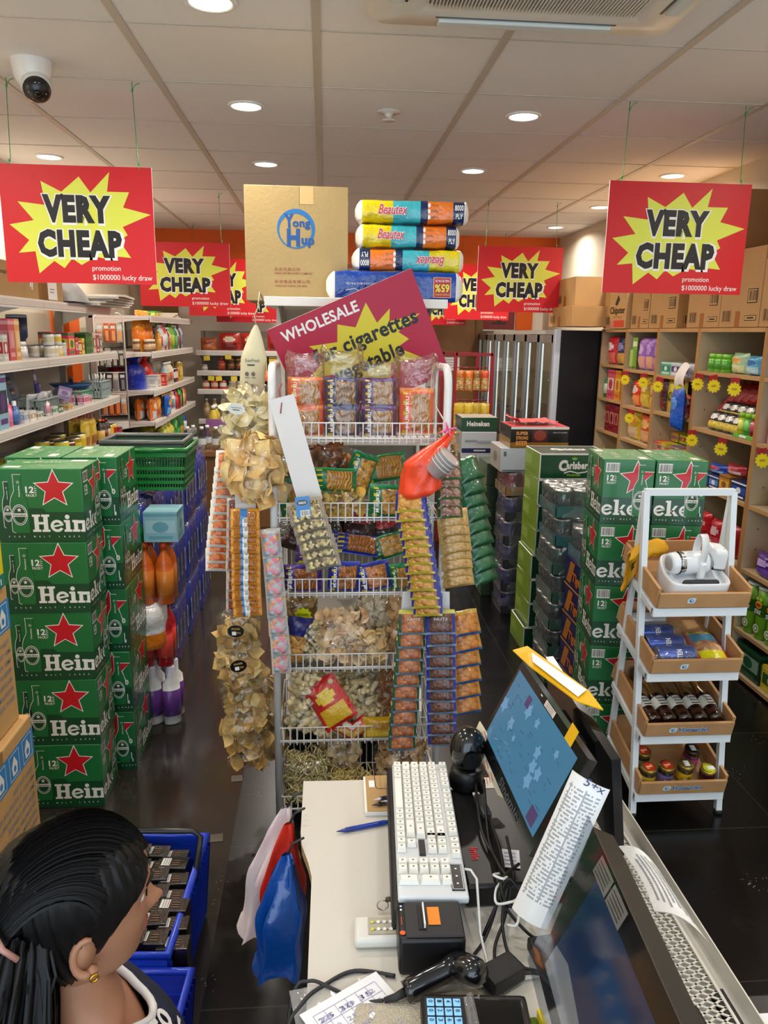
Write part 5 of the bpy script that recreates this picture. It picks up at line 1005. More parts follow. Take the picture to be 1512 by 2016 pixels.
# ------ strips of packets and bags hanging from the rack
def packet_mesh(kind, w, h, d, food, edge, header, fk='nuts', fs=85, foot=None, blue_label=False):
	g = G(); Fo, E_, H_, FT = speckle(*food, fs, fk), foil(edge), foil(header), foil(foot or edge)
	def mat(u, v):
		if blue_label and .3 < u < .62: return foil('#2c74b4') if v > .45 or u < .42 else OFFW
		if v > .84: return H_
		if v < .12: return FT
		if u < .1 or u > .9: return E_
		return Fo
	f = bagfn(w, h, d, len(_P) + w * 100, .06)
	g.grid(lambda u, v: f(u, v, -1) - Vector((0, 0, h)), 12, 12, mat); g.grid(lambda u, v: f(1 - u, v, 1) - Vector((0, 0, h)), 6, 8, E_)
	if blue_label: barcode(g, plane((-.04 * w, -d * .52, -h * .82), (1, 0, 0), (0, 0, 1), .001), 0, 0, .14 * w, h * .3)
	return g
def strip(label, top, bot, n, mesh, w, tilt=.6, rz=0, card=None, sidew=None, name='packet_strip', head=None, yaw_jit=.05, cat='snack strip', tie=None):
	"""n packets overlapping like shingles down a backing strip from top to bot"""
	top, bot = Vector(top), Vector(bot); t = thing(name, label, cat, top, 0)
	d = bot - top; Rz = Matrix.Rotation(rz, 4, 'Z'); rr = random.Random(n)
	out = Rz @ Vector((0, -1, 0))
	if card is not None:
		g = G(); sd = Rz @ Vector((w * .36, 0, 0)); a = out * -.012; up = -d.normalized() * .05
		pts = [up - sd + a, up + sd + a, d + sd + a, d - sd + a]; q = [g.v(p) for p in pts]; q2 = [g.v(p + out * -.002) for p in pts]
		g.face(q[::-1], card); g.face(q2, card)
		for k in range(4): g.face([q[k], q[(k + 1) % 4], q2[(k + 1) % 4], q2[k]], card)
		g.build('backing_card', t)
	m0 = mesh.build('packet', t); lean = math.atan2(d.x, -d.z) if abs(d.z) > 1e-6 else 0
	for k in range(n):
		o = m0 if k == 0 else m0.copy()
		if k: C.objects.link(o)
		o.location = d * (k / max(1, n)) + out * (.012 + .004 * (k % 2)); o.rotation_euler = (Matrix.Rotation(rz + rr.uniform(-yaw_jit, yaw_jit), 3, 'Z') @ Matrix.Rotation(-lean * .8 + rr.uniform(-.03, .03), 3, 'Y') @ Matrix.Rotation(-tilt, 3, 'X')).to_euler()
	if head:
		g = G(); X = plane(out * .036 + Vector((0, 0, -.022)), Rz @ Vector((1, 0, 0)), (0, -.42, .9), .0)
		g.text(head[0], on(X, 0, 0, .004), head[1], WHT, .04, 0, head[2], 'c'); g.build('lettering', t)
	if tie:
		g = G(); g.tube([(0, 0, .02)] + [Vector(tie) - top], .003, plast('#e86aa0'), 5); g.build('tie', t)
	return t
def hanging():
	WC = M('#e2dfdc', .45)
	# left side
	clear_bag('big clear bag of pale yellow crackers with an oval sticker, hanging top left of rack', 'snack bag', (-.245, 2.36, 1.25), .16, .2, .1, 'chip', 110, .028, ('#e6d49a', '#efe0b0', '#d9c484'), (0, .12, 0), 51, sticker=('oval_white', .33, .62, .05, .035), fill=(.05, .8))
	clear_bag('big clear bag of large beige cracker sheets hanging left of the rack', 'snack bag', (-.20, 2.28, 1.10), .19, .2, .1, 'sheet', 40, .045, ('#f4cf88', '#fadb9c', '#ecc078'), (0, -.1, 0), 52, fill=(.1, .86))
	strip('strip of orange snack balls in clear packets, outermost on the rack left', (-.30, 2.42, 1.235), (-.345, 2.40, .90), 13, packet_mesh('p', .075, .075, .03, ('#d9641e', '#e8862e', '#b84a14'), '#d8d4cc', '#e3e1dc', 'nuts', 62, '#cfcac2'), .075, .55, .25, tie=(-.2, 2.4, 1.3))
	strip('strip of dark red peanut packets behind the orange noodle strip', (-.262, 2.36, 1.10), (-.275, 2.36, .77), 10, packet_mesh('p', .075, .07, .03, ('#7a2a1a', '#95402a', '#501810'), '#b8aea4', '#cfc9c2', 'nuts', 90, '#a89c92'), .075, .5, .1)
	strip('strip of orange noodle snack packets with blue barcode labels, left of rack', (-.235, 2.27, 1.085), (-.235, 2.265, .79), 12, packet_mesh('p', .085, .062, .03, ('#d07a1c', '#e0962e', '#b06012'), '#d8963c', '#cf8a2a', 'noodle', 60, '#c27a20', True), .085, .5, .05, card=WC)
	strip('strip of speckled sunflower seed packets on a long white card, front left', (-.06, 2.235, 1.12), (-.005, 2.235, .95), 6, packet_mesh('p', .105, .07, .03, ('#e8d8a0', '#3a2a1c', '#d8c080'), '#8f8474', '#a89e8c', 'nuts', 120, '#7f7668'), .105, .45, .0)
	g = G(); X = plane((0, 0, 0), (1, 0, 0), (0, 0, 1), 0); g.box(-.035, -.0015, -.32, .04, .0015, 0, WC); g.tube([(0, 0, -.02), (.0, .01, .02), (.012, .03, .035)], .002, plast('#9a2a3a'), 5); g.tube([(0, -.003, -.015), (-.012, -.006, -.045)], .0015, plast('#9a2a3a'), 5)
	mono(g, 'blank_card', 'long blank white card hanging from the rack top left corner', 'card', (-.125, 2.262, 1.415), (0, -.26, 0))
	g = G(); rect(g, plane((0, 0, 0), (1, 0, 0), (0, 0, 1)), -.02, -.03, .022, .03, P('#2a78b8')); ell(g, plane((0, 0, 0), (1, 0, 0), (0, 0, 1)), 0, .012, .016, .008, P('#10181c'), .0005); g.text('SEEDS', plane((0, 0, .009), (1, 0, 0), (0, 0, 1), .001), .006, WHT, .02, 0, .022, 'c'); barcode(g, plane((0, 0, 0), (1, 0, 0), (0, 0, 1)), -.008, -.028, .02, -.01); g.box(-.02, .0002, -.03, .022, .001, .03, P('#2a78b8'))
	mono(g, 'price_label', 'small blue barcode label at the head of the speckled seed strip', 'label', (-.062, 2.192, 1.105), (-.2, -.1, 0))
	strip('strip of pastel candy packets hanging beside the left rack post', (-.165, 2.285, 1.02), (-.135, 2.285, .58), 7, packet_mesh('p', .06, .09, .03, ('#e8c84a', '#e0788c', '#8ac0c9'), '#c9c4bc', '#d4d0c8', 'nuts', 70), .06, .25, .1)
	rr = random.Random(9)
	for k, (x, y, z, w, h) in enumerate(((-.275, 2.33, .585, .14, .15), (-.26, 2.30, .48, .14, .15), (-.25, 2.32, .38, .15, .14), (-.275, 2.30, .30, .14, .13), (-.25, 2.31, .20, .14, .14), (-.19, 2.42, .33, .10, .16), (-.18, 2.43, .16, .10, .16))):
		lab = ['topmost, black oval label', 'second from top, black oval label', 'third from top', 'fourth from top', 'lowest of the outer string', 'upper inner one by the post', 'lower inner one by the post'][k]
		clear_bag('clear bag of brown crisps hanging low left of rack, ' + lab, 'snack bag', (x, y, z), w, h, .08, 'chip', 55, .026, ('#d0ab62', '#c09750', '#dcbc78'), (-.15, rr.uniform(-.2, .25), rr.uniform(-.2, .2)), 60 + k, group='hanging bags of brown crisps', sticker=('oval_black', .5, .62, .055, .045) if k < 2 else None, fill=(.08, .8))
	# right side
	strip('strip of blue corn nut packets hanging at the front right of the rack', (.26, 2.225, 1.15), (.325, 2.225, .80), 13, packet_mesh('p', .09, .07, .03, ('#c98a2e', '#a86a1e', '#e0b050'), '#1c2a8a', '#24349c', 'nuts', 80, '#b8a83a'), .09, .55, -.35)
	strip('strip of green NUTS packets hanging at the lower right of the rack', (.268, 2.225, .775), (.24, 2.225, .345), 10, packet_mesh('p', .085, .075, .03, ('#a85a2c', '#c27a40', '#8a4220'), '#0f4a34', '#c9c04a', 'nuts', 70, '#6a8aa0'), .085, .4, .05, card=WC, head=('NUTS', .011, .04))
	strip('strip of blue NUTS packets hanging rightmost at the front of the rack', (.355, 2.225, .775), (.372, 2.225, .36), 11, packet_mesh('p', .09, .075, .03, ('#5a3424', '#744632', '#3c2014'), '#1c2f9a', '#c9c86a', 'nuts', 75, '#7a94b8'), .09, .4, -.05, card=WC, head=('NUTS', .011, .042))
	strip('strip of dark brown nut packets with green edges, upper right of rack', (.375, 2.33, 1.25), (.385, 2.33, 1.07), 6, packet_mesh('p', .08, .06, .03, ('#5a2c1c', '#7a4430', '#c9a08a'), '#1c4a30', '#3a5a3c', 'nuts', 95, '#4a6a3a'), .08, .45, .15)
	strip('strip of pale peanut packets below the dark nuts, right of rack', (.395, 2.33, 1.07), (.42, 2.33, .85), 8, packet_mesh('p', .1, .06, .035, ('#c2964e', '#d8b070', '#a87c38'), '#b89858', '#c98a2a', 'nuts', 75, '#a88a50'), .1, .4, .1, card=M('#dad7d2', .5))
	strip('strip of dark green snack bags at the far right side of the rack', (.46, 2.52, 1.2), (.53, 2.52, .80), 9, packet_mesh('p', .1, .085, .04, ('#0f5a34', '#0c4a2a', '#1c7a48'), '#0c5230', '#0f5a34', 'nuts', 8, '#0a4226'), .1, .55, .5)
	strip('strip of orange snack packets with blue edges, behind the blue NUTS strip', (.46, 2.42, .70), (.475, 2.42, .36), 6, packet_mesh('p', .1, .085, .035, ('#c2762a', '#d8923c', '#a85a1c'), '#b8904a', '#c9a84a', 'nuts', 60, '#2a5a9a'), .1, .5, .3)
	clear_bag('small clear bag of nuts with an orange triangle label, upper right of rack', 'snack bag', (.385, 2.30, 1.235), .075, .085, .05, 'peanut', 30, .012, ('#b8843c', '#c99a52'), (0, -.15, 0), 71, sticker=('patch', .5, .62, .03, .022, '#e8902a'))
	t = thing('carrier_bag', 'orange plastic carrier bag of clear cups tied to the right rack post', 'carrier bag', (.29, 2.215, 1.12), 0)
	og = M('#ee4a24', .4, coat=.2, trans=.0, bump=.35, bscale=22); g = G()
	def f(u, v):
		a = 2 * PI * u; r = .062 * (1 - .15 * v) if v < .55 else .053 * (1 - (v - .55) / .45) ** 1.1 + .006
		cx = -.01 + .02 * v + (.075 * ((v - .55) / .45) ** 1.2 if v > .55 else 0)
		e = .01 * noise.noise(Vector((math.cos(a) * 2, math.sin(a) * 2, v * 4))) + .004 * math.sin(a * 7 + v * 5) * v
		fl = min(1, v / .12) ** .5
		return Vector((cx + (r + e) * math.cos(a) * fl, (r * .8 + e) * math.sin(a) * fl, .205 * v + .012 * math.cos(a) * (1 - v)))
	g.grid(f, 40, 30, og, wrap=True); g.build('bag', t)
	g = G(); q = Matrix.Rotation(.75, 3, 'Y') @ Matrix.Rotation(.25, 3, 'X')
	for k in range(4): g.lathe([(.03, 0), (.034, .03), (.036, .03), (.036, .034), (.031, .031)], M('#e8e2e2', .2, coat=.5, trans=.3), 18, o=q @ Vector((0, 0, .012 * k)) + Vector((.025, -.035, .09)), axis=q)
	g.build('cup_stack', t)
	g = G(); g.tube([(.062, 0, .2), (.07, .01, .215), (.075, .05, .215)], .004, plast('#e85a90'), 6)
	for k in range(4): g.tube([(.07, -.004, .21), (.07 + .025 * math.cos(k * 1.6 + .3), -.012, .21 + .022 * math.sin(k * 1.6 + .3))], .003, plast('#ee6aa0'), 5)
	g.build('tie', t)
hanging()
# ------ right wall: wooden cubby shelving
WOOD = M('#b98d5a', .5, var=.1, vscale=5); WOODP = M('#c2ab88', .5, var=.05, vscale=4); WOODE = M('#a87a48', .5, var=.1, vscale=9)
RX0, RX1 = 1.98, 2.34; RR = -PI / 2; DN = (0, -1, 0)
CUB = [('far narrow cubbies', 5.5, 5.03, [1.41, 1.175, .95, .62, .3]), ('second-farthest cubbies', 5.03, 4.54, [1.395, 1.16, .945, .62, .3]), ('middle cubbies', 4.54, 4.03, [1.385, 1.169, .93, .62, .3]),
	   ('fourth cubbies', 4.03, 3.39, [1.43, 1.134, .84, .535, .24, .03]), ('nearest cubbies', 3.39, 2.72, [1.43, 1.134, .841, .535, .24, .03])]
def cubby_units():
	for k, (nm, ya, yb, zs) in enumerate(CUB):
		t = thing('wooden_shelf_unit', 'light wood cubby shelving on the right wall, %s' % ('one at the far end by black panel', 'second from the far end', 'middle one', 'fourth, with pegged side panel', 'nearest one')[k], 'shelving unit', (RX0, ya, 0), RR)
		L = ya - yb; D = RX1 - RX0
		for x in (0, L - .018):
			g = G(); g.box(x, .001, 0, x + .0175, D, 1.65, WOODP, front=WOODE)
			for q in range(14): g.box(x - .0004, .06, .12 + q * .1, x + .0179, .066, .128 + q * .1, paint('#5a4a34')); g.box(x - .0004, D - .06, .12 + q * .1, x + .0179, D - .054, .128 + q * .1, paint('#5a4a34'))
			g.build('side_panel', t)
		g = G(); g.box(.018, D - .012, .03, L - .018, D - .002, 1.63, M('#9c7c50', .55, var=.06)); g.build('back_panel', t)
		g = G(); g.box(.018, .0, 1.63, L - .018, D - .013, 1.65, WOOD); g.build('top_board', t)
		g = G(); g.box(.018, .03, 0, L - .018, .045, .028, WOODE); g.build('plinth', t)
		for z in zs:
			g = G(); g.box(.0185, .002, z - .018, L - .0185, D - .013, z, WOODP, front=WOOD); g.build('shelf', t)
	tag_r, tag_y = P('#a01c24'), P('#e8d21e'); root = None
	n = 0
	for y, z, nm in ((4.93, 1.395, 'second-farthest cubbies, upper shelf, far'), (4.64, 1.395, 'second-farthest cubbies, upper shelf, near'), (4.4, 1.385, 'middle cubbies, upper shelf, far'), (4.14, 1.385, 'middle cubbies, upper shelf, near'), (3.93, 1.43, 'fourth cubbies, top shelf, far'), (3.79, 1.43, 'fourth cubbies, top shelf, middle'), (3.57, 1.43, 'fourth cubbies, top shelf, near'),
					 (4.78, 1.16, 'second-farthest cubbies, second shelf'), (3.95, 1.134, 'fourth cubbies, second shelf, far'), (3.62, 1.134, 'fourth cubbies, second shelf, near'), (3.28, 1.134, 'nearest cubbies, second shelf'), (3.6, .535, 'fourth cubbies, low shelf'), (3.55, .24, 'fourth cubbies, lowest shelf')):
		lab = 'yellow starburst price card hanging at %s' % nm
		if root is None:
			root = thing('price_card', lab, 'price card', (RX0 - .024, y, z - .012), RR + .7, 'yellow starburst price cards on the wooden shelves')
			g = G(); g.box(-.022, -.002, -.05, .022, 0, .0, tag_r); g.build('red_card', root)
			g = G(); X = plane((0, -.0035, -.055), (1, 0, 0), (0, 0, 1)); star5(g, X, 0, 0, .036, tag_y, 0, .1, .62, 11); star5(g, plane((0, -.0025, -.055), (-1, 0, 0), (0, 0, 1)), 0, 0, .036, tag_y, 0, .1, .62, 11); rect(g, X, -.012, -.004, .012, .006, P('#b8901c'), .0004); g.build('starburst', root)
		else: dup(root, lab, (RX0 - .024, y, z - .012), (0, .1 * ((n * 7) % 5 - 2), RR + .7))
		n += 1
def right_goods():
	def run(items, k, si, **kw):
		nm, ya, yb, zs = CUB[k]; tier = '%s shelf of %s' % (('top', 'second', 'third', 'fourth', 'fifth', 'bottom')[si], nm)
		shelf_run(items, tier, (RX0, ya - .022, zs[si]), DN, RR, end='far end', **kw)
	B = lambda w, h, *c: ('bag', w, h, .07) + c
	run([(B(.17, .19, '#c2202c', '#d86a5a', '#e8d8d0'), 'red biscuit', .01), (B(.17, .19, '#2a2c54', '#c99a4a', '#8a90c0'), 'navy and gold', .01)], 0, 0)
	run([(('bottle', .05, .18, '#2f7a3c', '#4a9a50', '#c9d8c0'), 'green', .005), (Bx(.13, .08, .2, '#d8566a', '#e8c8b8', '#c23a50'), 'tall pink', .005), (Bx(.1, .08, .2, '#d88a24', '#e8b850', '#c26a1c'), 'tall orange', .01)], 0, 1)
	run([(Bx(.08, .08, .19, '#7a1c24', '#b86a5a', '#8a2a30'), 'maroon tube', .12), (Bx(.08, .08, .19, '#8a1f2a', '#c27a6a', '#6a141c'), 'maroon tube', .005), (Bx(.08, .08, .19, '#7a1c24', '#b86a5a', '#8a2a30'), 'maroon tube', .005)], 0, 2)
	run([(('card', .08, .2, .02, '#7aa83a', '#a8c95a', '#e0e8c0'), 'green toy', .02), (B(.11, .2, '#9a6ab8', '#d89a8a', '#c9a8d8'), 'lilac', .005), (B(.11, .2, '#8f5fae', '#d8a07a', '#b890d0'), 'lilac', .005), (B(.11, .19, '#7a4a9c', '#c98a9a', '#a878c0'), 'purple', .005)], 1, 0)
	run([(B(.12, .17, '#d8381e', '#e88a4a', '#f0d0c0'), 'orange-red face', .06), (B(.15, .21, '#b8981c', '#d8b83a', '#e0d080'), 'mustard', .0), (B(.12, .19, '#d0701e', '#e0b070', '#f0d8a0'), 'orange crisps', .0)], 1, 1)
	run([(B(.2, .2, '#c9a81c', '#d8b890', '#d86a4a'), 'yellow crisps', .01), (B(.2, .19, '#c9481e', '#d8a070', '#e0b060'), 'orange crisps', .01)], 1, 2)
	run([(Bx(.13, .09, .075, '#5fae90', '#2f8060', '#d8e8e0'), 'mint green', .01), (Bx(.12, .09, .075, '#b8c0c8', '#5a3a70', '#e0e4e8'), 'grey and purple', .003), (Bx(.1, .09, .075, '#8a90b0', '#6a4a80', '#d0d4e0'), 'violet-grey', .003), (Bx(.09, .1, .075, '#d8dadc', '#b0c0d8', '#e8e8e8'), 'white', .003)], 2, 0)
	run([(B(.06, .19, '#5a1c1c', '#8a3a2a', '#7a2a24'), 'dark red', .0), (B(.24, .2, '#cdbf1e', '#c9a81c', '#d8c83a'), 'big yellow CHACHOS', .0), (B(.12, .12, '#b81c28', '#c94a4a', '#e0c0b8'), 'small red', .0)], 2, 1)
	g = G(); g.text('CHACHOS', plane((0, 0, 0), (0, -1, .12), (0, .12, 1), 0), .05, paint('#2a2010'), .03, 0, .2, 'c'); g.bm.normal_update()
	o = [q for q in C.objects if q.get('label', '').startswith('big yellow CHACHOS')][0]; g2 = g.build('lettering', o); g2.matrix_parent_inverse = o.matrix_world.inverted(); g2.parent = o
	g2.matrix_parent_inverse = (Matrix.Translation(o.location) @ Matrix.Rotation(RR, 4, 'Z')).inverted(); g2.location = (o.location.x - .045, o.location.y, o.location.z + .075)
	put(B(.13, .23, '#1450b0', '#1c5cc0', '#5a90d8'), 'hanging_snack_pack', 'blue snack pack hanging in front of middle cubbies below a white paper', 'snack pack', (1.95, 4.12, 1.1), (0, -.05, RR))
	g = G(); g.grid(lambda u, v: Vector(((u - .5) * .11, -.03 * math.sin(v * 2.4), -.12 * v + .02 * math.sin(u * 3))), 8, 8, M('#e6ddd4', .6)); mono(g, 'paper_flap', 'curled white paper flap hanging over the blue snack pack, middle cubbies', 'paper', (1.965, 4.12, 1.45), RR)
	cs = ('#d84a1e', '#e8a01c', '#c9c02a', '#8ab02a', '#6a4a90', '#8a6aa0', '#a83a4a', '#d8b02a')
	run([(Bx(.055, .08, .06, cs[i % 8], cs[(i + 3) % 8], cs[(i + 5) % 8]), ('vermilion', 'amber', 'yellow', 'lime', 'purple', 'mauve', 'crimson', 'gold')[i % 8] + ' sweets', .002) for i in range(8)], 2, 2)
	run([(Bx(.09, .08, .05, cs[(i + 2) % 8], cs[(i + 5) % 8], cs[i % 8]), 'raised ' + ('yellow', 'purple', 'mauve', 'gold')[i % 4] + ' sweets', .02, .1, .061) for i in range(4)], 2, 2)
	gj = ('jar', .032, .09, '#6ac02a', '#8ad04a', '#4a9a2a')
	run([(gj, 'lime green', .04), (gj, 'lime green', .004), (gj, 'deep lime', .004), (B(.14, .1, '#a8c9a0', '#d8d8a0', '#e0a050'), 'pale green', .01), (B(.12, .09, '#5aa8c9', '#b8d8e0', '#2a70b0'), 'pale blue', .004), (B(.15, .17, '#1c3fa8', '#3a70c9', '#d8e0f0'), 'royal blue', .0)], 3, 0)
	put(('card', .12, .2, .02, '#3a80b8', '#7ab8d8', '#e0e8f0'), 'hanging_toy_card', 'blue toy card hung high at the back of fourth cubbies', 'toy card', (2.2, 3.55, 1.435), RR) if False else put(('card', .12, .19, .02, '#3a80b8', '#7ab8d8', '#e0e8f0'), 'toy_card', 'blue toy card standing at the back of fourth cubbies, top shelf', 'toy card', (2.24, 3.6, 1.431), RR)
	for i in range(6): put(B(.12, .26, '#b8141e', '#8a1018', '#d86a6a'), 'snack_stick_pack', 'long glossy red pack slanting in the fourth cubbies, %s from far' % ORD[i], 'snack pack', (2.06 + .01 * i, 3.92 - .055 * i, 1.16 + .004 * i), (-.62, .25, RR + .1), 'long red packs in the fourth cubbies')
	for i in range(8): put(B(.1, .1, '#141414', '#d8c04a', '#e8e4da'), 'snack_sachet', 'small black sachet in the fourth cubbies, %s of two rows, %s from far' % (('lower', 'upper')[i // 4], ORD[i % 4]), 'snack sachet', (2.02 + .06 * (i // 4), 3.84 - .075 * (i % 4), 1.137 + .05 * (i // 4)), (-.3, 0, RR + .1), 'small black sachets')
	for i in range(3): put(('jar', .025, .1, ('#c9d02a', '#4ab03a', '#a01c3a')[i], '#8ac02a', ('#e0e060', '#7ad060', '#c94a6a')[i]), 'sweet_tube', '%s sweet tube in a green tray, near end of fourth cubbies' % ('yellow', 'green', 'crimson')[i], 'sweet tube', (2.01, 3.55 - .055 * i, 1.156), RR)
	g = G(); g.box(-.1, -.03, 0, .1, .06, .02, P('#6ab83a'), bevel=.004); rect(g, FR(-.1, 0, -.03), .06, .005, .12, .016, WHT); mono(g, 'display_tray', 'small green tray carrying three sweet tubes, fourth cubbies', 'tray', (2.02, 3.5, 1.1345), RR)
	run([(Bx(.1, .09, .07, '#1c2a5a', '#3a6ac0', '#d0d8e8'), 'navy tin', .1), (Bx(.1, .09, .07, '#24346a', '#5a8ad0', '#e0e4f0'), 'navy tin', .005), (Bx(.1, .09, .09, '#b87a2a', '#d8a84a', '#8a5a1c'), 'brown', .005), (Bx(.14, .09, .085, '#16285a', '#2a50a0', '#e8ecf4'), 'dark blue HALLS', .02)], 3, 2)
	run([(B(.16, .05, '#2a4ab0', '#8ab0e0', '#d84a5a'), 'flat blue and silver', .12, .02, .071), (B(.16, .05, '#b02a3a', '#d8c0c8', '#e06a7a'), 'flat red and white', .01, .02, .095)], 3, 2)
	run([(B(.14, .16, '#c01c28', '#8a141c', '#e0a0a0'), 'glossy red', .08), (B(.14, .15, '#b8182a', '#d04a5a', '#e8c0c0'), 'glossy red', .01), (B(.14, .16, '#a81c24', '#8a141c', '#d89090'), 'deep red', .01)], 3, 3)
	run([(Bx(.14, .1, .12, '#3a2418', '#8a5a34', '#6a4424'), 'dark brown', .1), (Bx(.14, .1, .1, '#4a2c1c', '#a8743a', '#7a5230'), 'brown', .02)], 3, 4)
	run([(('can', .035, .13, '#e08aa8', '#d85a8a', '#f0c8d8'), 'pink', .02), (('can', .035, .13, '#e89ab4', '#d06a94', '#f4d4e0'), 'pale pink', .01), (Bx(.12, .08, .1, '#d84a6a', '#f0c0cc', '#b83a54'), 'rose', .02)], 4, 1)
	run([(('jar', .03, .09, '#e8e4e0', '#f0eeea', '#3a2a2a'), 'white and black', .1), (('jar', .03, .09, '#e8e4e0', '#f0eeea', '#8a2a3a'), 'white and red', .02)], 4, 2)
	run([(B(.24, .2, '#b8141c', '#c9202a', '#a01018'), 'big plain red', .03, .08), (B(.16, .11, '#4a1c78', '#7a4ab0', '#c9a8e0'), 'purple sweets', -.2, -.02), (Bx(.12, .08, .11, '#c99a24', '#d8b84a', '#8a6a1c'), 'yellow', .0)], 4, 3)
	for i, (y, x) in enumerate(((3.30, 2.03), (3.215, 2.035), (3.26, 2.13), (3.13, 2.04), (3.17, 2.13))):
		t = thing('crisps_canister', 'tall green STAX crisps canister in the nearest cubbies, %s' % ('front row, first from far', 'front row, second', 'back row, first from far', 'front row, third', 'back row, second')[i], 'canister', (x, y, .241), RR + .1, 'green crisps canisters')
		g = G(); gr, g2 = P('#6a9a1c'), P('#2f5a1a'); g.lathe([(.037, 0), (.038, .004), (.038, .06), (.038, .11), (.038, .17), (.038, .235)], [gr, gr, gr, g2, gr], 24); g.build('tube', t)
		g = G(); g.lathe([(.0385, .235), (.0395, .238), (.0395, .246), (.036, .247), (.0001, .245)], plast('#b8bcb4'), 24); g.build('lid', t)
		g = G(); X = plane((0, -.0385, 0), (1, 0, 0), (0, 0, 1)); ell(g, X, 0, .165, .022, .018, P('#d8b82a'), .002); ell(g, X, 0, .163, .018, .009, P('#c0281c'), .0026); g.text('STAX', on(X, 0, .122, .003), .02, WHT, .03, .1, .045, 'c'); ell(g, X, 0, .05, .02, .02, OFFW, .002); ell(g, X, 0, .05, .014, .014, gr, .0026); ell(g, X, 0, .05, .008, .008, OFFW, .003)
		for qx in (-.012, .01): p2(g, X, [(qx - .01, .19), (qx, .205), (qx + .012, .195), (qx + .004, .183)], P('#c9d04a'), .002)
		g.build('lettering', t)
	run([(Bx(.2, .12, .15, '#123a24', '#8aa890', '#1c5a34'), 'dark green pack', .02), (Bx(.16, .1, .12, '#d8b81c', '#2a5a34', '#e8d04a'), 'yellow and green', .02), (Bx(.16, .1, .12, '#143c26', '#c9b84a', '#1c5a34'), 'deep green', .02)], 4, 5)
	# cardboard cartons on top
	kr = M('#b58a55', .6, var=.04); br = M('#a0602a', .35); k2 = M('#c09660', .6, var=.04)
	def carton(label, ya, yb, z, h, x=2.0, d=.3, marks=2, mat=kr, text=None, red=False, tape=True):
		L = ya - yb; g = G(); g.box(-L / 2, 0, 0, L / 2, d, h, mat, bevel=.003); X = FR(-L / 2, 0, 0)
		if tape: rect(g, X, L * .42, .0, L * .53, .075, br, .0006)
		if marks: barcode(g, X, L * .06, .02, L * .3, .085, kr, INK, 10)
		if marks > 1:
			rect(g, X, L * .68, .11, L * .92, .175, INK); barcode(g, on(X, 0, 0, .0004), L * .695, .114, L * .905, .171, k2, INK, 9)
			rect(g, X, L * .66, .03, L * .94, .055, INK); rect(g, X, L * .67, .033, L * .93, .052, k2, .0005); rect(g, X, L * .72, .039, L * .88, .046, INK, .001)
		if text: g.text(text[0], on(X, L * text[1], text[2], .001), text[3], INK, .02, 0, L * text[4])
		if red: rect(g, X, .02 * L, .01, .95 * L, .055, P('#c9826a')); rect(g, X, .5 * L, .01, .95 * L, .055, P('#d0342c'), .0005); g.text('sticky', on(X, L * .45, .07, .001), .018, P('#e06a4a'), .0, 0, L * .4); p2(g, X, [(.5 * L, .16), (.62 * L, .22), (.7 * L, .19), (.6 * L, .15)], INK, .0006)
		S = plane((L / 2, 0, 0), (0, 1, 0), (0, 0, 1), .0006); S2 = plane((-L / 2, d, 0), (0, -1, 0), (0, 0, 1), .0006)
		if marks > 1: barcode(g, S, d * .1, .02, d * .7, .075, kr, INK, 16)
		mono(g, 'cardboard_carton', label, 'box', (x, (ya + yb) / 2, z), RR)
	carton('plain tan carton on right shelving top, just beyond the CHIPSTER carton', 6.05, 5.62, 1.652, .16, 1.66, .3, 1) if False else None
	carton('brown CHIPSTER snack carton with a red band on right shelving top', 5.45, 5.05, 1.652, .31, 1.97, .3, 1, k2, ('Chipster', .3, .1, .045, .66), True, False)
	carton('tan barcoded carton on right shelving top, next after the CHIPSTER one', 5.03, 4.75, 1.652, .33)
	carton('tan barcoded carton on right shelving top, third from the far end', 4.74, 4.36, 1.652, .33)
	carton('tan barcoded carton on right shelving top under big right sign, far one', 4.2, 3.85, 1.652, .33, 1.985)
	carton('tan barcoded carton on right shelving top under big right sign, near one', 3.845, 3.485, 1.652, .36, 1.985)
	carton('tan barcoded carton on right shelving top, at the picture edge', 3.48, 3.1, 1.652, .3, 1.985)
	carton('large tan carton with a ring logo, stacked on the edge carton', 3.45, 2.95, 1.953, .4, 2.0, .3, 1, k2)
	carton('tan carton stacked second high behind the big right sign', 4.5, 3.9, 1.99, .33, 2.06, .27, 0)
	# two cartons on the black panel end
	carton('small tan carton on top of the glass door cabinet, lower one', 5.95, 5.4, 1.665, .14, 1.72, .3, 1)
	carton('tan carton with a blue mark atop the lower one on glass cabinet', 5.92, 5.48, 1.807, .2, 1.76, .3, 1, k2)
cubby_units(); right_goods()
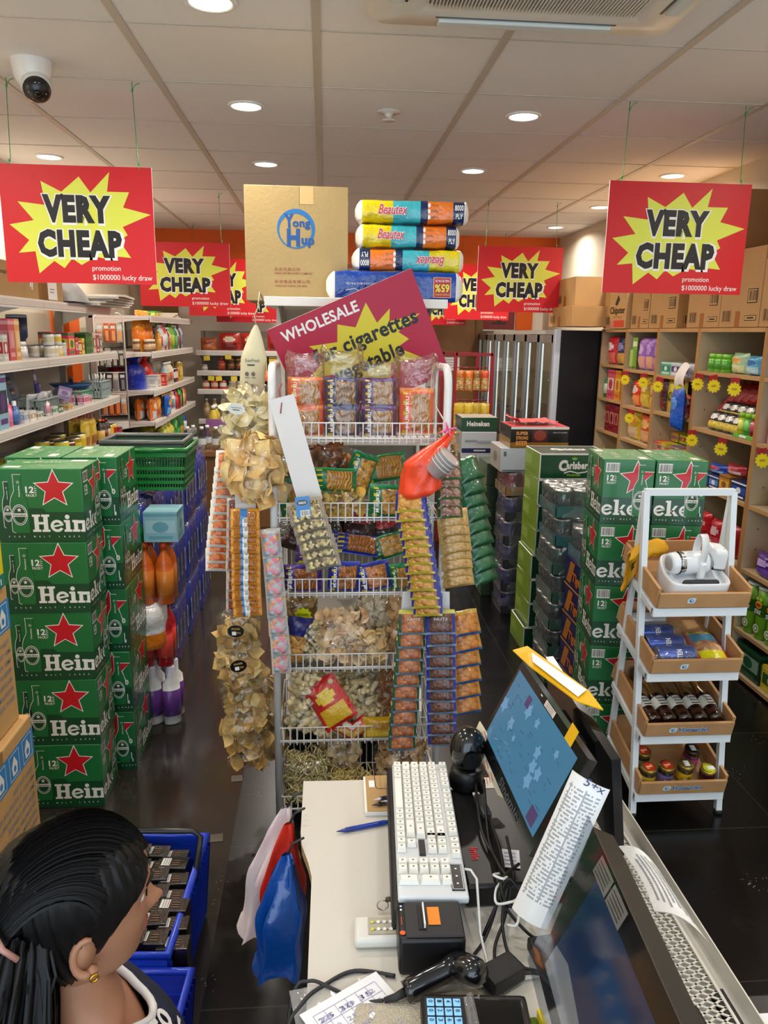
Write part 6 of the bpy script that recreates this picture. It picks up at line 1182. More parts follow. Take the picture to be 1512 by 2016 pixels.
# ------ glass door cabinet row with black end panel
def cabinet():
	y0, y1, x0, x1, H = 5.56, 8.3, 1.665, 2.34, 1.64
	t = thing('glass_door_cabinet', 'long row of tall glass doors along right wall with a black end panel', 'cabinet', (x0, y0, 0))
	al = M('#b8bcbc', .3, .8); bk = M('#0b0b10', .35)
	g = G(); g.box(.03, -.03, 0, .6, 0, H, bk, bevel=.004); g.build('end_panel', t)
	g = G(); g.box(-.012, -.034, 0, .03, .02, H + .005, M('#c9d4e0', .3, .3), bevel=.004); g.build('corner_trim', t)
	g = G(); g.box(0, 0, H - .03, .06, y1 - y0, H, M('#a8a89e', .4)); g.box(.54, 0, H - .03, .6, y1 - y0, H, M('#a8a89e', .4)); g.box(.06, 0, H - .02, .54, y1 - y0, H - .014, glass('#e6e8e4')); g.build('top_panel', t)
	g = G(); g.box(.55, 0, .1, .57, y1 - y0, H - .03, M('#ece4d2', .6)); g.build('back_panel', t)
	g = G(); g.box(.03, y1 - y0 - .02, .1, .6, y1 - y0, H - .03, M('#e6decd', .6)); g.build('far_panel', t)
	for z in (.3, .62, .94, 1.26):
		g = G(); g.box(.12, .02, z - .008, .54, y1 - y0 - .02, z, glass('#d8e0dc')); g.build('shelf', t)
	g = G(); g.box(.0, 0, 0, .56, y1 - y0, .1, M('#3a3a3c', .5)); g.build('plinth', t)
	n = 7; w = (y1 - y0 - .03) / n
	for k in range(n):
		a = .025 + k * w; g = G(); f = .03
		for q in ((a, .11, a + f, H - .035), (a + w - .006 - f, .11, a + w - .006, H - .035)): g.box(-.012, q[0], q[1], .012, q[2], q[3], al)
		g.box(-.012, a, .11, .012, a + w - .006, .15, al); g.box(-.012, a, H - .09, .012, a + w - .006, H - .035, al); o = g.build('door', t)
		g = G(); g.box(-.002, a + f, .15, .002, a + w - .006 - f, H - .09, glass('#e8ebe8', .03, .55)); g.build('pane', o)
		g = G(); g.tube([(-.02, a + w - .03, .7), (-.03, a + w - .03, .72), (-.03, a + w - .03, .98), (-.02, a + w - .03, 1.0)], .006, M('#6a6c70', .3, .9), 6); g.build('handle', o)
	lt = bpy.data.materials.new('cabinet_led'); lt.use_nodes = True; lb_ = lt.node_tree.nodes['Principled BSDF']; lb_.inputs['Emission Color'].default_value = (.95, .97, 1, 1); lb_.inputs['Emission Strength'].default_value = 1.6
	for k in range(n): g = G(); g.box(.03, .04 + k * w, .2, .04, .052 + k * w, 1.54, lt); g.build('light_tube', t)
	rr = random.Random(4)
	kk = 0
	for z, cols in ((.11, ('#7a1420', '#8a1c28')), (.302, ('#6a101c', '#c9c0b0')), (.622, ('#7a1824', '#3a3a3e', '#b8b0a0'))):
		for j in range(9):
			c = rr.choice(cols); h = rr.uniform(.16, .27) if z > .2 else .15
			put(Bx(.2, .2, round(h, 2), c, '#c9b8a8', '#5a1018'), 'stored_box', '%s box inside the glass door cabinet, %s shelf from below, %s from the near end' % ('dark' if c != '#c9c0b0' and c != '#b8b0a0' else 'pale', ORD[kk], ORD[j]), 'box', (x0 + .3, y0 + .2 + j * .29, z + .001), RR)
		kk += 1
cabinet()
def red_rack():
	t = thing('red_wire_rack', 'red framed rack of hanging snack pouches before the glass doors', 'rack', (1.09, 5.62, 0)); rd = M('#8a1420', .4)
	for y, dx in ((0, 0), (.24, -.06)):
		g = G(); x0, x1 = -.135 + dx, .135 + dx
		for x in (x0, x1): g.box(x - .012, y - .01, 0, x + .012, y + .01, 1.47, rd)
		g.box(x0, y - .01, 1.45, x1, y + .01, 1.47, rd); g.box(x0, y - .01, .08, x1, y + .01, .1, rd); g.build('frame', t)
	for z in (1.36, 1.12, .92, .7):
		g = G()
		for k in range(4): x = -.1 + .06 * k; g.tube([(x, .13, z), (x, -.02, z), (x, -.03, z + .012)], .0025, rd, 5)
		g.tube([(-.13, .13, z), (.13, .13, z)], .004, rd, 5); g.build('hook_rail', t)
	for r, (z, h, cs) in enumerate(((1.345, .15, ('#b8641c', '#d8701e', '#8a5a24', '#c94a1c')), (1.11, .19, ('#c9a81c', '#d8b82a', '#b89a1c', '#d0b024')), (.905, .2, ('#a8742a', '#2a5a9a', '#c9982a', '#3a6ab0')))):
		for k in range(4):
			for j in range(2):
				put(('pouch', .062 if r == 0 else .085, h, .03, cs[(k + j) % 4], '#d8b48a', '#c98a4a', '#8a9a4a'), 'snack_pouch', '%s snack pouch on the red rack, %s row, %s hook, %s' % (('orange', 'yellow', 'mixed')[r], ORD[r], ORD[k], 'front' if j == 0 else 'behind'), 'snack pouch', (.99 + .06 * k, 5.6 + .05 * j, z - h), (0, (.25 if r == 2 else .0) * (1 if j else .6), .3 * ((k * 3 + j) % 3 - 1)), 'snack pouches on the red rack')
red_rack()
# paper taped on the wood door, red poster above
g = G(); g.box(-.1, -.002, 0, .1, 0, .14, WHT); X = FR(-.1, 0, -.002)
for k in range(4): rect(g, X, .02, .025 + .028 * k, .17 - .03 * (k % 2), .031 + .028 * k, SHG)
mono(g, 'paper_notice', 'white paper notice taped to the brown board door', 'notice', (1.36, 8.345, 1.22))
g = G(); g.box(-.17, -.004, 0, .17, 0, .2, P('#7a1020')); X = FR(-.17, 0, -.004); ell(g, X, .17, .12, .04, .05, P('#2a0a10')); rect(g, X, .09, .05, .25, .075, P('#2a0a10'))
mono(g, 'wall_poster', 'dark red poster with a crest high on the back wall right of board door', 'poster', (1.88, 8.395, 1.66))
# ------ beer stacked along the right aisle
def beers():
	GR, LG, DG = P('#0b4a2a'), P('#7a9a2a'), P('#123f22')
	def cbox(): # long green pilsner carton, light green ends
		g = G(); w, d, h = .36, .27, .128; g.box(-w / 2, -d / 2, 0, w / 2, d / 2, h, GR, top=P('#2a3f2c'), side=LG); X = FR(-w / 2, 0, -d / 2)
		T = plane((-w / 2, -d / 2, h), (1, 0, 0), (0, 1, 0), .0006); e = .006
		for Y_, ww, hh in ((X, w, h), (T, w, d)):
			for q in ((0, 0, ww, e), (0, hh - e, ww, hh), (0, 0, e, hh), (ww - e, 0, ww, hh)): rect(g, Y_, *q, WHT, .0003)
		def logo(Y_, cx, cy, s):
			g.text('C', on(Y_, cx - .078 * s, cy - .016 * s, .0006), .05 * s, WHT, .06, .1, .045 * s); g.text('arlsberg', on(Y_, cx - .04 * s, cy - .008 * s, .0006), .035 * s, WHT, .05, .05, .125 * s)
			stroke(g, Y_, [(cx - .05 * s, cy - .03 * s), (cx - .02 * s, cy - .02 * s), (cx + .02 * s, cy - .03 * s), (cx + .06 * s, cy - .024 * s), (cx + .075 * s, cy - .015 * s)], .006 * s, WHT, .0006)
		logo(X, .175, .062, 1); p2(g, X, [(.165, .098), (.161, .112), (.171, .106), (.175, .116), (.179, .106), (.189, .112), (.185, .098)], P('#8ac02a'), .0006); g.text('PILSNER', on(X, .175, .018, .0006), .009, P('#9ac83a'), .03, 0, .07, 'c')
		rect(g, X, .305, .075, .34, .112, P('#2a5a3a'), .0004); ell(g, X, .3225, .094, .012, .012, P('#7a9a7a'), .0008); g.text('arlsber', on(X, .304, .066, .0006), .008, WHT, .03, 0, .038); logo(T, .18, .14, 1.1)
		E_ = plane((-w / 2, d / 2, 0), (0, -1, 0), (0, 0, 1), .0006); rect(g, E_, .02, .05, .13, .1, P('#8fae48')); rect(g, E_, .02, .02, .2, .03, P('#6a8a24'))
		return g.build('beer_carton')
	first = None
	for k in range(8):
		lab = 'green PILSNER carton with light green end, %s in its stack by the right aisle' % ('bottom' if k == 0 else 'topmost' if k == 7 else ORD[k] + ' up')
		x, y = 1.225 + (.012 if k > 3 else 0) - (.02 if k == 0 else 0), 3.80
		if first is None: first = cbox(); tag(first, lab, 'carton', 'green pilsner cartons'); first.location = (x, y, .001)
		else: dup(first, lab, (x, y, .001 + k * .1295), .01 * (k % 3 - 1))
	# printed cases and wrapped trays of cans
	def case(label, x, y, z, w, d, h, front, side, top, fn=None, rot=0, group=None):
		g = G(); g.box(-w / 2, -d / 2, 0, w / 2, d / 2, h, P(front), top=P(top), side=P(side), bevel=.003); X = FR(-w / 2, 0, -d / 2); S = plane((-w / 2, d / 2, 0), (0, -1, 0), (0, 0, 1), .0008)
		if fn: fn(g, X, S, w, d, h)
		return mono(g, 'beer_case', label, 'beer case', (x, y, z + .001), rot, group)
	def tray(label, x, y, z, w, d, h, can, band, group='wrapped trays of cans', lip=.05, rows=(4, 3)):
		t = thing('can_tray', label, 'tray of cans', (x, y, z + .001), 0, group); cm, lid, cb = M(can, .25, .5), M('#b8bab8', .3, 1), P(band)
		nx, ny = rows; r = min(w / nx, d / ny) / 2 * .97
		g = G(); g.box(-w / 2, -d / 2, 0, w / 2, d / 2, .004, cb)
		for q in ((-w / 2, -d / 2, w / 2, -d / 2 + .003), (-w / 2, d / 2 - .003, w / 2, d / 2), (-w / 2, -d / 2, -w / 2 + .003, d / 2), (w / 2 - .003, -d / 2, w / 2, d / 2)): g.box(q[0], q[1], .004, q[2], q[3], lip, cb)
		g.build('carton_tray', t)
		c0 = None
		for i in range(nx):
			for j in range(ny):
				lx, ly = (i - (nx - 1) / 2) * w / nx, (j - (ny - 1) / 2) * d / ny
				if c0 is None:
					g = G(); g.lathe([(r * .85, .005), (r * .95, .012), (r * .95, h * .5), (r * .95, h - .012), (r * .8, h - .003), (r * .76, h - .006), (.0001, h - .006)], [cm, cm, cm, lid, lid, lid], 14); c0 = g.build('can', t, (lx, ly, 0))
				else: c = c0.copy(); C.objects.link(c); c.location = (lx, ly, 0)
		g = G(); fm = film('#ffffff', .09, 20, 1.0); s = lambda q: math.copysign(abs(q) ** .3, q)
		def f(u, v):
			a = 2 * PI * u; p = Vector((s(math.cos(a)) * w / 2, s(math.sin(a)) * d / 2, 0)); k = 1.02 if v < .7 else 1.02 * max(.02, 1 - ((v - .7) / .3) ** 1.5)
			e = .006 * noise.noise(Vector((p.x * 14 + x, p.y * 14, v * 5 + z * 9))); return Vector((p.x * k + e, p.y * k + e, min(v / .7, 1) * (h + .003) + (.004 * math.sin(a * 3) + e) * (v > .6)))
		g.grid(f, 36, 14, fm, wrap=True); g.build('shrink_wrap', t); return t
	UP = ('bottom', 'second up', 'third up', 'fourth up', 'fifth up', 'sixth up', 'seventh up')
	for k in range(7): tray('shrink-wrapped tray of dark green cans before the PILSNER stack, %s' % (UP[k] if k < 6 else 'topmost'), 1.205 + .006 * (k % 2), 3.42, k * .134, .34, .27, .128, '#16302a' if k < 4 else '#1f4a44', '#4a6a5a' if k < 5 else '#356a6a')
	def tiger(g, X, S, w, d, h):
		for Y_, ww in ((X, w), (S, d)):
			p2(g, Y_, [(ww * .1, .02), (ww * .32, .02), (ww * .5, h - .01), (ww * .28, h - .01)], P('#b8701c'), .0005); g.text('Tiger', on(Y_, ww * .42, .04, .001), .04, P('#d8761e'), .04, .15, ww * .5); rect(g, Y_, .0, .0, ww, .008, P('#c98a2a'), .0006)
	for k in range(5): case('navy Tiger beer case behind the red-star stack, %s' % UP[k], 1.24, 3.09, k * .131, .33, .26, .129, '#1a1c54', '#1a1c54', '#14163f', tiger)
	for k in range(1): tray('shrink-wrapped tray with teal sides on top of the navy cases', 1.25, 3.085, .656, .34, .27, .14, '#2a4a50', '#3a7080')
	def wine(g, X, S, w, d, h): ell(g, S, d * .5, h * .6, .022, .022, P('#b01c2c'), .0005); rect(g, S, d * .42, h * .3, d * .58, h * .4, P('#b0a8a0'), .0005); rect(g, S, 0, h - .03, d, h - .026, SHG, .0005)
	case('white case with a small red emblem standing on floor by the red-star stack', 1.045, 3.02, 0, .06, .2, .27, '#d8d4d0', '#d8d4d0', '#c9c4be', wine) if False else None
	# farther stacks
	def sup(g, X, S, w, d, h):
		rect(g, X, 0, h - .014, w, h, P('#e0dcd4'), .0004); rect(g, X, 0, 0, w, .03, P('#8a6420'), .0004)
		for i, s_ in enumerate(('SUPER', 'STRONG', 'BEER')): g.text(s_, on(X, .03, h - .045 - .026 * i - (.006 if i == 2 else 0), .0008), .018 + (.006 if i == 2 else 0), P('#e0954a'), .04, 0, .068)
		rect(g, X, .12, .03, .21, h - .016, P('#4a1c1c'), .0004); ell(g, X, .165, .07, .035, .03, P('#8a3a2c'), .0008); g.text('PRODUCT OF INDIA', on(X, .24, h - .035, .0008), .006, WHT, 0, 0, .08, res=1); rect(g, S, 0, 0, d, .05, P('#8a6420'), .0004)
	case('black and gold SUPER STRONG BEER case with a red lid', 1.205, 4.34, .985, .33, .27, .118, '#17110f', '#241812', '#d8424a', sup)
	g = G(); g.grid(lambda u, v: Vector(((u - .5) * .26, (v - .5) * .2, .02 + .012 * noise.noise(Vector((u * 7, v * 7, 3))) + .02 * (u < .1))), 14, 10, P('#e05a5e')); g.text('premium', plane((-.05, -.09, .034), (1, 0, 0), (0, 1, 0)), .02, P('#e8c8a0'), .02, .1, .12)
	mono(g, 'torn_lid', 'crumpled pinkish red carton flap lying on the SUPER STRONG BEER case', 'carton flap', (1.19, 4.36, 1.104), .08)
	def san(g, X, S, w, d, h): g.text('SAN MIGUEL', on(X, .2, .03, .0008), .024, paint('#1c2430'), .02, 0, .2); p2(g, X, [(.25, .075), (.27, .1), (.29, .075)], paint('#6a7078'), .0006); rect(g, X, .01, .006, .3, .012, paint('#5a6068'), .0006); rect(g, X, .015, .09, .03, .115, paint('#5a6068'), .0006); ell(g, S, .13, .07, .04, .03, P('#7a7a70'), .0006)
	case('pale grey SAN MIGUEL case under the SUPER STRONG BEER one', 1.165, 4.345, .848, .35, .28, .135, '#b8c0c8', '#a8a498', '#b0b4b8', san)
	tray('shrink-wrapped tray of red cans under the pale grey case', 1.19, 4.34, .71, .33, .27, .134, '#8a1420', '#9a7a50')
	for k in range(5): tray('shrink-wrapped tray of deep blue cans in the red-lid stack, %s' % UP[k], 1.20 - .006 * (k % 2), 4.34, k * .141, .33, .27, .135, '#141c6a', '#3a3c44')
	for k in range(6): case('dark olive beer case in the aisle-side column beyond the PILSNER stack, %s' % UP[k], 1.13 + .005 * (k % 2), 4.66, k * .141, .3, .26, .138, '#2a3a24', '#4a5a34', '#3a4a34')
	def hei(g, X, S, w, d, h): g.text('Heineken', on(X, .035, .035, .0008), .032, WHT, .04, 0, .15)
	def gr_(g, X, S, w, d, h): rect(g, X, 0, 0, w, .03, P('#1c2850'), .0005); rect(g, X, .02, .07, .1, .085, P('#8a9098'), .0005); rect(g, X, .1, .06, .2, .08, P('#9aa0a8'), .0005); rect(g, X, .08, .01, .16, .02, P('#c9ccd4'), .0008)
	case('slim green Heineken case topping the grey cases', 1.02, 5.1, .98, .24, .24, .09, '#1f4a30', '#1c4029', '#a8a090', hei)
	for k in range(7): case('pale grey case with a navy band under the slim green case, %s' % UP[k], 1.02, 5.1, k * .1398, .23, .25, .138, '#c2c6cc', '#a8aab0', '#b0b4b8', gr_)
	for k in range(3): case('dark gold beer case low by the red rack foot, %s' % UP[k], 1.03, 5.42 - .0 * k, k * .131, .26, .26, .129, '#2a2010', '#3a2c12', '#6a5424')
beers()
# ------ white ladder stand with four wooden trays
SW = M('#e3eaee', .4, coat=.1); TW = M('#bd9062', .5, var=.12, vscale=12); TRAYS = [(.10, 3), (.315, 2), (.54, 1), (.765, 0)]
TIL = math.radians(14); TX, TYF = 1.203, 2.24
def tray_mat(z): return Matrix.Translation((TX, TYF, z)) @ Matrix.Rotation(TIL, 4, 'X')
def stand():
	t = thing('display_stand', 'white ladder-shaped stand of four wooden trays before the right red-star cartons', 'stand', (TX, 2.24, 0))
	ox, oy = TX, 2.24; L = lambda p: (p[0] - ox, p[1] - oy, p[2])
	for x0, x1 in ((1.05, 1.055), (1.355, 1.352)):
		g = G(); g.bar(L((x0, 2.262, .006)), L((x1, 2.40, 1.105)), .02, .02, SW); g.build('front_post', t)
		g = G(); g.bar(L((x0 + (.008 if x0 < 1.2 else -.002), 2.535, .006)), L((x1, 2.405, 1.105)), .018, .018, SW); g.build('rear_post', t)
		for yy in (2.262, 2.535):
			g = G(); g.lathe([(.014, 0), (.0145, .014)], M('#1c1c1e', .6), 12, o=L((x0, yy, 0))); g.build('rubber_foot', t)
	g = G(); g.bar(L((1.05, 2.40, 1.105)), L((1.355, 2.40, 1.105)), .02, .022, SW); g.build('top_bar', t)
	for z, i in TRAYS:
		g = G(); g.box(-.158, .0, z - .034, .152, .016, z - .006, SW)
		for sx in (-.152, .146): g.bar((sx, .01, z - .02), (sx, .29 * math.cos(TIL), z - .02 + .29 * math.sin(TIL)), .012, .02, SW)
		g.bar((-.15, .285, z + .05), (.146, .285, z + .05), .014, .014, SW); g.build('tray_rail', t)
		m = tray_mat(z); w, d = .149, .3
		g = G(); g.X = Matrix.Translation((-ox, -oy, 0)) @ m
		g.box(-w, .002, 0, w, d, .008, TW); g.box(-w, -.008, 0, w, .002, .052, TW, bevel=.001); g.box(-w, d - .008, .008, w, d, .075, TW)
		for s in (-1, 1): g.box(s * w - .005, .002, 0, s * w + .005, d, .066, TW)
		o = g.build('tray', t)
		g = G(); g.X = Matrix.Translation((-ox, -oy, 0)) @ m; X = plane((-w, -.008, 0), (1, 0, 0), (0, 0, 1), .0008); BL, PB = paint('#2a5a9a'), paint('#cfe6ee')
		def emb(cx): p2(g, X, [(cx - .012, .018), (cx + .007, .017), (cx + .013, .024), (cx + .014, .037), (cx - .006, .037), (cx - .013, .03)], PB); ell(g, X, cx, .027, .007, .006, BL, .0004, 10); ell(g, X, cx + .001, .028, .0035, .0035, PB, .0008, 8)
		if i < 2: emb(.105)
		else:
			emb(.095 - .004)
			for o2, b, mm in ((.0003, .09, PB), (.0007, .02, BL)): g.text('Hoegaarden', on(X, .113, .021, o2), .0165, mm, b, 0, .098)
		g.build('emblem', o)
	return t
stand()
def in_tray(i, x, y, z=0, rz=0):
	"""matrix of a spot on the floor of tray i (0 = top)"""
	zz = TRAYS[3 - i][0]; return tray_mat(zz) @ Matrix.Translation((x, y, .009 + z)) @ Matrix.Rotation(rz, 4, 'Z')
def set_m(o, m): o.location = m.to_translation(); o.rotation_euler = m.to_euler(); return o
def cleaner():
	w, dk = M('#e9edf0', .22, coat=.5), M('#141416', .25, coat=.6)
	t = thing('mite_vacuum_dock', 'white rounded charging dock with a dark display in top tray of white stand', 'charging dock'); set_m(t, in_tray(0, .0, .095))
	s = lambda q, e: math.copysign(abs(q) ** e, q)
	g = G(); W, D = .098, .075
	def f(u, v):
		a = 2 * PI * u; c_, s_ = s(math.cos(a), .35), s(math.sin(a), .35)
		pr = ((.0, 1, 0), (.12, 1, .0), (.5, 1.03, .055), (.62, 1.0, .062), (.74, .9, .055), (.86, .82, .04), (.94, .55, .05), (1, .001, .052))
		for (v0, k0, z0), (v1, k1, z1) in zip(pr, pr[1:]):
			if v <= v1: q = (v - v0) / (v1 - v0); k = k0 + (k1 - k0) * q; z = z0 + (z1 - z0) * q; break
		tall = 1 + .45 * max(0, s_) * (v > .2)
		return Vector((W * k * c_, D * k * s_, z * tall))
	g.grid(f, 48, 30, w, wrap=True); g.build('base', t)
	g = G(); X = plane((0, -.052, .052), (1, 0, 0), (0, .35, .94), .004)
	pts = [(.05 * c + .012 * math.cos(a), .011 * math.sin(a)) for c, a0 in ((1, -PI / 2), (-1, PI / 2)) for a in [a0 + PI * k / 8 for k in range(9)]]
	p2(g, X, pts, dk, .0); p2(g, X, [(x * .95, y * .8) for x, y in pts], paint('#34343c'), .0006); g.build('display', t)
	t = thing('handheld_vacuum', 'white handheld vacuum with loop handle and chrome ring resting on its dock', 'vacuum cleaner'); set_m(t, in_tray(0, -.0, .10, .056, .08))
	A = Matrix.Rotation(PI / 2, 3, 'Y'); ch = M('#c9ccd0', .15, 1)
	g = G(); g.lathe([(.0001, -.093), (.028, -.093), (.034, -.088), (.036, -.07), (.037, -.05), (.038, .0), (.037, .03), (.033, .045)], [w, w, w, ch, w, w, ch], 28, o=(0, 0, .04), axis=A); g.lathe([(.0001, -.0935), (.024, -.0945), (.026, -.0925)], M('#b8bcc0', .5, .4), 24, o=(0, 0, .04), axis=A)
	g.lathe([(.0385, -.066), (.0392, -.062), (.0385, -.055)], ch, 28, o=(0, 0, .04), axis=A, cap0=False, cap1=False); g.build('body', t)
	g = G()
	def hd(u, v):
		a = 2 * PI * u; c_, s_ = s(math.cos(a), .45), s(math.sin(a), .45); k = min(1, (min(v, 1 - v) / .18 + .02)) ** .5
		return Vector((.035 + .062 * v, .038 * c_ * k * (1 - .1 * v), .05 + .04 * s_ * k + .012 * (1 - v)))
	g.grid(hd, 30, 16, lambda u, v: dk if (.55 < u < .98 and v < .99) else w, wrap=True); g.build('head', t)
	g = G(); ell(g, plane((.075, -.022, .087), (1, 0, 0), (0, .75, .6), .002), 0, 0, .007, .009, M('#a8b0b8', .3, .4), .001); ell(g, plane((.075, -.022, .087), (1, 0, 0), (0, .75, .6), .002), 0, 0, .004, .006, M('#c9d0d6', .3), .0016); g.build('button', t)
	g = G(); n = 28
	for k in range(n):
		pass
	def lp(u, v):
		a = 2 * PI * u; rz_, ry = .062, .026; off = [(-.012, 1), (.012, 1), (.012, .84), (-.012, .84)]; q = off[int(round(v * 4)) % 4]
		return Vector((q[0] + .0, ry * q[1] * math.cos(a) - .012 + .004 * math.sin(a), .085 + rz_ * (q[1] if q[1] == 1 else .84) * math.sin(a)))
	g.grid(lp, 32, 4, w, wrap=True); g.box(-.009, -.05, -.003, .012, -.03, .06, w, bevel=.006); g.build('loop_handle', t)
cleaner()
def stand_goods():
	# yellow cloth bag slung over the left side
	g = G(); yl = M('#dfa21c', .65, bump=.3, bscale=18)
	def f(u, v):
		a = 2 * PI * u; x = -.03 + .13 * v; k = (math.sin(PI * min(1, max(.04, v)) * .9 + .25)) ** .6
		e = .012 * noise.noise(Vector((v * 5, math.cos(a) * 1.5, math.sin(a) * 1.5)))
		drop = -.11 * max(0, .42 - v) ** 1.2 / .42 * (1.4 if math.sin(a) < 0 else .3)
		return Vector((x + e, .03 * k * math.cos(a) + e, .09 + .03 * k * math.sin(a) + drop * 1.2 + e))
	g.grid(f, 24, 22, yl, wrap=True); p2(g, plane((-.028, -.031, .02), (1, 0, .1), (0, 0, 1), .003), [(0, 0), (.012, .022), (.004, .02), (.016, .045), (.0, .03)], INK)
	o = g.build('cloth_bag'); tag(o, 'yellow cloth bag stuffed behind the vacuum, hanging over top tray left side', 'cloth bag'); set_m(o, in_tray(0, -.15, .2, .0))
	# blue cans lying in the second tray
	cm, lid = M('#1c4aa8', .22, .4, coat=.4), M('#c2c6ca', .25, 1); A = Matrix.Rotation(PI / 2, 3, 'Y')
	for k, (y, z, x, lab) in enumerate(((.045, 0, -.055, 'nearest of the lying blue cans in the second tray'), (.105, 0, -.068, 'middle of the lying blue cans in the second tray'), (.165, 0, -.08, 'farthest of the lying blue cans in the second tray'))):
		t = thing('beer_can', lab, 'can', (0, 0, 0), 0, 'blue cans in the second tray'); set_m(t, in_tray(1, x, y, z, 0))
		g = G(); g.lathe([(.023, -.064), (.0285, -.058), (.0285, .054), (.023, .062)], cm, 22, o=(0, 0, .0285), axis=A, cap0=False, cap1=False); g.build('body', t)
		g = G(); g.lathe([(.0001, -.061), (.021, -.061), (.0235, -.0645), (.0235, -.062)], lid, 20, o=(0, 0, .0285), axis=A, cap1=False); g.lathe([(.0235, .061), (.0235, .0645), (.021, .061), (.0001, .061)], lid, 20, o=(0, 0, .0285), axis=A, cap0=False); g.build('end', t)
		g = G()
		for i, ch in enumerate('HOLSTEN' if k else 'HOLSTEN'):
			a = 1.9 + .0 - i * .34; mx = Matrix.Translation((.02, -.0289 * math.cos(a - PI / 2 + .0) * 1.0, .0285 + .0289 * math.sin(a - PI / 2 + PI / 2 - PI / 2)))
			th = -1.1 + i * .33; p = Vector((.012, -.0291 * math.cos(th), .0285 + .0291 * math.sin(th))); nrm = Vector((0, -math.cos(th), math.sin(th))); up = Vector((-1, 0, 0))
			X = Matrix((nrm.cross(up) * -1, up, nrm)).transposed().to_4x4(); X.translation = p; g.text(ch, X, .017, WHT, .03, 0, .009, res=2)
		g.build('lettering', t)
	g = G(); fm = film('#ffffff', .05, 22, .8); g.lathe([(.002, -.02), (.05, -.018), (.05, .16), (.02, .17)], fm, 20) if False else g.grid(lambda u, v: Vector((-.068 + (v - .5) * .15, .105 + .10 * math.cos(2 * PI * u), .0275 + .034 * math.copysign(abs(math.sin(2 * PI * u)) ** .6, math.sin(2 * PI * u)) + .003 * noise.noise(Vector((u * 9, v * 9, 2))))), 30, 12, fm, wrap=True)
	o = g.build('plastic_wrap'); tag(o, 'clear plastic wrap around the lying blue cans in second tray', 'plastic wrap'); set_m(o, in_tray(1, 0, 0, .004))
	t = thing('beer_can', 'white and silver can lying behind the blue cans in second tray', 'can'); set_m(t, in_tray(1, -.075, .24, 0, 0)); g = G(); g.lathe([(.021, -.064), (.026, -.058), (.026, .054), (.021, .062)], M('#c9ced4', .3, .3), 20, o=(0, 0, .0275), axis=A); g.build('body', t)
	t = thing('nut_snack_pack', 'yellow, blue and red pack of nuts lying at the right of second tray', 'snack pack'); set_m(t, in_tray(1, .085, .1, .0, .0)); t.rotation_euler = (t.rotation_euler[0], 0, -.06)
	g = G(); fl, bl, rd, nt_ = foil('#e0d81c'), foil('#4a94b8'), foil('#c8202c'), speckle('#c9a06a', '#b0603c', '#e0c898', 60)
	g.grid(lambda u, v: Vector(((u - .5) * .105, (v - .5) * .17, .008 + .02 * (max(0, math.sin(PI * u)) * max(0, math.sin(PI * v))) ** .5 + .003 * math.sin(u * 19) * (v < .1 or v > .9))), 16, 20, lambda u, v: rd if u > .9 or u < .06 else fl if v > .88 or .1 < v < .3 else bl if v > .62 else nt_ if v > .3 else M('#b0b0aa', .3, .6)); g.grid(lambda u, v: Vector(((.5 - u) * .105, (v - .5) * .17, .002)), 4, 4, rd); g.build('pouch', t)
	# beer bottles
	am, neck, lb = M('#241006', .08, coat=.8), M('#9a6a2c', .08, coat=.8, trans=.5), P('#d9d6cc')
	def cb(label, x, y, rz, rest):
		t = thing('beer_bottle', label, 'bottle', (0, 0, 0), 0, 'bottles lying in the third tray'); set_m(t, in_tray(2, x, y, .027, rz)); AX = Matrix.Rotation(-PI / 2, 3, 'X')
		g = G(); g.lathe([(.02, 0), (.026, .006), (.0265, .03), (.0265, .105), (.025, .122), (.0145, .158), (.0125, .2), (.0135, .203), (.0135, .214), (.0001, .214)], [am, am, am, am, neck, neck, neck, neck, M('#b8a888', .3, .6)], 20, axis=AX); g.build('glass_body', t)
		g = G(); g.lathe([(.0268, .058), (.0268, .104)], lb, 20, axis=AX, cap0=False, cap1=False); X = plane((0, .06, .0269), (1, 0, 0), (0, 1, 0), .0008); g.text('Corona', on(X, 0, .028, 0), .011, paint('#14204a'), .03, 0, .034, 'c'); g.text('Extra', on(X, 0, .015, 0), .008, paint('#14204a'), .03, .1, .022, 'c'); g.box(-.012, .062, .0268, .012, .066, .0274, INK); g.build('label_sleeve', t)
		g = G(); g.lathe([(.0268, .022), (.0268, .04)], M('#3a2018', .3), 20, axis=AX, cap0=False, cap1=False); g.build('lower_label', t)
	for k in range(5): cb('brown beer bottle lying neck up in third tray, %s from left' % ORD[k], -.112 + .054 * k, .018, .06 - .02 * k, 0)
	cb('brown beer bottle lying crosswise behind the row in the third tray', -.10, .262, -PI / 2, 1)
	# jars
	for k, (x, y, c, lidc, lab) in enumerate(((-.11, .04, '#2a2418', '#9a8440', 'jar with a red berry lid and yellow label, front row left'), (-.045, .045, '#181820', '#9a8440', 'jar with a red berry lid and violet label, front row middle'), (.025, .05, '#3a2c18', '#a08c48', 'jar with a white price sticker on its lid, front row'), (.105, .045, '#3a1018', '#b8a83a', 'short dark red jar with a yellow-green sticker at the right'),
											  (-.10, .115, '#2a2418', '#9a8440', 'jar with a red berry lid, back row left'), (.068, .105, '#5a1c3c', '#4a3a30', 'tall pink-labelled jar with a dark lid, back row right'))):
		t = thing('jam_jar', lab + ' of bottom tray', 'jar'); set_m(t, in_tray(3, x, y, 0, 0)); h = .062 if k != 3 else .045; h = .075 if k == 5 else h
		g = G(); g.lathe([(.022, 0), (.026, .005), (.0265, h * .8), (.022, h * .88), (.022, h * .92)], M(c, .08, coat=1), 20); g.build('glass_body', t)
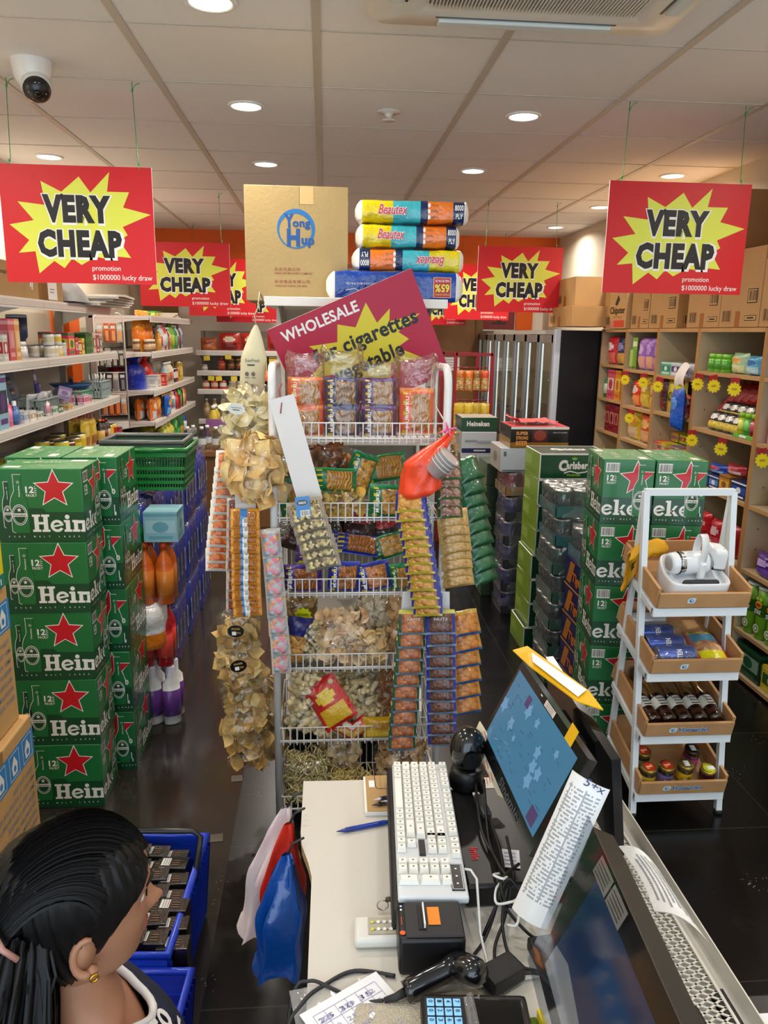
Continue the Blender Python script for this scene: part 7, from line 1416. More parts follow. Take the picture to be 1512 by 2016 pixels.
		g = G(); lm = M(lidc, .3, .8, coat=.3); g.lathe([(.0245, h * .88), (.0262, h * .9), (.0262, h * 1.1), (.024, h * 1.13), (.0001, h * 1.125)], lm, 22, cap0=False); l = g.build('lid', t)
		g = G(); X = plane((0, 0, h * 1.13), (1, 0, 0), (0, 1, 0), .0004)
		if k in (0, 1, 4): ell(g, X, 0, 0, .019, .019, P('#b8301c')); ell(g, X, .007, .005, .006, .006, P('#e07a1c'), .0004, 10); ell(g, X, -.006, -.006, .006, .006, P('#e8902a'), .0004, 10); rect(g, X, -.012, -.003, .01, .003, P('#e8b0b0'), .0008)
		elif k == 3: ell(g, X, 0, 0, .019, .019, P('#c9d02a')); rect(g, X, -.006, -.008, .02, .008, WHT, .0004)
		else: rect(g, X, -.009, -.012, .009, .012, WHT); rect(g, X, -.006, -.008, -.004, .008, SHG, .0004)
		g.build('lid_sticker', l)
		if k != 3:
			g = G(); lc = P(('#d9b82a', '#7a6a9a', '#d8a81c', '#000', '#c9b070', '#c8407a')[k]); g.lathe([(.0268, h * .18), (.0268, h * .7)], [lc], 20, cap0=False, cap1=False); Z_ = plane((0, -.0268, h * .2), (1, 0, 0), (0, 0, 1), .0008); p2(g, Z_, [(-.014, .0), (.002, .0), (-.004, .012), (-.014, .02)], OFFW); p2(g, Z_, [(.0, .008), (.012, .012), (.006, .024)], P('#4a7a3a')); g.build('label_sleeve', t)
stand_goods()
# ------ cash counter
CZ = .74
BLK, BLK2 = M('#0c0c0e', .35), M('#17171a', .5, bump=.1, bscale=200)
def counter():
	t = thing('cash_counter', 'white laminate cash counter running toward the viewer', 'counter', (.25, .5, 0)); ox, oy = .25, .5
	wl = M('#cdc8bd', .4, bump=.04, bscale=300); ed = M('#a88a5e', .7, var=.2, vscale=60)
	out = [(-.042, 1.36), (-.043, 1.20), (-.04, 1.165), (-.028, 1.12), (-.022, 1.085), (-.028, .6), (-.03, -.6), (.545, -.6), (.545, 1.35)]
	g = G(); a = [g.v((x - ox, y - oy, CZ)) for x, y in out]; b = [g.v((x - ox, y - oy, CZ - .018)) for x, y in out]
	g.face(a[::1] if False else a, wl); g.face(b[::-1], wl)
	for k in range(len(a)): g.face([a[k], b[k], b[(k + 1) % len(a)], a[(k + 1) % len(a)]], ed if k < 6 else wl)
	for f in g.bm.faces:
		pass
	bmesh.ops.recalc_face_normals(g.bm, faces=g.bm.faces[:]); g.build('worktop', t)
	for x, y0, y1 in ((.16, -.55, 1.3), (.50, -.55, 1.3)):
		g = G(); g.box(x - ox, y0 - oy, 0, x + .018 - ox, y1 - oy, CZ - .0185, wl); g.build('side_panel', t)
	g = G(); g.box(.179 - ox, 1.25 - oy, .05, .499 - ox, 1.268 - oy, CZ - .0185, wl); g.build('front_panel', t)
	# perforated metal rail and flange along the customer edge
	t = thing('perforated_rail', 'white perforated metal rail along the right edge of the counter', 'metal rail', (.5, .5, CZ)); m = M('#ddd8cc', .4, .2); g = G()
	y0, y1, x0, x1, p = -.1, .80, -.045, .02, .013
	n = int((y1 - y0 + .07) / p)
	for s in (1, -1):
		for k in range(-6, n + 6):
			ya = y0 + k * p; yb = ya + s * .065 * .62
			pts = [(x0, ya), (x1, yb)]
			if min(ya, yb) < y0 or max(ya, yb) > y1: continue
			g.bar((x0, ya, .012), (x1, yb, .012), .0028, .0016, m)
	g.box(x0 - .004, y0, .0, x0, y1, .014, m); g.box(x1, y0, 0, x1 + .004, y1, .014, m); g.build('mesh_plate', t)
	g = G(); g.box(.026, y0, .001, .046, y1, .004, m); g.box(.044, y0, .001, .046, y1, .03, m); g.build('flange', t)
counter()
def keyboard():
	# black till base under the keyboard
	t = thing('till_box', 'long black box under the white keyboard', 'till', (.157, 1.13, CZ + .001), -.06); g = G(); g.box(-.05, -.19, 0, .048, .19, .05, BLK2, bevel=.008); g.build('case', t)
	t = thing('keyboard', 'white mechanical keyboard lying lengthwise on the black till base', 'keyboard', (.168, 1.128, CZ + .0525), -.062); t.rotation_euler = (0, .0, -.062)
	case, key, dk, leg = M('#d5dadd', .35, coat=.2), M('#f1efe6', .35), M('#141418', .3, coat=.5), paint('#6f7068')
	g = G(); g.box(-.052, -.178, 0, .052, .178, .012, case, bevel=.004); g.build('case', t)
	# rows run along the length; the space bar row faces the woman on the left
	g = G(); lg = G(); u = .0148; gx = .0162
	def k1(x, y, L, lab=True, w=.0148):
		z0, z1 = .0125, .021; a, b = w / 2, L / 2 - .0008; c, d = a * .8, b - .0022
		v = [g.v((x + i * a, y + j * b, z0)) for i, j in ((-1, -1), (1, -1), (1, 1), (-1, 1))]; q = [g.v((x + i * c, y + j * d, z1)) for i, j in ((-1, -1), (1, -1), (1, 1), (-1, 1))]
		g.face(q, key)
		for s in range(4): g.face([v[s], v[(s + 1) % 4], q[(s + 1) % 4], q[s]], key)
		if lab: lg.box(x - .0016, y - .0012, z1, x + .0016, y + .0016, z1 + .00015, leg)
	x0 = -.043; R5 = [1, 1, 1, 6, 1, 1, 1, 1]; y = .172
	rows = [[1.25, 1.25, 1.25, 6.25, 1, 1, 1, 1.1, 1, 1, 1], [2, 1, 1, 1, 1, 1, 1, 1, 1, 1, 1, 2.6], [1.6, 1, 1, 1, 1, 1, 1, 1, 1, 1, 1, 1, 2.2], [1.4, 1, 1, 1, 1, 1, 1, 1, 1, 1, 1, 1, 1, 1.7], [1, 1, 1, 1, 1, 1, 1, 1, 1, 1, 1, 1, 1, 2.2]]
	for r, row in enumerate(rows):
		y = .172
		for L in row: k1(x0 + r * gx, y - L * u / 2, L * u, L < 5); y -= L * u
	for grp in ((.172, 1), (.15, 4), (.084, 4), (.018, 4), (-.05, 3)):
		for k in range(grp[1]): k1(x0 + 5 * gx + .004, grp[0] - (k + .5) * u, u)
	for r in (1,): k1(x0 + r * gx, -.062, u)
	for r in (3, 4):
		for k in range(3): k1(x0 + r * gx, -.047 - k * u, u)
	for r in range(5):
		for k in range(2): k1(x0 + r * gx, -.108 - k * u, u, True)
	for x, L in ((x0 + .5 * gx, 2), (x0 + 2.5 * gx, 2)): k1(x, -.146, u * 1.1, True, .03)
	k1(x0 + 4 * gx, -.146, u * 1.1)
	g.build('keycaps', t); lg.build('key_legends', t)
	g = G(); g.box(.028, -.165, .0121, .047, -.108, .014, dk)
	X = plane((.028, -.165, .014), (1, 0, 0), (0, 1, 0), .0004)
	for q in ((.001, .001, .018, .002), (.001, .055, .018, .056), (.001, .001, .002, .056), (.017, .001, .018, .056)): rect(g, X, *q, case)
	for k in range(3): rect(g, X, .008, .012 + .016 * k, .011, .015 + .016 * k, WHT)
	g.build('media_panel', t)
	g = G(); g.box(-.0155, -.088, .0121, -.0055, -.052, .0155, dk); g.build('number_window', t)
	g = G(); g.tube([(.052, -.11, .006), (.062, -.112, .006), (.07, -.125, .0), (.066, -.2, -.03), (.072, -.24, -.048), (.1, -.262, -.05), (.14, -.255, -.05)], .0022, plast('#e2e2de'), 6); g.build('cable', t)
keyboard()
def monitor1():
	# two-faced till screen: cashier side and customer side on one black stand
	t = thing('till_monitor', 'black two-sided till screen with blue display, yellow card on top', 'monitor', (.34, 1.13, CZ + .001), 0); ox, oy, oz = .34, 1.13, CZ + .001
	L = lambda x, y, z: Vector((x - ox, y - oy, z - oz))
	g = G(); g.box(-.125, -.13, 0, .085, .13, .038, BLK, bevel=.006); g.build('base', t)
	g = G(); X = plane(L(.236, 1.09, .7795), (0, -1, 0), (1, 0, 0), .0002); g.text('imin', X, .014, paint('#c8202a'), .03, 0, .03); g.build('maker_mark', t)
	g = G(); a = [L(.36, 1.07, .775), L(.43, 1.07, .775), L(.43, 1.2, .775), L(.36, 1.2, .775)]; b = [L(.375, 1.08, .97), L(.415, 1.08, .97), L(.415, 1.19, .97), L(.375, 1.19, .97)]
	va, vb = [g.v(p) for p in a], [g.v(p) for p in b]
	for k in range(4): g.face([va[k], va[(k + 1) % 4], vb[(k + 1) % 4], vb[k]], BLK)
	g.face(vb, BLK); g.build('stand_neck', t)
	def panel(p00, p10, p01, th, mat):          # p00 bottom far, p10 bottom near, p01 top far
		g = G(); x = p10 - p00; y = p01 - p00; n = x.cross(y).normalized()
		q = [p00, p10, p10 + y, p01]; f = [g.v(p) for p in q]; r = [g.v(p - n * th) for p in q]
		g.face(f, mat); g.face(r[::-1], mat)
		for k in range(4): g.face([f[k], r[k], r[(k + 1) % 4], f[(k + 1) % 4]], mat)
		return g, x, y, n
	p00, p10, p01 = L(.290, 1.305, .853), L(.297, .962, .858), L(.365, 1.30, 1.012)
	g, x, y, n = panel(p00, p10, p01, .016, M('#0a0a0c', .15, coat=.5)); o = g.build('screen_panel', t)
	X = plane(p00, x, y, 0); W, H = x.length, y.length
	sb = bpy.data.materials.new('screen_glow'); sb.use_nodes = True; bb = sb.node_tree.nodes['Principled BSDF']; bb.inputs['Base Color'].default_value = lin('#1c3a52'); bb.inputs['Roughness'].default_value = .12; bb.inputs['Emission Color'].default_value = lin('#5f9cc0'); bb.inputs['Emission Strength'].default_value = .38
	s2 = M('#38506e', .15, emit=.22); s3 = M('#6088ac', .15, emit=.34); s4 = M('#4a3a62', .15, emit=.25)
	g = G(); rect(g, X, .018, .022, W - .014, H - .014, sb, .0006)
	rr = random.Random(8)
	for k in range(46): u, v = .03 + rr.random() * (W - .075), .03 + rr.random() * (H - .06); rect(g, X, u, v, u + .004 + rr.random() * .014, v + .0012, s2, .001)
	for k in range(10): u, v = .03 + rr.random() * (W - .08), .03 + rr.random() * (H - .07); star5(g, X, u, v, .006 + rr.random() * .012, s3, .0009, rr.random() * 3, .6)
	rect(g, X, W - .06, .026, W - .03, .05, s4, .001); rect(g, X, .10, H - .045, .12, H - .025, s4, .001)
	stroke(g, X, [(.06, .10), (.06, .13), (.09, .13)], .0012, s2, .001); g.build('display', o)
	g = G(); g.text('Sinomic', on(X, W * .45, .004, .0009), .013, paint('#3c3e46'), .04, 0, .11); g.build('bezel_lettering', o)
	g = G(); rect(g, X, W * .48, H - .012, W * .62, H - .001, P('#d8cfc6'), .0012)
	for k in range(3): rect(g, X, W * .5, H - .0105 + .0032 * k, W * .6, H - .0095 + .0032 * k, SHG, .0018)
	rect(g, X, W * .40, H - .006, W * .425, H - .004, WHT, .001); g.build('bezel_sticker', o)
	g, x, y, n = panel(L(.452, .985, .835), L(.452, 1.33, .845), L(.432, .985, .998), .014, M('#0a0a0c', .2, coat=.3)); g.build('customer_panel', t)
	# yellow card clipped on top
	t2 = thing('payment_card', 'yellow framed payment card lying on top of the till screen', 'card', (.392, 1.175, 1.022))
	g = G(); yy = P('#e8b416'); q = [Vector(p) for p in ((-.038, .155, .0), (-.012, .15, .010), (.045, -.03, .006), (.050, -.085, .0), (.018, -.05, -.002), (-.026, .08, .002))]
	f = [g.v(p) for p in q]; r = [g.v(p - Vector((0, 0, .002))) for p in q]; g.face(f[::-1], yy); g.face(r, yy)
	for k in range(6): g.face([f[k], f[(k + 1) % 6], r[(k + 1) % 6], r[k]], yy)
	g.build('frame', t2)
	g = G(); c = [q[1] * .75 + q[5] * .25 + Vector((.0, 0, .0)), q[2] * .8 + q[3] * .2, q[4] * .8 + q[3] * .2, q[5] * .8 + q[1] * .2]; cc = sum(c, Vector()) / 4; c = [cc + (p - cc) * .86 + Vector((0, 0, .0032)) for p in c]; g.poly(c[::-1], WHT); g.poly([cc + (p - cc) * .62 + Vector((0, 0, .0006)) for p in c][::-1], P('#b9b9b4')); g.build('white_insert', t2)
	g = G(); rect(g, plane(L(.366, 1.04, 1.0) + Vector((ox, oy, oz)) - Vector((ox, oy, oz)), (0, -1, 0), (.4, 0, .9), .003), 0, 0, .03, .03, yy)
	g.build('yellow_tab', t)
	# memo hanging at the far left corner
	t3 = thing('memo_slip', 'cream memo slip with red writing stuck beside the till screen', 'memo', (.287, 1.285, .86), 0)
	g = G(); pp = M('#dcd0b4', .7); P0 = [(.004, .02, .03), (.012, .0, .02), (.03, -.075, -.03), (.03, -.105, -.055), (.02, -.085, -.058), (-.005, -.02, -.012), (-.006, .012, .012)]
	f = [g.v(p) for p in P0]; g.face(f, pp); r = [g.v(Vector(p) + Vector((.001, 0, .0005))) for p in P0]; g.face(r[::-1], pp)
	rdm = paint('#b83a2c')
	for k in range(4):
		a0 = Vector((.001, .005 - .022 * k, .013 - .015 * k)); 
		for j in range(3): b0 = a0 + Vector((.004 * j + .002, -.002 * j, .004 * j - .001)); g.tube([b0 + Vector((-.0012, 0, .0006)), b0 + Vector((.0, -.015, -.0092))], .0006, rdm, 4)
	g.build('paper', t3)
monitor1()
def receipt_roll():
	t = thing('receipt_sleeve', 'curled clear sleeve of printed receipts leaning on the till screen', 'receipt sleeve', (0, 0, 0)); g = G()
	A0, A1 = Vector((.368, .93, 1.0)), Vector((.285, .905, .80)); w0, w1 = .05, .048
	pr = P('#a4a6aa'); rj = random.Random(5); jt = [rj.random() for _ in range(80)]
	d = (A1 - A0).normalized(); sd = Vector((.82, -.5, -.25)); sd = (sd - d * sd.dot(d)).normalized(); nn = sd.cross(d).normalized()
	if nn.z < 0: nn = -nn
	wm = P('#ecebe8')
	def f(k):
		def q(u, v): c = A0.lerp(A1, v); a = (u - .5) * 2.2; w = w0 + (w1 - w0) * v; return c + sd * (math.sin(a) * w * .62) + nn * ((math.cos(a) - .6) * .022 * k + .0) - Vector((0, 0, 0))
		return q
	g.grid(f(1), 28, 78, lambda u, v: pr if .07 < v < .86 and .12 < u < .84 and (int(v * 78) % 2 == 0 and jt[(int(u * 28) * 7 + int(v * 78)) % 80] > .22 or int(u * 28) in (4, 14)) else wm); g.grid(lambda u, v: f(.8)(1 - u, v) - nn * .001, 14, 20, wm); g.build('sleeve', t)
	g = G(); g.text('5+x', plane(f(1)(.62, .035) + nn * .003, sd, -d, .0), .012, paint('#2a3a6a'), 0, .2, .03, 'c'); g.build('ink_mark', t)
receipt_roll()
def monitor2():
	t = thing('till_screen_covered', 'nearer till screen under a clear plastic cover, bottom right', 'monitor', (.34, .6, CZ + .001), 0); ox, oy, oz = .34, .6, CZ + .001
	L = lambda x, y, z: Vector((x - ox, y - oy, z - oz))
	g = G(); g.box(-.02, -.12, 0, .09, .14, .03, BLK, bevel=.006); g.box(.02, -.05, .03, .06, .06, .16, BLK, bevel=.006); g.build('base', t)
	p00, p10, p01 = L(.262, .785, .835), L(.24, .44, .835), L(.338, .835, .995)
	def panel(g, p00, p10, p01, th, mat, d=0):
		x = p10 - p00; y = p01 - p00; n = x.cross(y).normalized(); q = [p + n * d for p in (p00, p10, p10 + y, p01)]; f = [g.v(p) for p in q]; r = [g.v(p - n * th) for p in q]
		g.face(f, mat); g.face(r[::-1], mat)
		for k in range(4): g.face([f[k], r[k], r[(k + 1) % 4], f[(k + 1) % 4]], mat)
		return x, y, n
	g = G(); x, y, n = panel(g, p00, p10, p01, .03, M('#1c1a1c', .3)); o = g.build('screen_panel', t); X = plane(p00, x, y, 0); W, H = x.length, y.length
	sb = M('#2a4468', .12, emit=.12); lt = M('#7ab0c8', .15, emit=.1); vi = M('#2a2048', .15, emit=.1); gr = M('#c9c8c4', .3)
	g = G(); rect(g, X, .012, .018, W - .012, H - .028, sb, .0008); p2(g, X, [(.012, .018), (.16, .018), (.14, .045), (.05, .06), (.012, .05)], gr, .0012)
	p2(g, X, [(.17, .03), (.27, .03), (.22, .1)], vi, .0012); p2(g, X, [(.2, .05), (.26, .05), (.25, .075), (.19, .09)], lt, .0014); p2(g, X, [(.24, .03), (.33, .03), (.33, .09), (.27, .12)], vi, .0014)
	for k in range(8): u, v = .2 + .02 * k, .05 + .03 * (k % 3); rect(g, X, u, v, u + .01, v + .014, gr, .0018)
	g.build('display', o)
	g = G()
	for k in range(2):
		rect(g, X, .0 + .05 * k, H - .026, .046 + .05 * k, H - .001, P('#c9b8a4'), .004)
		for j in range(4): rect(g, X, .004 + .05 * k, H - .022 + .005 * j, .04 + .05 * k, H - .0207 + .005 * j, P('#5a4a44'), .0046)
	g.build('taped_labels', o)
	g = G(); x, y, n = panel(g, p00 - (p10 - p00) * .02, p10, p01 + (p01 - p00) * .06, .0012, glass('#e6eaf0', .06, 1.2), .012); g.build('plastic_cover', t)
	t2 = thing('notice_sheet', 'curled white sheet of capitals hanging off the back of nearer till screen', 'paper sheet', (0, 0, 0)); g = G(); pm = M('#ebeae6', .6)
	c00, c10, c01, c11 = Vector((.410, .915, .905)), Vector((.408, .79, .905)), Vector((.446, .862, .905)), Vector((.452, .728, .895))
	def f(u, v): p = c00.lerp(c10, u).lerp(c01.lerp(c11, u), v); return p + Vector((.006 * math.sin(u * PI), 0, .014 * math.sin(v * PI) - .012 * v * v * math.sin(u * PI) + .01 * u * v))
	g.grid(f, 14, 10, pm); g.grid(lambda u, v: f(1 - u, v) - Vector((0, 0, .0008)), 14, 10, pm)
	tx = paint('#8e9096'); rr = random.Random(3)
	for k in range(7):
		v = .12 + .105 * k; u = .12 + .04 * rr.random() + (.1 if k == 0 else 0); i = 0
		while u < .9 - .12 * rr.random():
			du = .01 + .022 * rr.random(); q = [f(u, v), f(u + du, v), f(u + du, v + .045), f(u, v + .045)]
			g.poly([p + Vector((0, 0, .0008)) for p in q], tx); u += du + .008
	g.build('paper', t2)
	t3 = thing('card_reader_stand', 'black stand edge with a white printed label at the bottom right corner', 'stand', (.585, .79, CZ)); g = G(); g.box(-.075, -.2, -.02, .12, .03, .0, BLK, bevel=.003) ; g.box(-.07, -.2, 0, -.055, .03, .012, BLK2); g.build('body', t3); g = G(); X = plane((-.02, -.12, .0), (1, 0, 0), (0, 1, 0), .0008); rect(g, X, .0, .0, .09, .12, P('#e9e7ea')); 
	for k in range(6): rect(g, X, .01, .015 + .016 * k, .08 - .02 * (k % 2), .021 + .016 * k, P('#b0aaa0'), .0006)
	g.build('label_sheet', t3)
monitor2()
def small_things():
	# scanner ball
	t = thing('desk_scanner', 'black ball-headed desk scanner standing behind the keyboard', 'scanner', (.264, 1.272, CZ + .04), .5)
	g = G(); g.lathe([(.033, 0), (.035, .004), (.03, .03), (.027, .036), (.0001, .037)], BLK, 26); g.build('foot', t)
	g = G(); prof = [(.012, -.034)] + [(.034 * math.sin(a), -.034 * math.cos(a) * 1.25) for a in [k * PI / 14 for k in range(3, 14)]] + [(.0001, .0425)]; g.lathe(prof, M('#0b0b0d', .18, coat=.6), 26, o=(0, 0, .074)); h = g.build('head', t)
	g = G(); ell(g, plane((-.014, -.0285, .068), (.85, -.4, 0), (-.1, -.2, 1), .004), 0, 0, .018, .02, M('#1c1e20', .1, coat=1)); g.build('scan_window', h)
	# receipt printer
	t = thing('receipt_printer', 'black receipt printer with an orange label on top, on the counter', 'printer', (.147, .913, CZ + .001), -.04)
	g = G(); g.box(-.046, -.036, 0, .046, .034, .058, M('#131315', .4), bevel=.006); g.build('case', t)
	g = G(); g.box(-.036, -.034, .058, .044, .032, .0615, M('#26262a', .5), bevel=.002); g.build('lid', t)
	g = G(); g.box(-.018, -.022, .0616, -.008, .024, .0626, BLK); g.box(-.0105, -.02, .061, -.0085, .022, .069, WHT); g.build('paper_slot', t)
	g = G(); X = plane((-.004, -.014, .0616), (1, 0, 0), (0, 1, 0), .0008); rect(g, X, 0, 0, .017, .034, P('#ee8a1c')); g.build('orange_label', t)
	g = G(); X = plane((-.0455, -.036, .058), (1, 0, 0), (0, 1, 0), .0012); ell(g, X, .005, .012, .004, .004, P('#e8602a')); rect(g, X, .004, .026, .0055, .042, P('#a8442a')); ell(g, X, .005, .055, .0014, .0014, M('#ffffff', .3, emit=1)); ell(g, X, .005, .062, .0014, .0014, M('#b8b0ff', .3, emit=1)); g.build('button_strip', t)
	# remote
	t = thing('remote_control', 'white wall remote with round buttons lying left of the printer', 'remote', (.078, .952, CZ + .001), -.03)
	g = G(); g.box(-.036, -.025, 0, .034, .025, .016, M('#dcdad2', .4), bevel=.006); g.build('case', t)
	g = G(); X = plane((-.016, -.015, .016), (1, 0, 0), (0, 1, 0), .0012); rect(g, X, 0, 0, .045, .033, P('#b3ad98'))
	for i in range(5):
		for j in range(2): ell(g, X, .006 + .009 * i, .009 + .014 * j, .0026, .0032, P('#d8cf4a') if i == 0 else WHT, .0008, 10); rect(g, X, .009 + .009 * i, .0065 + .014 * j, .0105 + .009 * i, .0085 + .014 * j, INK, .0006)
	g.build('button_panel', t)
	# notebook, pens
	t = thing('notebook', 'brown covered notebook with a white label at the counter far edge', 'notebook', (.104, 1.295, CZ + .001), -.02)
	g = G(); g.box(-.03, -.056, 0, .04, .06, .008, M('#efece4', .6)); g.build('pages', t); g = G(); kb = M('#b3905c', .6); g.box(-.026, -.055, .0082, .041, .061, .0094, kb, bevel=.0004); X = plane((-.026, -.055, .0094), (1, 0, 0), (0, 1, 0), .0006); stroke(g, X, [(.018, .116), (.018, .08), (.022, .07), (.066, .07)], .0012, INK); rect(g, X, .006, .075, .017, .098, WHT)
	for k in range(3): rect(g, X, .028 + .009 * k, .072, .0285 + .009 * k, .112, P('#8a6a3a'))
	g.build('cover', t)
	def pen(label, a, b, body, grip, cap):
		t = thing('ballpoint_pen', label, 'pen', a); d = Vector(b) - Vector(a); q = d.to_track_quat('Z', 'Y').to_matrix(); Ln = d.length; g = G()
		g.lathe([(.0006, 0), (.0025, .01), (.0042, .018), (.0042, Ln * .35), (.0042, Ln * .9), (.003, Ln)], [plast(grip), plast(grip), plast(grip), plast(body), plast(cap)], 12, axis=q); g.build('barrel', t)
		g = G(); g.bar(q @ Vector((.005, 0, Ln * .6)), q @ Vector((.0052, 0, Ln * .97)), .0028, .0012, plast(cap)); g.build('clip', t)
	pen('blue pen with a teal band lying on the white counter', (.020, 1.192, CZ + .005), (.112, 1.215, CZ + .005), '#1c3c9a', '#16307a', '#2a54b8')
	pen('black and white pen lying on the brown notebook', (.086, 1.252, CZ + .0145), (.125, 1.262, CZ + .0145), '#e8e6e0', '#1c1c1e', '#e8e6e0')
	pen('dark patterned pen beside the black and white one on the notebook', (.09, 1.268, CZ + .0145), (.125, 1.276, CZ + .0145), '#6a5a78', '#c9c0cc', '#2a2430')
	# keys
	t = thing('key_ring', 'small key on a wire ring hanging from the till lock', 'keys', (.108, 1.005, CZ + .02)); mt = M('#a8a49a', .3, 1)
	g = G(); g.tube([(-.021 + .0085 * math.cos(a), -.004, .0085 * math.sin(a) - .008) for a in [2 * PI * k / 20 for k in range(20)]], .0008, mt, 5, True); g.build('ring', t); g = G(); g.box(-.017, -.003, -.004, -.006, -.0015, .006, mt, bevel=.0006); g.box(-.006, -.003, -.001, .004, -.0015, .003, mt); g.build('key', t)
	# wireless scanner gun
	t = thing('barcode_gun', 'black hand scanner lying on the counter before the printer', 'scanner', (.13, .842, CZ + .02), .15); gl = M('#101114', .15, coat=.7)
	g = G(); g.tube([(-.028, -.005, 0), (-.02, -.004, .002), (.0, .0, .006), (.03, .006, .01), (.046, .01, .016)], [.013, .0145, .0145, .0145, .016], gl, 16); g.build('grip', t)
	g = G(); g.lathe([(.0001, -.036), (.012, -.034), (.0175, -.02), (.0185, .0), (.0175, .02), (.012, .03), (.0001, .031)], gl, 20, o=(.058, .0, .016), axis=Euler((1.15, .35, .25)).to_matrix(), sx=1.1); g.build('head', t)
	g = G(); g.tube([(-.028, -.005, 0), (-.04, -.006, -.004), (-.055, -.004, -.008)], [.006, .005, .0035], M('#2a2a2c', .6), 10); g.build('cable_boot', t)
	def cable(label, pts, r=.0028, col='#26262a', name='cable', n=8, lift=0):
		P0 = [Vector(p) for p in pts]; out = []
		for i in range(len(P0) - 1):
			a, b, c, d = P0[max(0, i - 1)], P0[i], P0[i + 1], P0[min(len(P0) - 1, i + 2)]
			for k in range(n): u = k / n; out.append(.5 * ((2 * b) + (c - a) * u + (2 * a - 5 * b + 4 * c - d) * u * u + (3 * b - a - 3 * c + d) * u ** 3))
		out.append(P0[-1]); g = G(); g.tube(out, r, M(col, .45), 8); mono(g, name, label, 'cable')
	z = CZ + .004
	cable('grey-black cable from the printer looping over the counter left edge', [(.095, .876, z), (.04, .888, z), (.0, .868, z), (-.03, .84, z), (-.052, .80, CZ - .02), (-.055, .75, CZ - .2), (-.06, .7, .3)])
	cable('grey-black cable crossing it to the hand scanner', [(.075, .83, CZ + .012), (.045, .838, z), (.01, .86, z), (-.022, .872, z + .003), (-.045, .86, CZ - .01), (-.062, .81, CZ - .15), (-.075, .74, .45), (-.1, .7, .1)], .0024)
	for k, pts in enumerate(([(.275, 1.245, .80), (.262, 1.12, .79), (.272, 1.03, .786), (.262, .985, .79), (.25, .96, .765), (.225, .925, z), (.185, .88, z)], [(.285, 1.22, .82), (.27, 1.1, .788), (.268, 1.02, .80), (.275, .975, .80), (.262, .945, .77), (.24, .91, z), (.235, .84, z)],
							 [(.28, 1.2, .79), (.283, 1.08, .787), (.27, .99, .795), (.258, .955, .79), (.3, .93, z + .004), (.34, .92, z)], [(.30, 1.1, .79), (.288, 1.0, .79), (.268, .965, .80), (.255, .93, .77), (.262, .89, z), (.3, .87, z)], [(.3, 1.02, .80), (.26, .97, .81), (.268, .95, .785), (.29, .955, .79), (.272, .975, .81), (.25, .955, .78), (.23, .94, z)])):
		cable('black cable in the tangle under the till screen, %s of five' % ORD[k], pts, .0024, '#0e0e10')
	cable('white cable coiled among the black ones under the till screen', [(.264, 1.0, .80), (.252, .985, .81), (.262, .97, .815), (.272, .985, .805), (.255, .975, .795), (.25, .95, .79), (.27, .94, .80), (.285, .955, .79), (.275, .925, .775), (.262, .93, .77)], .0019, '#dcdcd8')
	cable('dark cable leaving the card terminal toward the nearer screen', [(.225, .845, z), (.26, .862, z + .006), (.3, .858, z + .008), (.35, .84, z)], .0028)
	t = thing('power_adapter', 'black power adapter brick lying under the till screen', 'adapter', (.335, .90, CZ + .001), .12); g = G(); g.box(-.045, -.02, 0, .05, .022, .02, BLK2, bevel=.004); g.build('case', t)
	t = thing('adapter_plug', 'dark plug adapter lying tilted beside the hand scanner', 'adapter', (.238, .858, CZ + .006), .5); g = G(); g.box(-.028, -.018, 0, .028, .018, .022, BLK2, bevel=.003); g.build('case', t)
	# card terminal
	t = thing('card_terminal', 'black card payment terminal with lit blue keys, bottom edge', 'card terminal', (.175, .742, CZ + .012), -.05); t.rotation_euler = (.0, .0, -.08)
	g = G(); g.box(-.06, -.06, 0, .075, .062, .032, M('#1a1a1c', .35), bevel=.008); g.build('case', t)
	g = G(); kb, kl = M('#7ab4e0', .3, emit=.5), M('#2a3a4a', .4)
	for i in range(3):
		for j in range(4):
			x, y = -.05 + .0125 * i + .0, .045 - .0115 * j; x, y = -.048 + .011 * j, .046 - .0135 * i
			g.box(x - .0045, y - .0055, .032, x + .0045, y + .0055, .0335, kb, bevel=.001)
	X = plane((0, 0, .0336), (0, -1, 0), (1, 0, 0), .0004)
	for i in range(3):
		for j in range(4): g.text('4710852#963.'[i * 4 + j] if False else ('#0*.', '7410', '8520', '9630')[0][0] if False else '741 852 963 '[i * 4 + j].replace(' ', '0'), on(X, -(.046 - .0135 * i) - .002, -.048 + .011 * (3 - j) - .0025, .0004), .0055, kl, .02, 0, .0035)
	for i, c in enumerate(('#d8342c', '#e8c81c', '#3aa84a')): g.box(-.052 + .0125 * i, .0, .032, -.043 + .0125 * i, .007, .0335, P(c))
	g.build('keypad', t)
	g = G(); g.box(.002, -.045, .0322, .066, .05, .036, M('#0c0c10', .08, coat=.8), bevel=.002); g.build('screen', t)
	g = G(); g.grid(lambda u, v: Vector((-.006 + .02 * u, -.05 + .105 * v, .036 + .004 * math.sin(u * 9 + v * 4))), 8, 14, film('#ffffff', .15, 40, .7)); g.build('plastic_wrap', t)
	# papers and towel
	t = thing('table_sheet', 'printed number table sheet lying at the bottom edge of the counter', 'paper', (.048, .80, CZ + .0075), .55); g = G(); g.box(-.06, -.075, 0, .06, .058, .0012, M('#efeef0', .6)); X = plane((-.06, -.075, .0012), (1, 0, 0), (0, 1, 0), .0004); li = paint('#9a9ac0')
	for k in range(6): rect(g, X, .012, .03 + .018 * k, .108, .0308 + .018 * k, li)
	for k in range(7): rect(g, X, .012 + .016 * k, .02, .0127 + .016 * k, .12, li)
	g.text('25 30 35', on(X, .015, .105, .0004), .008, li, 0, 0, .08)
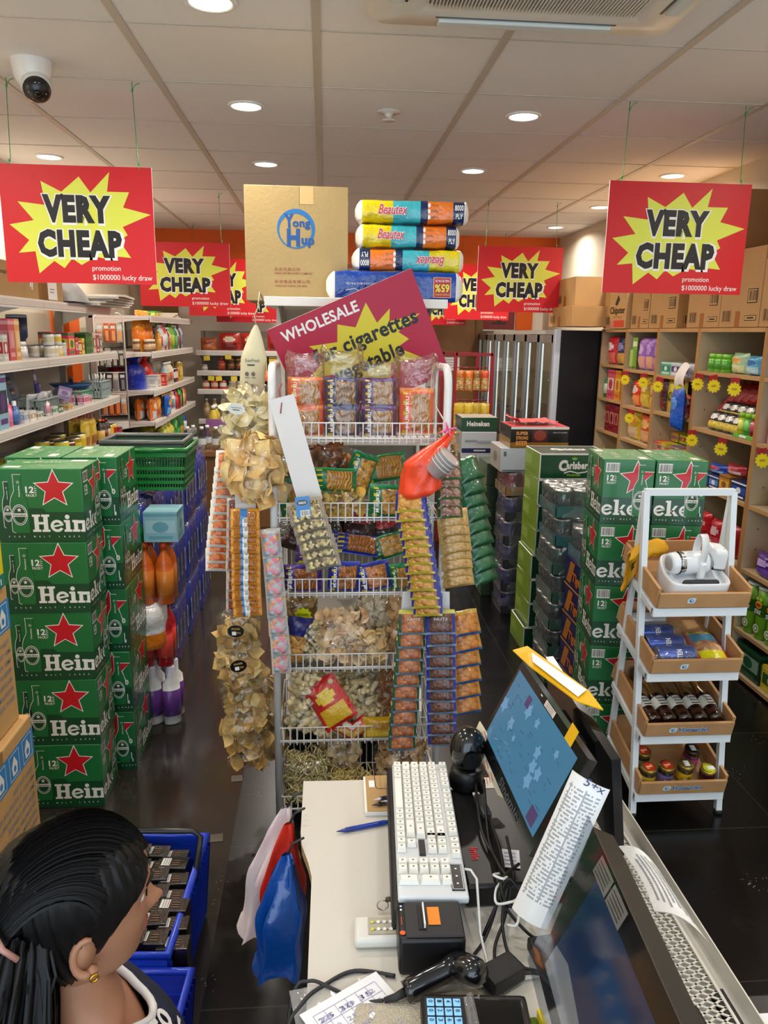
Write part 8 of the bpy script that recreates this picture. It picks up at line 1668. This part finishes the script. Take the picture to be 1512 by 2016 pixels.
	for k in range(5): g.text('%d  %d  %d' % (125 + 25 * k, 340 - 30 * k, 84 + 7 * k), on(X, .015, .034 + .018 * k, .0004), .007, li, 0, 0, .085, res=1)
	g.build('paper', t)
	t = thing('plastic_sheet', 'clear crinkled plastic sheet spread under the table sheet', 'plastic sheet', (.03, .80, CZ + .002), .2); g = G(); g.grid(lambda u, v: Vector(((u - .5) * .13, (v - .5) * .15, .002 + .0025 * noise.noise(Vector((u * 5, v * 5, 2))))), 16, 16, film('#fbfaf6', .25, 26, .5)); g.build('sheet', t)
	t = thing('face_towel', 'cream terry towel folded beneath the card terminal', 'towel', (.12, .772, CZ + .001), .05); g = G(); tw = M('#e2d6bd', .9, bump=.9, bscale=420); g.grid(lambda u, v: Vector(((u - .5) * .2, (v - .5) * .15, .0005 + .0085 * (min(1, 8 * min(u, 1 - u)) * min(1, 8 * min(v, 1 - v))) ** .5 + .003 * noise.noise(Vector((u * 8, v * 8, 5))) * (min(1, 5 * min(u, 1 - u, v, 1 - v))))), 24, 20, tw); g.build('cloth', t)
	t = thing('yellow_green_tag', 'clear green and yellow plastic tag beside the card terminal', 'tag', (.252, .755, CZ + .001), .1); g = G(); g.box(-.012, -.02, 0, .012, .02, .03, M('#8ab83a', .2, trans=.6), bevel=.002); g.box(.013, -.025, 0, .018, .02, .04, P('#e0c81c')); g.build('clip', t)
	t = thing('white_note', 'small white note lying on the base of the till screen', 'note', (.40, 1.035, CZ + .045)); g = G(); g.grid(lambda u, v: Vector(((u - .5) * .05, (v - .5) * .06, .012 * u * u + .004 * v)), 6, 6, M('#dfe0e6', .6)); g.build('paper', t)
	t = thing('usb_hub', 'dark grey plug with white prongs lying on the till screen base', 'plug', (.277, 1.20, CZ + .041), .1); g = G(); g.box(-.008, -.04, 0, .008, .02, .012, M('#3a3c40', .5), bevel=.003); g.box(-.006, .02, .004, -.002, .032, .007, WHT); g.box(.002, .02, .004, .006, .032, .007, WHT); g.build('body', t)
	t = thing('receipt_stub', 'small printed stub lying in front of the till screen base', 'receipt', (.298, 1.06, CZ + .0405), -.2); g = G(); g.box(-.014, -.024, 0, .014, .02, .0006, M('#d6d4da', .6)); X = plane((-.014, -.024, .0006), (1, 0, 0), (0, 1, 0), .0004)
	for k in range(4): rect(g, X, .004, .006 + .009 * k, .022, .009 + .009 * k, P('#8e90a0'))
	g.build('paper', t)
	# plastic bags hooked on the counter edge
	def cbag(label, x, y, z0, w, h, d, m, lean=0, logo=None):
		t = thing('plastic_carrier', label, 'carrier bag', (x, y, z0), 0); g = G(); s = lambda q: math.copysign(abs(q) ** .5, q)
		def f(u, v):
			a = 2 * PI * u; k = .12 + .88 * min(1, v / .45) ** .8; e = .01 * noise.noise(Vector((math.cos(a) * 2 + x * 9, math.sin(a) * 2, v * 3))) + .006 * math.sin(a * 5 + v * 3) * min(1, v * 2)
			return Vector((w / 2 * k * s(math.cos(a)) - lean * v + e, d / 2 * k * s(math.sin(a)) + e, -h * v + .01 * math.sin(a * 3) * (v > .9)))
		g.grid(f, 36, 22, m, wrap=True); g.build('bag', t)
		g = G(); g.tube([(0, 0, -.005), (.012, .0, .02), (.03, 0, .03)], .0022, M('#2a2a2a', .5), 5); g.build('hook', t)
		if logo: g = G(); ell(g, plane((-lean * .8 + .01, -d / 2 - .004, -h * .72), (1, 0, 0), (0, 0, 1), .006), 0, 0, .008, .008, P('#c04a54')); g.build('logo', t)
	cbag('white plastic carrier bag with a red mark hooked on the counter left edge', -.072, 1.285, .735, .085, .27, .06, M('#e3d6d6', .45, bump=.3, bscale=25), .05, True)
	cbag('red plastic carrier bag hooked behind the blue one on the counter edge', -.066, 1.235, .735, .07, .27, .05, M('#d8301c', .4, coat=.2, bump=.3, bscale=25), .02)
	cbag('shiny blue plastic carrier bag hooked on the counter left edge, nearest', -.066, 1.165, .725, .075, .24, .06, M('#0c4a9a', .28, coat=.6, bump=.4, bscale=22), .02)
small_things()
# ------ the seated woman
def skin(vs, es, lvl=2):
	me = bpy.data.meshes.new('s'); me.from_pydata([v[:3] for v in vs], es, []); ob = bpy.data.objects.new('s', me); C.objects.link(ob)
	m = ob.modifiers.new('k', 'SKIN'); m.use_smooth_shade = True
	for d, v in zip(me.skin_vertices[0].data, vs): d.radius = (v[3], v[4] if len(v) > 4 else v[3])
	me.skin_vertices[0].data[0].use_root = True
	s = ob.modifiers.new('b', 'SUBSURF'); s.levels = s.render_levels = lvl
	ev = ob.evaluated_get(bpy.context.evaluated_depsgraph_get()); m2 = ev.to_mesh(); r = ([v.co.copy() for v in m2.vertices], [tuple(p.vertices) for p in m2.polygons]); ev.to_mesh_clear(); bpy.data.objects.remove(ob); return r
def add_raw(g, raw, mat, X=Matrix()):
	nv = [g.v(X @ v) for v in raw[0]]
	for f in raw[1]: g.face([nv[i] for i in f], mat, True)
def lerpt(tab, z):
	if z <= tab[0][0]: return tab[0][1:]
	for a, b in zip(tab, tab[1:]):
		if z <= b[0]: t = (z - a[0]) / (b[0] - a[0]); return tuple(p + (q - p) * t for p, q in zip(a[1:], b[1:]))
	return tab[-1][1:]
HT = [(0, .045, .0, .02), (.006, .068, .02, .032), (.02, .08, .04, .043), (.05, .086, .06, .055), (.08, .087, .08, .063), (.11, .085, .095, .068), (.14, .09, .102, .072), (.165, .086, .102, .071), (.19, .066, .09, .06), (.207, .04, .06, .04), (.215, .002, .002, .002)]
def smooth_t(z): a = [lerpt(HT, z + d) for d in (-.006, 0, .006)]; return tuple(sum(q[i] for q in a) / 3 for i in range(3))
ga = lambda x, s: math.exp(-(x / s) ** 2)
def head_pt(a, z, off=0, feat=True):
	f, b, w = smooth_t(z) if .008 < z < .207 else lerpt(HT, z); a = (a + PI) % (2 * PI) - PI; c, s = math.cos(a), math.sin(a)
	x = (f if c > 0 else b) * math.copysign(abs(c) ** .85, c); y = w * math.copysign(abs(s) ** .9, s)
	if feat:
		y0 = abs(y)
		if c > 0:
			nz = (.026 * ga(z - .078, .014) + .012 * ga(z - .10, .02) if z > .078 else .026 * ga(z - .078, .008)); x += nz * ga(y, .010 if z > .09 else .013) + .007 * ga(z - .076, .008) * ga(y0 - .013, .007)
			x += .006 * ga(z - .054, .005) * ga(y, .02) + .006 * ga(z - .044, .005) * ga(y, .017) - .004 * ga(z - .0492, .0025) * ga(y, .022) + .004 * ga(z - .02, .012) * ga(y, .02)
			x += -.009 * ga(z - .112, .011) * ga(y0 - .03, .013) + .004 * ga(z - .132, .008) * ga(y0 - .03, .02) + .004 * ga(z - .085, .02) * ga(y0 - .045, .018)
	n = math.hypot(x, y) or 1; k = 1 + off / max(n, .02); return Vector((x * k, y * k, z + off * (z > .15) * (z - .15) / .065))
def person():
	SK = M('#a37154', .45, var=.05, vscale=14); NV, WH_, HR = M('#141b33', .8, bump=.2, bscale=220), M('#dcdad6', .7), M('#070505', .45, spec=.3)
	t = thing('person', 'seated woman in a navy sleeveless top, black hair half clipped back, facing right', 'person', (-.345, .892, 0), math.radians(26))
	H = Matrix.Translation((.012, 0, .752)) @ Matrix.Rotation(math.radians(7), 4, 'Z') @ Matrix.Rotation(math.radians(5), 4, 'Y')
	V = [(0, 0, .25, .13, .11), (.01, 0, .38, .115, .1), (.03, 0, .53, .13, .1), (.028, 0, .635, .1, .08), (.026, 0, .69, .078, .062), (.012, 0, .735, .045, .045), (.010, 0, .80, .045, .045)]; E_ = [(i, i + 1) for i in range(6)]
	for s in (1, -1):
		b = len(V); V += [(.025, .13 * s, .65, .05), (.05, .172 * s, .60, .045), (.10, .19 * s, .47, .038), (.11, .19 * s, .40, .034), (.165, .165 * s, .36, .03), (.22, .14 * s, .33, .023), (.25, .13 * s, .32, .026, .018), (.28, .125 * s, .31, .024, .013)]
		E_ += [(3, b)] + [(b + i, b + i + 1) for i in range(7)]
		for k, (dy, L) in enumerate(((-.024, .055), (-.008, .068), (.008, .072), (.024, .064))):
			c = len(V); V += [(.30, .125 * s + dy, .304, .009), (.30 + L * .5, .125 * s + dy * 1.15, .29, .008), (.30 + L * .85, .125 * s + dy * 1.2, .262, .0065)]; E_ += [(b + 7, c), (c, c + 1), (c + 1, c + 2)]
		c = len(V); V += [(.265, .125 * s - .03 * s, .306, .011), (.285, .125 * s - .05 * s, .295, .009), (.31, .125 * s - .055 * s, .282, .0075)]; E_ += [(b + 6, c), (c, c + 1), (c + 1, c + 2)]
	g = G(); add_raw(g, skin(V, E_), SK); g.X = H
	g.grid(lambda u, v: head_pt(2 * PI * (u + .04 * math.sin(4 * PI * u) * -1), .215 * v), 110, 74, SK, wrap=True)
	for s in (1, -1):
		for k in range(1): g.tube([Vector((-.012 - .015 * math.cos(q), s * (.070 + .010 * (1 - math.cos(q)) / 2 + .002), .086 + .025 * math.sin(q))) for q in [-1.9 + .38 * i for i in range(11)]], [.004, .006, .006, .0055, .005, .005, .005, .005, .0045, .004, .003], SK, 8); g.lathe([(.0001, 0), (.013, .002), (.014, .006), (.0001, .007)], SK, 14, o=(-.014, s * .068, .088), axis=Matrix.Rotation(-PI / 2 * s, 3, 'X'), sy=1.6)
		g.lathe([(.0001, -.008), (.012, -.005), (.014, 0), (.0001, .003)], SK, 12, o=(-.012, s * .071, .088), axis=Matrix.Rotation(PI / 2, 3, 'X'), sy=1.7); g.lathe([(.0001, -.009), (.008, -.003), (.0085, .003), (.0001, .008)], SK, 10, o=(-.004, s * .073, .062))
	g.build('body', t)
	g = G(); g.X = H; wt, ir = M('#d8d2cc', .2, coat=.5), M('#140c08', .1, coat=1)
	for s in (1, -1):
		g.lathe([(.012 * math.sin(a), -.012 * math.cos(a)) for a in [.01 + PI * k / 10 for k in range(11)]], wt, 14, o=(.066, s * .03, .112)); g.lathe([(.0001, .0125), (.0055, .0108)], ir, 12, o=(.066, s * .03, .112), axis=Matrix.Rotation(PI / 2, 3, 'Y'), cap1=False)
	g.build('eyes', t)
	g = G(); g.X = H
	for s in (1, -1): g.tube([head_pt(s * a, .134 + .004 * math.sin(i * .7), .0015) for i, a in enumerate((.2, .32, .45, .58, .7))], [.001, .0022, .0024, .002, .001], HR, 6); g.tube([head_pt(s * a, .119 - .004 * abs(a - .45) * 10 * .3, .006) for a in (.26, .36, .46, .58)], .0014, HR, 5)
	g.build('brows', t)
	g = G(); g.X = H; lp = M('#8a4640', .4)
	for z, w, r in ((.0535, .3, .0035), (.0445, .26, .004)): g.tube([head_pt(a, z - .002 * (abs(a) / w), .0005) for a in (-w, -w * .6, -w * .25, 0, w * .25, w * .6, w)], [.0008, r * .7, r, r * .9, r, r * .7, .0008], lp, 8)
	g.build('lips', t)
	# hair: cap over the skull, mass down the back, and single strands on top
	hl = lambda a: lerpt([(0, .182), (.5, .176), (.85, .14), (1.15, .118), (1.4, .09), (1.8, .03), (PI, .01)], abs((a + PI) % (2 * PI) - PI))[0]
	rr = random.Random(6); g = G(); g.X = H
	def cap(u, v): a = 2 * PI * u; z = hl(a) + (.2149 - hl(a)) * v; p = head_pt(a, z, .011 * min(1, v * 8 + .1) * .65, False); e = .0018 * math.sin(a * 34 + z * 60); return p + Vector((e, e, e * .5)) * (v < .98)
	g.grid(cap, 130, 30, HR, wrap=True)
	def mass(u, v):
		a = 2 * PI * u; z = .13 - .42 * v; k = .4 + .6 * min(1, v * 2.2) ** .6; k *= 1 - .35 * max(0, v - .7); e = .004 * math.sin(a * 17 + v * 5) + .006 * noise.noise(Vector((math.cos(a) * 2, math.sin(a) * 2, v * 3)))
		return Vector((-.075 - .035 * min(1, v * 2) + (.07 * k + e) * math.cos(a), -.018 + (.095 * k + e) * math.sin(a), z))
	g.grid(mass, 80, 24, HR, wrap=True)
	def strand(pts, r): g.tube(pts, [r] * (len(pts) - 2) + [r * .7, r * .2], HR, 3)
	for k in range(330):
		y0 = rr.uniform(-.99, .99); pts = []; q0 = math.acos(.88 - .55 * abs(y0) ** 2); q1 = PI * rr.uniform(.92, 1.02); jt = rr.uniform(0, .003)
		for i in range(13):
			q = i / 12; th = q0 + (q1 - q0) * q; yy = y0 * (1 - .55 * q ** 1.5); rad = math.sqrt(max(.02, 1 - yy * yy))
			pts.append(Vector((-.008 + (.108 + jt) * math.cos(th) * rad, (.084 + jt) * yy - .012 * q, .108 + (.126 + jt) * math.sin(th) * rad)))
		strand(pts, .0017)
	for k in range(150):
		a = rr.uniform(0, 2 * PI); pts = [mass(a / 2 / PI, v) + Vector((rr.gauss(0, .003), rr.gauss(0, .003), 0)) for v in (0, .12, .25, .4, .55, .7, .85, 1)]; strand(pts, .0018)
	g.build('hair', t)
	g = G(); g.X = H; pk = M('#a8786a', .35, coat=.4); g.tube([Vector((-.118 + .002 * math.cos(q * 2), -.02 + .032 * math.cos(q), .145 + .016 * math.sin(q))) for q in [2 * PI * i / 20 for i in range(20)]], .005, pk, 8, True); g.tube([Vector((-.112, -.052, .145)), Vector((-.105, -.066, .13)), Vector((-.09, -.072, .115))], .004, pk, 6); g.build('hair_clip', t)
	g = G(); g.X = H; gd = M('#d8a83a', .2, 1)
	for s in (1, -1): g.tube([Vector((-.004 + .0045 * math.cos(q), s * .083, .058 + .0045 * math.sin(q))) for q in [2 * PI * i / 14 for i in range(14)]], .0016, gd, 6, True)
	g.build('earring', t)
	RT = [(.2, .155, .135, 0), (.3, .145, .125, .005), (.43, .15, .12, .03), (.53, .168, .128, .038), (.60, .172, .118, .034), (.65, .15, .098, .028), (.682, .115, .078, .024), (.702, .078, .068, .02)]
	g = G()
	def vest(u, v): z = .2 + .502 * v; b, d, x = lerpt(RT, z); a = 2 * PI * u; dip = -.05 * max(0, math.cos(a)) ** 3 * max(0, (v - .8) / .2) ** 2; e = .003 * noise.noise(Vector((math.cos(a) * 4, math.sin(a) * 4, v * 7))); return Vector((x + (d + e) * math.cos(a) - dip * .4, (b + e) * math.sin(a), z + dip))
	g.grid(vest, 64, 30, NV, wrap=True); v_ = g.build('top', t)
	g = G(); g.tube([vest(i / 40, 1) for i in range(40)], .006, WH_, 8, True); g.build('collar', v_)
	for s in (1, -1): g = G(); g.tube([Vector((.034 + .062 * math.cos(q), s * (.158 - .03 * math.sin(q)), .622 + .062 * math.sin(q))) for q in [2 * PI * i / 24 for i in range(24)]], .006, WH_, 8, True); g.build('armhole_trim', v_)
	g = G()
	for st, z, a0, w in (('950', .662, -1.0, .11), ('TS', .606, -.75, .08)):
		n0 = len(g.bm.verts); g.text(st, Matrix(), .045, WH_, .035, .15, w); g.bm.verts.ensure_lookup_table()
		for q in g.bm.verts[n0:]: a_ = a0 + q.co.x / .125; p = vest((a_ % (2 * PI)) / 2 / PI, (z + q.co.y * .85 - .2) / .502); q.co = p + Vector((.005 * math.cos(a_), .005 * math.sin(a_), .0035))
	g.build('lettering', v_)
	g = G(); V = [(0, 0, .25, .14, .12)]; E_ = []
	for s in (1, -1): b = len(V); V += [(.06, .09 * s, .24, .085), (.22, .11 * s, .27, .075), (.38, .12 * s, .29, .06), (.40, .12 * s, .18, .05), (.37, .12 * s, .07, .04)]; E_ += [(0, b)] + [(b + i, b + i + 1) for i in range(4)]
	add_raw(g, skin(V, E_), M('#1a1c24', .8)); g.build('trousers', t)
	for s in (1, -1): g = G(); add_raw(g, skin([(.34, .12 * s, .04, .036), (.41, .122 * s, .034, .034), (.48, .125 * s, .026, .026)], [(0, 1), (1, 2)]), M('#2a2a2c', .6)); g.build('shoe', t)
	s_ = thing('low_stool', 'low dark plastic stool under the seated woman', 'stool', (-.345, .892, 0)); g = G(); g.lathe([(.14, 0), (.12, .09), (.125, .105), (.0001, .107)], M('#2c2f36', .5), 24); g.build('shell', s_)
person()
# ------ left aisle floor goods
def left_aisle():
	KR, BL, IN = M('#c49a62', .6, var=.03), P('#2f86c6'), paint('#8391a0')
	for k, (z, h, yb, x, lab) in enumerate(((.001, .222, 1.97, -.795, 'cardboard carton with a blue band, bottom of stack behind the woman'), (.224, .365, 1.96, -.79, 'cardboard carton with a blue band, middle of stack behind the woman'), (.59, .372, 1.94, -.81, 'cardboard carton with a blue band, top of stack behind the woman'))):
		g = G(); g.box(-.22, 0, 0, .22, .36, h, KR, bevel=.006); X = FR(-.22, 0, 0); rect(g, X, 0, h - .115, .44, h - .035, BL); bz = M('#9a7038', .35); rect(g, X, .20, h - .035, .25, h, bz)
		for u in (.395, .31, .225, .14): stroke(g, X, [(u - .03, h - .108), (u + .03, h - .108), (u + .03, h - .042), (u - .03, h - .042), (u - .03, h - .108)], .002, OFFW, .0006); p2(g, X, [(u - .014, h - .1), (u + .014, h - .1), (u + .018, h - .075), (u, h - .05), (u - .018, h - .075)], OFFW, .0006); ell(g, X, u, h - .085, .008, .009, BL, .001)
		if h > .3:
			for i, s in enumerate(('NET WT ONLY', 'X 20 PACKETS X 120 GM', '(10 BUNDLES X 10 PACKETS X 120 GM)', 'EXPRESS SDN BHD', 'JALAN INDUSTRI, SELANGOR', 'MALAYSIA', 'TEL. 603 5555 0100')): g.text(s, on(X, .42, h - .15 - .026 * i, .0006), .013, IN, .012, 0, .012 * len(s), 'r', 1)
		mono(g, 'cardboard_carton', lab, 'box', (x, yb - .22, z), PI / 2)
	g = G(); g.box(-.16, 0, 0, .1, .2, .135, P('#e8d41a')); rect(g, FR(-.16, 0, 0), 0, 0, .26, .035, P('#1f7a78')); g.text('2-in-1', on(FR(-.16, 0, 0), .16, .01, .001), .015, WHT, .03, 0, .08); mono(g, 'yellow_box', 'yellow box with a teal foot on the carton stack, at left picture edge', 'box', (-.806, 1.82, .9635), PI / 2)
	# blue shopping basket of packs
	def basket(label, loc, rz, col, L, W, h, rim=None, lattice=True, handle=True, taper=.88):
		t = thing('shopping_basket', label, 'basket', loc, rz); m = M(col, .3, coat=.2); rm = M(rim, .35) if rim else m; g = G()
		def wall(a, b, n, rows):
			a, b = Vector(a), Vector(b)
			P_ = lambda u, v: (a.lerp(b, u) * (taper + (1 - taper) * v)) + Vector((0, 0, h * v)) - Vector((0, 0, 0))
			for k in range(n + 1): u = k / n; g.bar(P_(u, .04), P_(u, .93), .006 if lattice else .022, .004, m)
			for v in rows: g.bar(P_(0, v), P_(1, v), .008, .016 * h / .2 if v not in (.93,) else .03, m)
		c = [(-L / 2, -W / 2, 0), (L / 2, -W / 2, 0), (L / 2, W / 2, 0), (-L / 2, W / 2, 0)]
		for i in range(4): wall(c[i], c[(i + 1) % 4], (30 if i % 2 == 0 else 20) if lattice else (int((L if i % 2 == 0 else W) / .02)), (.06, .22, .38, .56, .93) if lattice else (.06, .3, .5, .7, .93))
		g.box(-L / 2 * taper, -W / 2 * taper, .002, L / 2 * taper, W / 2 * taper, .007, m); g.build('lattice', t)
		g = G(); g.tube([Vector(p) + Vector((0, 0, h)) for p in c], .011, rm, 8, True); g.build('rim', t)
		if handle:
			g = G(); bk = M('#16161a', .3); g.tube([(L * .1, -W / 2 - .004, h - .01), (L * .34, -W / 2 - .0, h + .045), (L * .36, -W / 2 + .02, h + .058), (L * .36, W / 2 - .02, h + .058), (L * .34, W / 2, h + .045), (L * .1, W / 2 + .004, h - .01)], .008, bk, 8); g.build('handle', t)
		return t
	basket('blue shopping basket full of black packs on the floor beyond the woman', (-.46, 1.70, .001), PI / 2 - .06, '#1c3fc0', .42, .24, .235, None, False)
	pk, lb = M('#1c1814', .25, coat=.8, bump=.2, bscale=50), P('#d8d6d0'); rr = random.Random(4); n = 0
	for i in range(7):
		for j in range(3):
			g = G(); g.box(-.022, -.036, -.05, .022, .036, .05, pk, bevel=.002); X = plane((-.016, -.02, .05), (1, 0, 0), (0, 1, 0), .001); rect(g, X, .002, .028, .03, .05, lb)
			for q in range(3): rect(g, X, .004 + .008 * q, .004, .007 + .008 * q, .022, P('#6a4a34')); rect(g, X, .004, .03 + .006 * q, .028, .033 + .006 * q, P('#8a8a86'), .0004)
			z = .185 + .008 * ((i * 2 + j) % 3); mono(g, 'wrapped_pack', 'black film-wrapped pack in the blue basket, %s row from far, %s from right' % (ORD[i], ORD[j]), 'pack', (-.375 - .05 * j - .009 * (3 - i), 1.83 - .051 * i if j == 0 else 1.84 - .051 * i, z), PI / 2 + (PI / 2 if j else 0) * 0 + rr.uniform(-.06, .06) - .05, 'black packs in the blue basket'); n += 1
	basket('blue shopping basket on the floor beside the woman, nearly empty', (-.44, 1.315, .001), PI / 2 - .06, '#1a3cc0', .33, .26, .2, None, False, False)
	g = G(); g.grid(lambda u, v: Vector((.05 * math.cos(6.28 * u) * (1 - .5 * v), .03 * math.sin(6.28 * u) * (1 - .6 * v), .17 * v + .01 * math.sin(u * 20) * v)), 24, 10, M('#dcc0c4', .4, bump=.3, bscale=25), wrap=True); mono(g, 'plastic_bag', 'crumpled pinkish plastic bag standing in the nearly empty blue basket', 'plastic bag', (-.37, 1.37, .012))
	# packs of blue water bottles
	bm, cp, ov = M('#1430a8', .18, coat=.5), plast('#16307a'), P('#c9ccd6'); proto = None
	for y in range(4):
		for z in range(3):
			lab = 'shrink-wrapped pack of blue water bottles, %s layer, %s from the green basket end' % (('bottom', 'middle', 'top')[z], ORD[y]); loc = (-.845, 3.3 + .405 * y, .001 + z * .312)
			if proto: dup(proto, lab, loc); continue
			proto = thing('water_pack', lab, 'water pack', loc, 0, 'packs of blue water bottles'); b0 = None
			for i in range(3):
				for j in range(4):
					p = (-.09 + .09 * i, -.142 + .095 * j, 0)
					if b0: c = b0.copy(); C.objects.link(c); c.location = p; continue
					g = G(); g.lathe([(.038, 0), (.044, .012), (.044, .07), (.04, .1), (.044, .13), (.044, .2), (.036, .24), (.016, .275), (.016, .285)], bm, 14, cap1=False); g.lathe([(.018, .283), (.018, .302), (.0001, .303)], cp, 12)
					X = plane((.0445, 0, .15), (0, 1, 0), (0, 0, 1), .002); ell(g, X, 0, 0, .017, .062, ov); ell(g, X, 0, 0, .011, .045, P('#3a4a78'), .0006); b0 = g.build('bottle', proto, p)
			g = G(); s = lambda q: math.copysign(abs(q) ** .3, q); fm = film('#ffffff', .03, 18, .8)
			g.grid(lambda u, v: Vector(((.137 * s(math.cos(2 * PI * u))) * (1 if v < .75 else max(.02, 1 - ((v - .75) / .25) ** 2)), .192 * s(math.sin(2 * PI * u)) * (1 if v < .75 else max(.02, 1 - ((v - .75) / .25) ** 2)), min(1, v / .75) * .3 + .004 * math.sin(u * 60) * (v > .6))), 48, 12, fm, wrap=True); g.build('shrink_wrap', proto)
	basket('green shopping basket nested on the blue water packs', (-.735, 3.27, .957), 0, '#12702c', .36, .27, .17, None, True, False)
	basket('grey-rimmed shopping basket nested in the green one', (-.735, 3.275, .990), 0, '#3f5a48', .325, .235, .165, '#5a5d5a', True, False)
	g = G(); X = FR(-.05, .08, -.138); rect(g, X, 0, 0, .1, .07, P('#0a4a20')); mono(g, 'basket_badge', 'x', 'x', (0, 0, -5)) if False else g.bm.free()
	# mixed packs in front of the water
	def pack(label, x, y, z, spec, nx, ny, name='drink_pack', px=.075):
		t = thing(name, label, 'drink pack', (x, y, z)); b0 = None
		for i in range(nx):
			for j in range(ny):
				o = bpy.data.objects.new('bottle', goods(*spec)); C.objects.link(o); o.parent = t; o.location = (-px * (nx - 1) / 2 + px * i, px * (j - (ny - 1) / 2), 0); o.rotation_euler = (0, 0, .4)
	put(Bx(.13, .14, .12, '#8fc0cc', '#a8d0d8', '#6aa8b8'), 'drinks_box', 'light blue box on the mixed drink packs beside the green basket', 'box', (-.635, 3.03, .792), 0)
	pack('pack of green SPRITE bottles left of the light blue box', -.745, 3.0, .62, ('bottle', .036, .28, '#1c7a44', '#e8e6e0', '#2f9a58'), 1, 2)
	for q in range(1): g = G(); g.text('Sprite', plane((.015, -.0755, .06), (0, 0, 1), (-1, 0, 0), 0), .035, WHT, .03, .1, .13); o = g.build('lettering', C.objects.get('drink_pack'))
	pack('pack of orange juice bottles under the light blue box', -.67, 3.02, .535, ('bottle', .034, .25, '#d8641c', '#c8481c', '#e0822c'), 2, 2)
	put(('bag', .15, .2, .1, '#e9e6e2', '#e8801c', '#d8d4ce'), 'detergent_pouch', 'white and orange refill pouch in front of the orange bottles', 'pouch', (-.70, 2.965, .335), .5)
	pack('pack of red bottles low behind the red-star cartons', -.69, 3.04, .26, ('bottle', .034, .25, '#c01c24', '#8a1018', '#e04a3a'), 2, 2)
	pack('pack of white capped bottles on the floor before the blue water packs', -.67, 3.03, .001, ('flask', .036, .255, '#e6e4e0', '#dcd8e0', '#6a3a8a'), 2, 2)
	# patch of worn tape on the floor tiles
	for k, (x, y) in enumerate(((-.35, 2.22), (-.322, 2.56))): g = G(); g.box(-.02, -.02, .0002, .02, .02, .001, M('#5e5646', .6, var=.3)); mono(g, 'floor_sticker', 'worn beige sticker on the brown floor tiles, %s one' % ('nearer' if k == 0 else 'farther'), 'sticker', (x, y, .0005), .1)
left_aisle()
bad = [l for l, gs in LABELS.items() if len(gs) > 1 or len(l.split()) > 16 or len(l.split()) < 4]
for l in bad: print('LABEL', len(l.split()), len(LABELS[l]), l)
